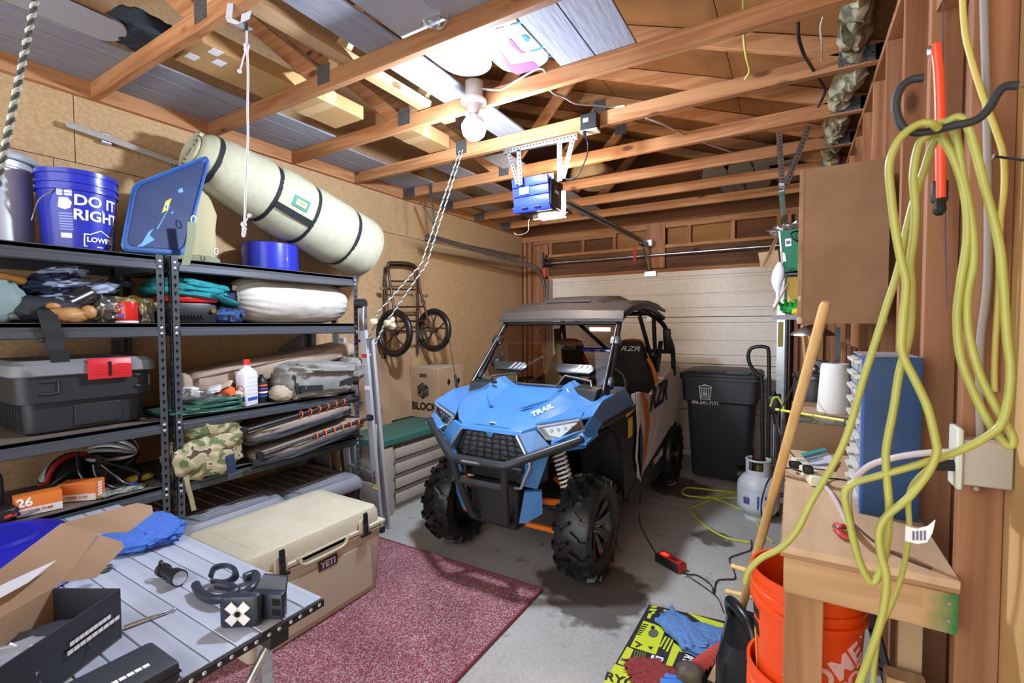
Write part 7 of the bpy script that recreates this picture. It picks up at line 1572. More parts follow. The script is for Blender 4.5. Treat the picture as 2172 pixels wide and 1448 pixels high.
# folded stand (grey legs) next to the tank
t = T('folded_stand', (-.12, 4.5, 0), 'folded black and grey stand with yellow cord behind the gas cylinder', 'stand')
ys = 4.45
for (a, c, m, r) in (((1640, 830), (1648, 900), m_black, .022), ((1652, 835), (1650, 985), m_black, .016), ((1642, 900), (1640, 985), m_alu, .012), ((1650, 900), (1650, 1040), m_alu, .012)): O('tube', B().cyl(P(*a, y=ys), P(*c, y=ys), r, n=10), m, t, smooth=50)
O('head', B(Tr(P(1643, 858, y=ys))).blob((0, 0, 0), (.09, .06, .16), .6, .1, 3, 160, 18), m_black, t, smooth=50)
O('yellow_cord', B().tube(smooth([P(1634, 862, y=ys-.03), P(1640, 845, y=ys-.03), P(1650, 842, y=ys-.03), P(1655, 850, y=ys-.03), P(1662, 862, y=ys-.03), P(1660, 870, y=ys-.03)], 4), .008, 6), mat('yellow_cord_jacket', 'B9C23E', .45), t, smooth=50)
for k, px in enumerate((1640, 1650)): O('foot', B().cyl((P(px, 1030, y=ys).x, ys, 0), (P(px, 985, y=ys).x, ys, .35), .012, n=8), m_black, t, smooth=40)
# propane cylinder
t = T('propane_cylinder', (-.25, 4.3, 0), 'pale grey propane cylinder with collar and blue label on the concrete', 'cylinder')
m_pc = mat('pale_grey_enamel', 'C0C2C4', .4, col2='B2B4B8', scale=8)
cxp, cyp = -.235, 4.33
O('tank', B(Tr(cxp, cyp, 0)).lathe([(.001, .035), (.09, .035), (.13, .06), (.155, .10), (.157, .12), (.157, .235), (.155, .25), (.157, .26), (.15, .30), (.11, .355), (.05, .375), (.001, .378)], n=36), m_pc, t, smooth=40)
O('foot_ring', B(Tr(cxp, cyp, 0)).lathe([(.10, 0), (.105, 0), (.105, .05), (.10, .05)], n=28), m_pc, t, smooth=40)
b = B(Tr(cxp, cyp, .36))
for a0, a1, z1 in ((2.2, 3.9, .13), (5.2, 7.2, .13), (3.9, 5.2, .045)):
    n = 8; b.loft([[(rr_*math.cos(a0+(a1-a0)*i/n), rr_*math.sin(a0+(a1-a0)*i/n), z) for rr_, z in ((.088, 0), (.088, z1), (.094, z1), (.094, 0))] for i in range(n+1)])
O('collar', b, m_pc, t, smooth=40)
O('collar_ring', B(Tr(cxp, cyp, .485)).tube([(.091*math.cos(a), .091*math.sin(a), 0) for a in [2.2+5*i/20 for i in range(21)]], .008, 6), m_pc, t, smooth=50)
O('valve', B().cyl((cxp, cyp, .37), (cxp, cyp, .44), .025, n=12), mat('brass', 'A88B3F', .35, .9), t, smooth=40); O('valve_knob', B().cyl((cxp, cyp, .44), (cxp, cyp, .475), .03, n=12), m_black, t, smooth=40)
Ao = math.atan2(-cyp, -cxp)
def oncyl(ang, z): return Tr(cxp, cyp, z) @ Rz(ang) @ Matrix(((0, 0, 1, 0), (1, 0, 0, 0), (0, 1, 0, 0), (0, 0, 0, 1)))
curved([(-.05, -.055), (.06, -.055), (.06, .06), (.02, .06), (-.05, .055)], oncyl(Ao+.28, .17), .1585, 0, name='blue_label', m=mat('strong_blue_print', '1E4FA8', .5), par=t)
curved([(-.025, -.02), (.025, -.02), (.025, .035), (-.025, .035)], oncyl(Ao-.55, .165), .1585, 0, name='red_label', m=mat('red_blue_print', 'A8324A', .5, col2='2A4A90', scale=40, thr=(.45, .5)), par=t)
for k in range(4): curved([(-.07, -.0), (.03, -.0), (.03, .006), (-.07, .006)], oncyl(Ao-.1, .215-.016*k), .1583, 0, name='faint_text', m=mat('faint_grey_print', '8C8F99', .6), par=t)
# yellow cord and black leads on the floor
F_ = lambda px, py, z=.008: P(px, py, z=z)
m_yc = mat('yellow_cord_jacket', 'B9C23E', .45)
O('extension_cord', B().tube(smooth([F_(1570, 1056), F_(1500, 1055), F_(1455, 1050), F_(1448, 1040), F_(1462, 1034), F_(1520, 1040), F_(1560, 1045), F_(1530, 1050), F_(1490, 1068), F_(1466, 1078), F_(1475, 1095), F_(1500, 1118), F_(1540, 1140), F_(1590, 1150)], 6), .008, 7), m_yc, smooth=60, label='yellow extension cord looped on the concrete before the garbage bin', cat='cord')
O('extension_cord', B().tube(smooth([F_(1500, 1052, .02), F_(1530, 1062), F_(1560, 1075), F_(1590, 1090), F_(1606, 1105), F_(1612, 1120), F_(1628, 1140), F_(1640, 1150)], 6), .008, 7), m_yc, smooth=60, label='yellow cord end running under the gas cylinder to the wooden pole', cat='cord')
t = T('battery_charger', F_(1425, 1200, 0), 'red and black battery charger with glowing red display on the floor by the front wheel', 'charger')
ca, cb_ = F_(1402, 1190, 0), F_(1442, 1212, 0); d = (cb_-ca).normalized(); A = axes(d, Vector((-d.y, d.x, 0)), (ca+cb_)/2)
O('body', B(A).box((0, 0, .028), (.20, .085, .056), bev=.012), m_black, t, smooth=40)
O('top_cover', B(A).box((.0, .004, .056), (.18, .062, .012), bev=.005), mat('red_charger', 'B4261E', .4), t, smooth=40)
O('end_cover', B(A).box((.098, .0, .03), (.008, .075, .05), bev=.003), mat('red_charger', 'B4261E'), t, smooth=40)
O('display', B(A).box((-.045, .0, .063), (.05, .036, .003)), mat('red_display', 'FF2A1A', .3, emit=('FF1E10', 5)), t)
O('display_bezel', B(A).box((.03, .0, .062), (.05, .02, .003)), m_black, t)
O('charger_lead', B().tube(smooth([V(.55, 3.85, .30), F_(1357, 1065), F_(1356, 1100), F_(1366, 1130), F_(1380, 1155), F_(1397, 1184, .03)], 6), .004, 6), m_black, t, smooth=60)
O('charger_lead', B().tube(smooth([F_(1447, 1215, .03), F_(1462, 1218), F_(1480, 1220), F_(1508, 1240), F_(1514, 1258), F_(1520, 1232), F_(1540, 1228), F_(1559, 1226), F_(1555, 1205), F_(1547, 1184), F_(1570, 1174), F_(1592, 1165), F_(1594, 1145)], 5), .004, 6), m_black, t, smooth=60)
O('charger_lead', B().tube(smooth([F_(1452, 1216, .02), F_(1480, 1235), F_(1520, 1265), F_(1535, 1298)], 5), .003, 6), m_black, t, smooth=60)
# wooden pole with pegs
t = T('wooden_pole', (-.1, 2.4, 0), 'long varnished wooden pole with turned pegs leaning on the workbench', 'pole')
pb_ = P(1574, 1290, z=.22); pt = P(1752, 640, x=.0); pt = P(1752, 640, y=1.80); pb_ = P(1572, 1295, y=2.36)
m_pole = mat('varnished_pole', 'CFA76A', .45, col2='BF9355', scale=5, stretch=(4, 4, .4))
dd = (pb_-pt); foot = pb_+dd*(pb_.z/(-dd.z)) if dd.z < 0 else pb_
O('shaft', B().tube([pt, pt.lerp(foot, .008), pt.lerp(foot, .5), foot-dd*.004], .016, 14, rs=[.011, .016, .017, .017]), m_pole, t, smooth=50)
m_peg = mat('pale_turned_wood', 'D6B273', .5)
for a, c in (((1551, 1199), (1592, 1213)), ((1540, 1253), (1600, 1268))):
    q0, q1 = P(*a, y=2.50), P(*c, y=2.48); dq = (q1-q0).normalized(); L_ = (q1-q0).length
    O('peg', B().tube([q0, q0+dq*.008, q0+dq*.016, q0+dq*.03, q0+dq*L_*.5, q0+dq*L_*.7, q0+dq*L_*.8, q1], .012, 12, rs=[.010, .013, .011, .011, .013, .015, .012, .010]), m_peg, t, smooth=50)
# orange pails
m_or = mat('orange_pail_plastic', 'E24A14', .35, coat=.15, col2='DC4410', scale=5)
bc = (.045, 1.655)
O('crate', B().b2((-.12, 1.50, 0), (.20, 1.80, .178), bev=.004), mat('dark_crate', '3E342C', .8), label='low dark crate under the orange pails below the workbench', cat='crate')
t2 = bucket('pail', (bc[0]-.005, bc[1], .18), .152, .375, m_or, 'lower orange pail holding the lettered orange pail inside it', 'nested orange pails')
t = bucket('pail', (bc[0], bc[1], .475), .150, .375, m_or, 'upper orange pail with white diagonal lettering under the workbench front', 'nested orange pails')
Ao = math.atan2(-bc[1], -bc[0])
def RB(z): return .129+.0541*z+.0012
def onb(ang, z): return Tr(bc[0], bc[1], .475+z) @ Rz(ang) @ Matrix(((0, 0, 1, 0), (1, 0, 0, 0), (0, 1, 0, 0), (0, 0, 0, 1)))
rot = Rz(.62)
for s_, sz, dx, dy in (('THE', .046, -.05, .045), ('HOME', .085, .0, -.0), ('DEPOT', .062, .02, -.062)):
    def fn(q, dx=dx, dy=dy): 
        v = rot @ Vector((q.x+dx, q.y+dy, 0)); v.z = q.z; return wrap(RB(.155), .054)(v)
    lettering(s_, sz, onb(Ao+.42, .155), mat('pale_pink_print', 'E4B4AC', .6), t, fn=fn, bold=.03, sub=1)
curved([(-.10, .0), (.10, .0), (.10, .004), (-.10, .004)], onb(Ao+.42, .255), RB(.255), .054, name='print_line', m=mat('pale_pink_print', 'E4B4AC'), par=t)
for k, (zz, hh_, w_) in enumerate(((.225, .03, .03), (.19, .02, .02), (.17, .02, .024))): curved([(-w_, 0), (w_*.6, 0), (w_*.6, hh_), (-w_, hh_)], onb(Ao-1.15, zz), RB(zz), .054, name='black_print', m=m_print, par=t)
curved([(-.02, 0), (.0, 0), (.0, .16), (-.02, .16)], onb(Ao-1.2, .02), RB(.02), .054, name='yellow_print', m=mat('amber_print', 'E0922A', .6), par=t)
# black drain can
t = T('drain_container', (-.2, 2.05, 0), 'black plastic drain container with moulded handle standing by the orange pails', 'container')
A = Tr(-.165, 2.12, 0)
O('body', B(A).loft([rrect(-.07, .14, -.24, .12, .05, .0, 4), rrect(-.075, .145, -.245, .125, .05, .02, 4), rrect(-.07, .14, -.24, .12, .05, .33, 4), rrect(-.055, .12, -.20, .09, .05, .37, 4)]), mat('gloss_black_plastic', '1A1B1E', .3, bump=.05, scale=60), t, smooth=40)
for k in (-.16, -.02): bx('moulded_rib', (-.243, 2.12+k-.025, .05), (-.232, 2.12+k+.025, .30), mat('gloss_black_plastic', '1A1B1E'), t, bev=.006)
O('handle', B(A).tube(smooth([(-.05, .08, .34), (-.055, .07, .39), (-.045, .02, .43), (-.01, -.05, .445), (.03, -.10, .43), (.05, -.13, .39), (.05, -.135, .34)], 6), .022, 12), mat('gloss_black_plastic', '1A1B1E'), t, smooth=50)
O('cap', B(A).cyl((.08, .05, .36), (.08, .05, .40), .035, n=18), m_black, t, smooth=40)
# flattened printed carton on floor
t = T('floor_carton', (-.45, 2.2, 0), 'flattened yellow green and black printed carton on the concrete floor', 'cardboard')
m_lime = mat('lime_print', 'C6D22E', .6); m_bk = mat('black_card_print', '25272A', .6)
K = lambda px, py, z=.006: P(px, py, z=z)
O('sheet', B().prism([(-.685, 2.645, .001), (-.20, 2.715, .001), (-.21, 1.55, .001), (-.71, 1.50, .001)], (0, 0, .004)), m_bk, t)
def pr_(nm, px, m, z=.0055): return O(nm, B().prism([P(x, y, z=z) for x, y in px], (0, 0, .0006)), m, t)
for px in ([(1365, 1316), (1412, 1332), (1391, 1388), (1337, 1371)], [(1458, 1299), (1536, 1322), (1533, 1332), (1499, 1327)], [(1429, 1363), (1470, 1388), (1440, 1381), (1421, 1424), (1409, 1418)], [(1330, 1371), (1344, 1377), (1328, 1413), (1310, 1406)], [(1305, 1408), (1354, 1424), (1359, 1465), (1270, 1465)], [(1404, 1420), (1425, 1426), (1420, 1460), (1396, 1460)]): pr_('lime_panel', px, m_lime)
for x, y, w_, h_ in ((1383, 1284, 12, 5), (1380, 1290, 14, 6), (1376, 1300, 7, 12), (1384, 1296, 6, 6), (1410, 1292, 6, 5), (1408, 1300, 5, 10)): pr_('lime_letter', [(x, y), (x+w_, y+2), (x+w_-4, y+h_), (x-4, y+h_-2)], m_lime)
for k in range(6): pr_('grey_text', [(1364-k*3.2, 1322+k*4), (1376-k*3.2, 1325+k*4), (1374.6-k*3.2, 1327+k*4), (1362.6-k*3.2, 1324+k*4)], m_bk, .0062)
pr_('disc_picture', [(1386+11*math.cos(a), 1343+9*math.sin(a)) for a in [2*PI*i/16 for i in range(16)]], mat('grey_picture', '5A5E52', .6), .0062)
pr_('bolt_picture', [(1382, 1326), (1390, 1329), (1387, 1335), (1380, 1333)], m_bk, .0062)
pr_('blade_picture', [(1347, 1370), (1360, 1365), (1363, 1367), (1350, 1373)], m_bk, .0062); pr_('blade_picture', [(1347, 1358), (1358, 1364), (1357, 1367), (1347, 1361)], m_bk, .0062); pr_('funnel_picture', [(1374, 1370), (1386, 1372), (1380, 1378)], m_bk, .0062)
for k in range(3): pr_('lime_text', [(1411-k*1+k*8, 1349+k*3), (1415-k+k*8, 1350+k*3), (1406-k+k*8-4, 1372+k*5), (1402-k+k*8-4, 1371+k*5)], m_lime)
for k in range(5): pr_('lime_hatch', [(1348+k*5, 1378+k*1.4), (1350+k*5, 1378.6+k*1.4), (1344+k*5, 1398+k*1.2), (1342+k*5, 1397+k*1.2)], mat('dull_lime', '7C8532', .6))
pr_('barcode_sticker', [(1392, 1390), (1408, 1395), (1403, 1411), (1386, 1405)], m_wprint, .0062); pr_('barcode_sticker', [(1383, 1388), (1389, 1390), (1383, 1402), (1378, 1400)], m_wprint, .0062); pr_('barcode', [(1394, 1394), (1404, 1397), (1401, 1405), (1391, 1402)], mat('violet_print', '6E6478'), .0068)
pr_('barcode', [(1318, 1395), (1332, 1399), (1330, 1404), (1316, 1400)], mat('violet_print', '6E6478'), .0062)
a = K(1430, 1412, .0058); e = K(1462, 1386, .0058)
pr_('black_panel', [(1440, 1382), (1475, 1391), (1450, 1440), (1424, 1425)], m_bk, .006)
lettering('RYOBI', .052, axes(K(1438, 1425)-K(1456, 1392), K(1470, 1396)-K(1440, 1386), K(1452, 1408, .0068)), m_wprint, t, bold=.03)
lettering('RYOBI', .07, axes(K(1348, 1448)-K(1322, 1440), K(1328, 1436)-K(1316, 1452), K(1330, 1447, .0068)), m_bk, t, bold=.03)
# gloves and rags
m_gl = mat('dusty_blue_glove', '4F74AA', .85, bump=.2, scale=50, col2='5F83B6')
t = T('work_glove', K(1450, 1340, 0), 'dirty blue work glove lying on the printed carton', 'glove')
c = K(1455, 1342, .03); A = Tr(c) @ Rz(-.7)
O('palm', B(A).blob((0, 0, 0), (.30, .15, .05), .7, .18, 4, 171, 34, fold=.2), m_gl, t, smooth=60)
O('cuff', B(Tr(K(1512, 1348, .03)) @ Rz(.1)).blob((0, 0, 0), (.18, .13, .045), .7, .2, 4, 172, 26, fold=.25), m_gl, t, smooth=60)
for a_, c_ in (((1440, 1335), (1424, 1288)), ((1425, 1330), (1392, 1314)), ((1450, 1320), (1432, 1300)), ((1445, 1355), (1452, 1378)), ((1465, 1330), (1490, 1325))): O('finger', B().tube([K(*a_, .03), K((a_[0]+c_[0])/2, (a_[1]+c_[1])/2, .035), K(*c_, .022)], .019, 10, rs=[.022, .019, .013]), m_gl, t, smooth=60)
t = T('red_rag', K(1385, 1425, 0), 'crumpled dark red rag on the printed carton', 'rag')
m_rag = mat('dark_red_cloth', '7E2F2C', .9, bump=.3, scale=30, col2='8C3833')
for px, py, d, s_ in ((1372, 1418, (.11, .15, .022), 181), (1400, 1430, (.15, .11, .025), 182), (1388, 1442, (.16, .12, .025), 183), (1420, 1440, (.13, .10, .022), 184)): O('fold', B(Tr(K(px, py, .018)) @ Rz(s_)).blob((0, 0, 0), d, .9, .35, 4, s_, 30, fold=.5), m_rag, t, smooth=60)
t = T('red_pleated_cloth', K(1480, 1390, 0), 'bright red pleated cloth strip between the blue glove and the black container', 'cloth')
p0, p1 = K(1432, 1425, .03), K(1525, 1362, .05)
O('strip', B().grid(lambda u, v: p0.lerp(p1, u)+(K(1470, 1440, .03)-K(1432, 1425, .03))*v+Vector((0, 0, .008*math.sin(u*70)+.02*math.sin(v*PI))), 70, 6, .004), mat('bright_red_cloth', 'B5473C', .85), t, smooth=60)
t = T('wood_offcut', K(1500, 1420, 0), 'short pale wooden offcut leaning by the black container', 'wood')
O('offcut', B().prism([K(1500, 1440, .01), K(1535, 1370, .12), K(1536, 1400, .12), K(1515, 1448, .01)], (.02, .02, .012)), pine('y'), t)
t = T('rubber_mallet', K(1462, 1435, 0), 'dark rubber mallet head at the bottom of the printed carton', 'mallet')
O('head', B(Tr(K(1463, 1428, .06)) @ Rz(.3)).blob((0, 0, 0), (.12, .09, .085), .75, .04, 2, 190, 26), mat('worn_black_rubber', '3A342E', .5, col2='6A5A4A', scale=10), t, smooth=60)
O('collar', B().cyl(K(1478, 1440, .05), K(1488, 1436, .05), .035, n=16), m_rubber, t, smooth=40)
t = T('work_glove', K(1420, 1446, 0), 'bright blue glove fingertips at the bottom edge below the red rag', 'glove')
for a_, c_ in (((1412, 1436), (1440, 1440)), ((1402, 1446), (1445, 1450)), ((1520, 1440), (1532, 1432))): O('finger', B().tube([K(*a_, .03), K((a_[0]+c_[0])/2, (a_[1]+c_[1])/2+2, .035), K(*c_, .03)], .018, 10), mat('bright_blue_glove', '3E78C8', .7), t, smooth=60)
# ---------------------------------------------------------------- on the bench
t = T('bench_carton', (.15, 2.9, ZB), 'open brown cardboard carton at the back of the workbench', 'box')
xa, xb, ya, yb2, hc = -.005, .30, 2.50, 2.98, .125
z0 = ZB+.001
for lo, hi in (((xa, ya, z0), (xb, ya+.004, z0+hc)), ((xa, yb2-.004, z0), (xb, yb2, z0+hc+.03)), ((xa, ya+.004, z0), (xa+.004, yb2-.004, z0+hc)), ((xb-.004, ya+.004, z0), (xb, yb2-.004, z0+hc))): bx('carton_wall', lo, hi, mat('brown_carton', '8A6D50', .85, col2='7C6147', scale=4), t)
bx('carton_bottom', (xa+.004, ya+.004, z0), (xb-.004, yb2-.004, z0+.004), m_card, t)
O('contents', B().blob((.14, 2.72, z0+.085), (.26, .40, .08), .5, .12, 3, 201, 24, fold=.1), m_film, t, smooth=50)
bx('closed_flap', (xa+.01, 2.74, z0+hc+.001), (xb-.005, yb2-.005, z0+hc+.006), m_card, t)
O('yellow_level', B().cyl(P(1646, 868, y=2.78), P(1792, 892, y=2.55), .007, n=6), mat('bright_yellow', 'C9B930', .4), smooth=None, label='thin yellow bar resting across the open bench carton', cat='bar')
t = T('compressor', (.10, 3.2, ZB), 'small dark round compressor with chrome valve at the back of the workbench', 'compressor')
c = Vector((.10, 3.22, ZB)); s_ = .17
O('tank', B(Tr(c)).lathe([(.001, .0), (.075, .0), (.095, .03), (.10, .10), (.10, .24), (.085, .29), (.05, .31), (.001, .315)], n=28), mat('dark_cast_iron', '2E2E2F', .45, bump=.05, scale=50), t, smooth=40)
O('band', B(Tr(c)).lathe([(.10, .262), (.107, .265), (.107, .28), (.10, .283)], n=28), m_dsteel, t, smooth=40)
O('valve', B().sph(c+Vector((.0, -.06, .325)), .026, 8), m_chrome, t, smooth=60)
bx('switch_box', (c.x-.0, c.y-.07, ZB+.30), (c.x+.07, c.y, ZB+.37), m_dsteel, t, bev=.005); bx('red_switch', (c.x+.05, c.y-.073, ZB+.31), (c.x+.068, c.y-.07, ZB+.36), mat('red_gloss', 'C2231F'), t)
O('pipe', B().tube(smooth([c+Vector((.09, -.03, .25)), c+Vector((.12, -.05, .2)), c+Vector((.11, -.05, .10)), c+Vector((.10, -.04, .04))], 5), .006, 6), m_steel, t, smooth=50)
O('valve_handle', B().cyl(c+Vector((.10, -.06, .19)), c+Vector((.16, -.07, .19)), .009, n=8), m_steel, t, smooth=40)
t = T('paper_roll', (.15, 2.35, ZB), 'white paper towel roll standing on the open carton behind the parts cabinet', 'paper towel')
c = P(1770, 872, y=2.86); c.z = z0_c = ZB+.1325; 
Ar = Tr(c+Vector((0, 0, .115))) @ Ry(.10) 
O('paper', B(Tr(c)).lathe([(.022, .0), (.075, .0), (.076, .02), (.062, .235), (.056, .245), (.022, .245)], n=28), mat('paper_white', 'D3CFC9', .9, bump=.2, scale=40), t, smooth=30)
O('card_core', B(Tr(c)).lathe([(.018, .002), (.0215, .002), (.0215, .243), (.018, .243)], n=20), mat('core_brown', '6B4F3C', .8), t, smooth=40)
t = T('spray_jug', (.19, 2.52, ZB), 'translucent white plastic jug behind the paper towel roll', 'jug')
O('jug', B(Tr(.235, 3.05, ZB+.001)).lathe([(.001, 0), (.05, 0), (.052, .02), (.052, .24), (.03, .33), (.016, .37), (.016, .40), (.001, .40)], n=20), mat('milky_plastic', 'C4C2BF', .4, trans=.2), t, smooth=40)
t = T('power_strip', P(1712, 1000, z=ZB), 'ivory power strip with plugged black leads on the workbench', 'power strip')
a, c = P(1690, 978, z=ZB+.02), P(1735, 1022, z=ZB+.02); d = (c-a).normalized(); A = axes(d, Vector((-d.y, d.x, 0)), (a+c)/2); Ls = (c-a).length
O('strip', B(A).box((0, 0, 0), (Ls, .045, .036), bev=.006), mat('ivory_plastic', 'D8D0B4'), t, smooth=40)
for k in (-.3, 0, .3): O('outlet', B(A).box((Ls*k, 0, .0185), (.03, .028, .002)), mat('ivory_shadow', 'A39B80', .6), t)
O('plug', B(A).box((-Ls*.12, -.03, .012), (.035, .04, .026), bev=.006), m_black, t, smooth=40); O('plug', B(A).box((Ls*.34, -.02, .03), (.035, .03, .03), bev=.006), m_black, t, smooth=40)
O('black_lead', B().tube(smooth([P(1700, 1000, z=ZB+.03), P(1665, 992, z=ZB+.02), P(1635, 1010, z=.98), P(1618, 1050, y=2.1), P(1615, 1090, y=2.2), P(1625, 1120, y=2.3), P(1622, 1150, y=2.4)], 6), .0035, 6), m_black, t, smooth=60)
O('black_lead', B().tube(smooth([P(1700, 985, z=ZB+.02), P(1670, 950, y=2.3), P(1655, 920, y=2.3), P(1650, 880, y=2.4), P(1672, 840, y=2.6), P(1690, 800, y=2.9)], 6), .003, 6), m_black, t, smooth=60)
O('black_lead', B().tube(smooth([P(1735, 1015, z=ZB+.02), P(1770, 1015, z=ZB+.004), P(1810, 1020, z=ZB+.004)], 6), .003, 6), m_black, t, smooth=60)
O('white_lead', B().tube(smooth([P(1738, 1022, z=ZB+.01), P(1760, 1042, z=ZB+.006), P(1780, 1075, z=ZB+.006), P(1792, 1100, z=ZB+.006), P(1805, 1115, z=ZB+.05), P(1800, 1070, z=ZB+.09), P(1805, 1030, y=1.50), P(1840, 990, y=1.46), P(1900, 970, y=1.43), P(1970, 960, y=1.41), P(2040, 958, y=1.395)], 6), .0075, 8), mat('pinkish_white_cord', 'B9ABA8', .5), t, smooth=60)
t = T('leaflet', P(1745, 965, z=ZB), 'white and teal folded leaflet beside the power strip', 'leaflet')
O('sheet', B().prism([P(1698, 963, z=ZB+.03), P(1748, 950, z=ZB+.05), P(1775, 985, z=ZB+.01), P(1712, 985, z=ZB+.006)], (0, 0, .002)), mat('leaflet_white', 'C9CDD2', .6), t)
O('teal_band', B().prism([P(1698, 962, z=ZB+.034), P(1750, 949, z=ZB+.054), P(1753, 955, z=ZB+.05), P(1702, 969, z=ZB+.03)], (0, 0, .001)), mat('teal_print', '2A857C', .6), t)
for k in range(3): O('print_line', B().prism([P(1710, 972+k*4, z=ZB+.031-.007*k), P(1745, 964+k*4, z=ZB+.045-.008*k), P(1746, 965.5+k*4, z=ZB+.045-.008*k), P(1711, 973.5+k*4, z=ZB+.031-.007*k)], (0, 0, .001)), mat('faint_grey_print', '8C8F99'), t)
O('under_sheet', B().prism([P(1710, 985, z=ZB+.004), P(1775, 988, z=ZB+.004), P(1770, 998, z=ZB+.004), P(1722, 992, z=ZB+.004)], (0, 0, .002)), mat('leaflet_white', 'C9CDD2'), t)
t = T('spring_clamp', P(1787, 1125, z=ZB), 'red spring clamp lying near the front of the workbench', 'clamp')
for a, c in (((1772, 1112), (1795, 1117)), ((1774, 1124), (1798, 1140))): O('jaw', B().tube([P(*a, z=ZB+.012), P((a[0]+c[0])/2, (a[1]+c[1])/2+2, z=ZB+.014), P(*c, z=ZB+.010)], .009, 8, flat=.8), mat('red_clamp_plastic', 'B02A22', .45), t, smooth=50)
O('spring', B().tube([P(1773, 1118, z=ZB+.012)+Vector((.008*math.cos(a), .008*math.sin(a), 0)) for a in [2*PI*i/12 for i in range(12)]], .003, 5, closed=True), m_steel, t)
O('brown_lead', B().tube(smooth([P(1812, 1112, z=ZB+.004), P(1850, 1145, z=ZB+.004), P(1900, 1175, z=ZB+.004), P(1975, 1205, z=ZB+.004)], 6), .003, 6), mat('brown_cord', '4A3222', .6), smooth=60, label='thin brown cord lying across the front of the workbench', cat='cord')
# things leaning under / beside the bench
t = T('lumber_stack', (.28, 3.0, 1.1), 'row of short upright wood strips standing behind the workbench', 'wood')
for k in range(5): bx('strip', (.215+k*.022, 2.98+.01*k, ZB), (.234+k*.022, 3.02+.01*k, 1.50-.01*k), fir('z') if k % 2 else redfir('z'), t, bev=.001)
bx('metal_strip', (.19, 3.05, 1.20), (.212, 3.07, 1.58), m_dsteel, None, label='dark steel strip hanging behind the compressor', cat='strip')
t = T('long_sticks', (.12, 3.8, .8), 'two thin long wooden sticks leaning in the corner behind the compressor', 'sticks')
for a, c in (((1702, 690), (1712, 800)), ((1712, 690), (1735, 790))): O('stick', B().tube([P(*a, y=3.9), P(*c, y=3.75), Vector((P(*c, y=3.75).x+.02, 3.6, .02))], .012, 8), mat('thin_wood', 'A47E58'), t, smooth=50)
t = T('perforated_rail', (.23, 1.75, .5), 'grey perforated steel rail leaning under the workbench', 'rail')
pa_, pb2 = P(1836, 1265, y=2.12), P(1885, 1448, y=2.02)
dv = (pb2-pa_); pb3 = pa_+dv*((pa_.z-.02)/(-dv.z))
O('rail', B().cyl(pa_, pb3, .022, n=4), m_shelf, t)
b = B(); Fd = frame(dv)
for k in range(22): 
    p = pa_.lerp(pb3, (k+.5)/22); b.cyl(p+Vector((-.012, -.012, 0)), p+Vector((-.014, -.0165, 0)), .0055, n=8)
O('holes', b, m_hole, t, kind='stuff')
t = T('pale_offcuts', (.27, 1.6, .36), 'pale wooden offcuts stacked under the right end of the workbench', 'wood')
for k, (lo, hi) in enumerate((((.235, 1.62, .361), (.325, 1.68, .62)), ((.25, 1.54, .361), (.325, 1.60, .48)), ((.27, 1.70, .361), (.325, 1.74, .82)))): bx('offcut', lo, hi, pine('z'), t, bev=.002)
blobthing('grey_bag', (.27, 1.46, .361), (.12, .10, .07), mat('grey_violet_film', '6E6A72', .3, bump=.3, scale=20), 'grey plastic bag lying under the right end of the workbench', 'bag', 211, .7, .15, .1)
# ---------------------------------------------------------------- on the stud wall
t = T('outlet_box', (.36, 1.40, 1.23), 'grey surface electrical box with pale cover plate on the nearest stud', 'socket')
bx('box', (.322, 1.385, 1.245), (.403, 1.436, 1.345), mat('grey_outlet_box', 'B0A898', .6), t, bev=.003)
bx('cover_plate', (.310, 1.375, 1.235), (.3215, 1.44, 1.37), mat('pale_green_plate', 'C9CBB8', .5), t, bev=.003)
O('plug', B().cyl((.27, 1.39, 1.28), (.310, 1.395, 1.283), .013, n=12), m_black, t, smooth=40)
O('screw', B().cyl((.345, 1.384, 1.24), (.345, 1.386, 1.24), .005, n=8), m_steel, t)
cable('conduit', [P(2086, -30, y=1.415), P(2092, 200, y=1.415), P(2096, 420, y=1.415), P(2094, 600, y=1.415), P(2080, 720, y=1.42), P(2078, 830, y=1.425), P(2080, 930, y=1.425)], .0075, mat('grey_conduit', '8F857C', .6), 'grey conduit running down the nearest wide stud to the outlet box')
cable('romex_cable', [P(2040, -30, y=1.40), P(2046, 60, y=1.40), P(2056, 110, y=1.40), P(2080, 190, y=1.40), P(2110, 270, y=1.40), P(2128, 330, y=1.40), P(2130, 400, y=1.40), P(2122, 470, y=1.41), P(2118, 600, y=1.425), P(2110, 760, y=1.43), P(2110, 830, y=1.43)], .006, m_cab_y, 'yellowish flat cable wandering down the nearest wide stud')
t = T('wall_nail', P(2140, 338, y=1.37), 'long bent nail in the nearest stud beside the conduit', 'nail')
O('shank', B().cyl(P(2106, 331, y=1.36), P(2180, 341, y=1.30), .0028, n=6), m_dsteel, t); O('head', B().cyl(P(2104, 331, y=1.36), P(2108, 331.5, y=1.36), .006, n=10), m_steel, t)
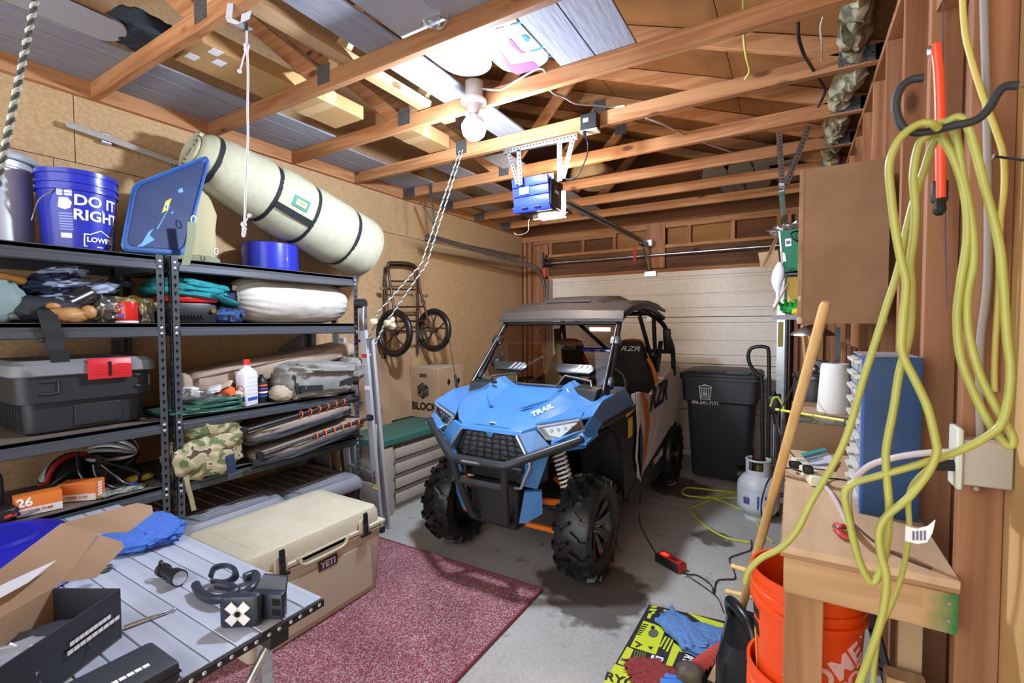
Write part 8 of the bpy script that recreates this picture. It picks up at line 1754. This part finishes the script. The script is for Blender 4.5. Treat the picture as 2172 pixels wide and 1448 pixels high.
# bow saw
t = T('pruning_saw', P(1990, 270, y=1.36), 'orange tubular bow saw frame hanging on the stud behind the yellow cord', 'saw')
ysw = 1.385
O('frame', B().tube(smooth([P(1985, 88, y=ysw), P(1986, 110, y=ysw), P(1990, 150, y=ysw), P(1993, 220, y=ysw), P(1994, 300, y=ysw), P(1995, 380, y=ysw), P(1995, 420, y=ysw)], 6), .0095, 12, rs=[.002, .004]+[.0095]*35), mat('fluorescent_orange', 'F04A22', .3, coat=.3), t, smooth=50)
O('grip', B(Tr(P(1994, 405, y=ysw))).box((0, .004, 0), (.03, .014, .05), bev=.006), m_black, t, smooth=40)
O('tension_knob', B(Tr(P(1993, 440, y=ysw))).blob((0, 0, 0), (.022, .02, .035), .8, .2, 4, 5, 14), m_print, t, smooth=50)
O('wing_nut', B(Tr(P(1975, 108, y=ysw))).blob((0, 0, 0), (.014, .01, .022), .8, .3, 5, 6, 12), m_steel, t, smooth=50)
O('blade', B().prism([P(1998, -20, y=1.40), P(2001, -20, y=1.40), P(2004, 320, y=1.41), P(2010, 655, y=1.41), P(2007, 655, y=1.41), P(2001, 320, y=1.41)], (0, .0012, 0)), mat('violet_steel', '5C5468', .4, .6), t)
# hook and cord
t = T('wall_hook', (.25, 1.0, 1.9), 'large black rubber coated hook screwed into the nearest stud', 'hook')
HK = [(2159, 181), (2131, 184), (2114, 201), (2100, 226), (2083, 246), (2062, 258), (2021, 267), (1980, 277), (1945, 281), (1917, 271), (1904, 246), (1900, 219), (1910, 188), (1931, 170), (1959, 165)]
O('coated_hook', B().tube(smooth([P(x, y, y=1.0) for x, y in HK], 6), .0062, 12), mat('matt_black_rubber', '26282C', .6, bump=.1, scale=150), t, smooth=60)
O('threaded_shank', B().cyl(P(2156, 181, y=1.0), Vector((.336, 1.03, P(2156, 181, y=1.0).z+.003)), .0045, n=10), m_steel, t, smooth=50)
m_ylw = mat('yellow_green_cord', 'A3A14A', .4, col2='989644', scale=10, coat=.1)
t = T('extension_cord', (.2, 1.0, 1.2), 'thick yellow extension cord looped over the black wall hook', 'cord')
def cord(pts, dy=0, r=.0060, y0=1.0):
    O('cord_run', B().tube(smooth([P(p[0], p[1], y=y0+dy+(p[2] if len(p) > 2 else 0)) for p in pts], 6), r, 10), m_ylw, t, smooth=60)
cord([(1990, 272, .01), (1975, 262), (1952, 262), (1921, 281), (1900, 309), (1886, 353), (1891, 423), (1900, 492), (1912, 555), (1922, 604), (1914, 693), (1914, 749), (1940, 804), (1967, 863), (1984, 932), (1986, 962), (1968, 1002), (1927, 1055), (1882, 1093), (1865, 1127), (1868, 1172), (1880, 1222), (1876, 1278), (1863, 1335), (1840, 1403), (1815, 1470)], -.022)
cord([(1985, 285, .02), (1965, 290), (1948, 309), (1937, 371), (1941, 440), (1938, 500), (1930, 562), (1933, 614), (1929, 707), (1908, 787), (1896, 863), (1880, 949), (1880, 1000), (1886, 1070), (1883, 1135), (1874, 1188), (1861, 1226), (1845, 1231), (1821, 1184), (1800, 1097), (1792, 1048), (1810, 1025), (1859, 1010), (1927, 991), (2022, 961), (2097, 923), (2130, 885), (2143, 794), (2135, 707), (2128, 600), (2118, 510), (2090, 400), (2066, 309), (2050, 262), (2030, 248), (2005, 262, .005)], .006)
cord([(1988, 276, .01), (2000, 258), (2020, 268), (2032, 310), (2043, 380), (2056, 440), (2064, 500), (2064, 562), (2052, 631), (2055, 707), (2078, 793), (2109, 856), (2143, 915), (2148, 938), (2136, 944), (2105, 907), (2071, 845), (2038, 759), (2030, 673), (2038, 597), (2052, 500), (2046, 410), (2022, 335), (2002, 300), (1990, 280)], .034)
cord([(1992, 285), (1975, 315), (1960, 360), (1940, 420), (1922, 490), (1906, 569), (1881, 648), (1857, 724), (1829, 811), (1805, 897), (1781, 959), (1750, 1015), (1720, 1065), (1690, 1125), (1655, 1162), (1615, 1183), (1590, 1208), (1580, 1235)], .055)
cord([(1972, 990), (1938, 1025), (1927, 1060), (1929, 1116), (1925, 1157), (1912, 1222), (1889, 1286), (1866, 1335), (1856, 1400), (1848, 1480)], .045, .0042)
tq = lambda px, py: P(px, py, y=1.04)
tg = O('white_tag', B().prism([tq(1921, 1115), tq(1945, 1121), tq(1968, 1116), tq(1984, 1103), tq(1978, 1130), (tq(1966, 1150)), tq(1945, 1153), tq(1920, 1147)], (0, .002, 0)), m_wprint, t)
for k in range(4): O('tag_print', B().prism([tq(1935+k*8, 1126-k*.5), tq(1940+k*8, 1126-k*.5), tq(1940+k*8, 1145), tq(1935+k*8, 1145)], (0, -.001, 0)), mat('violet_print', '6E6478'), tg)
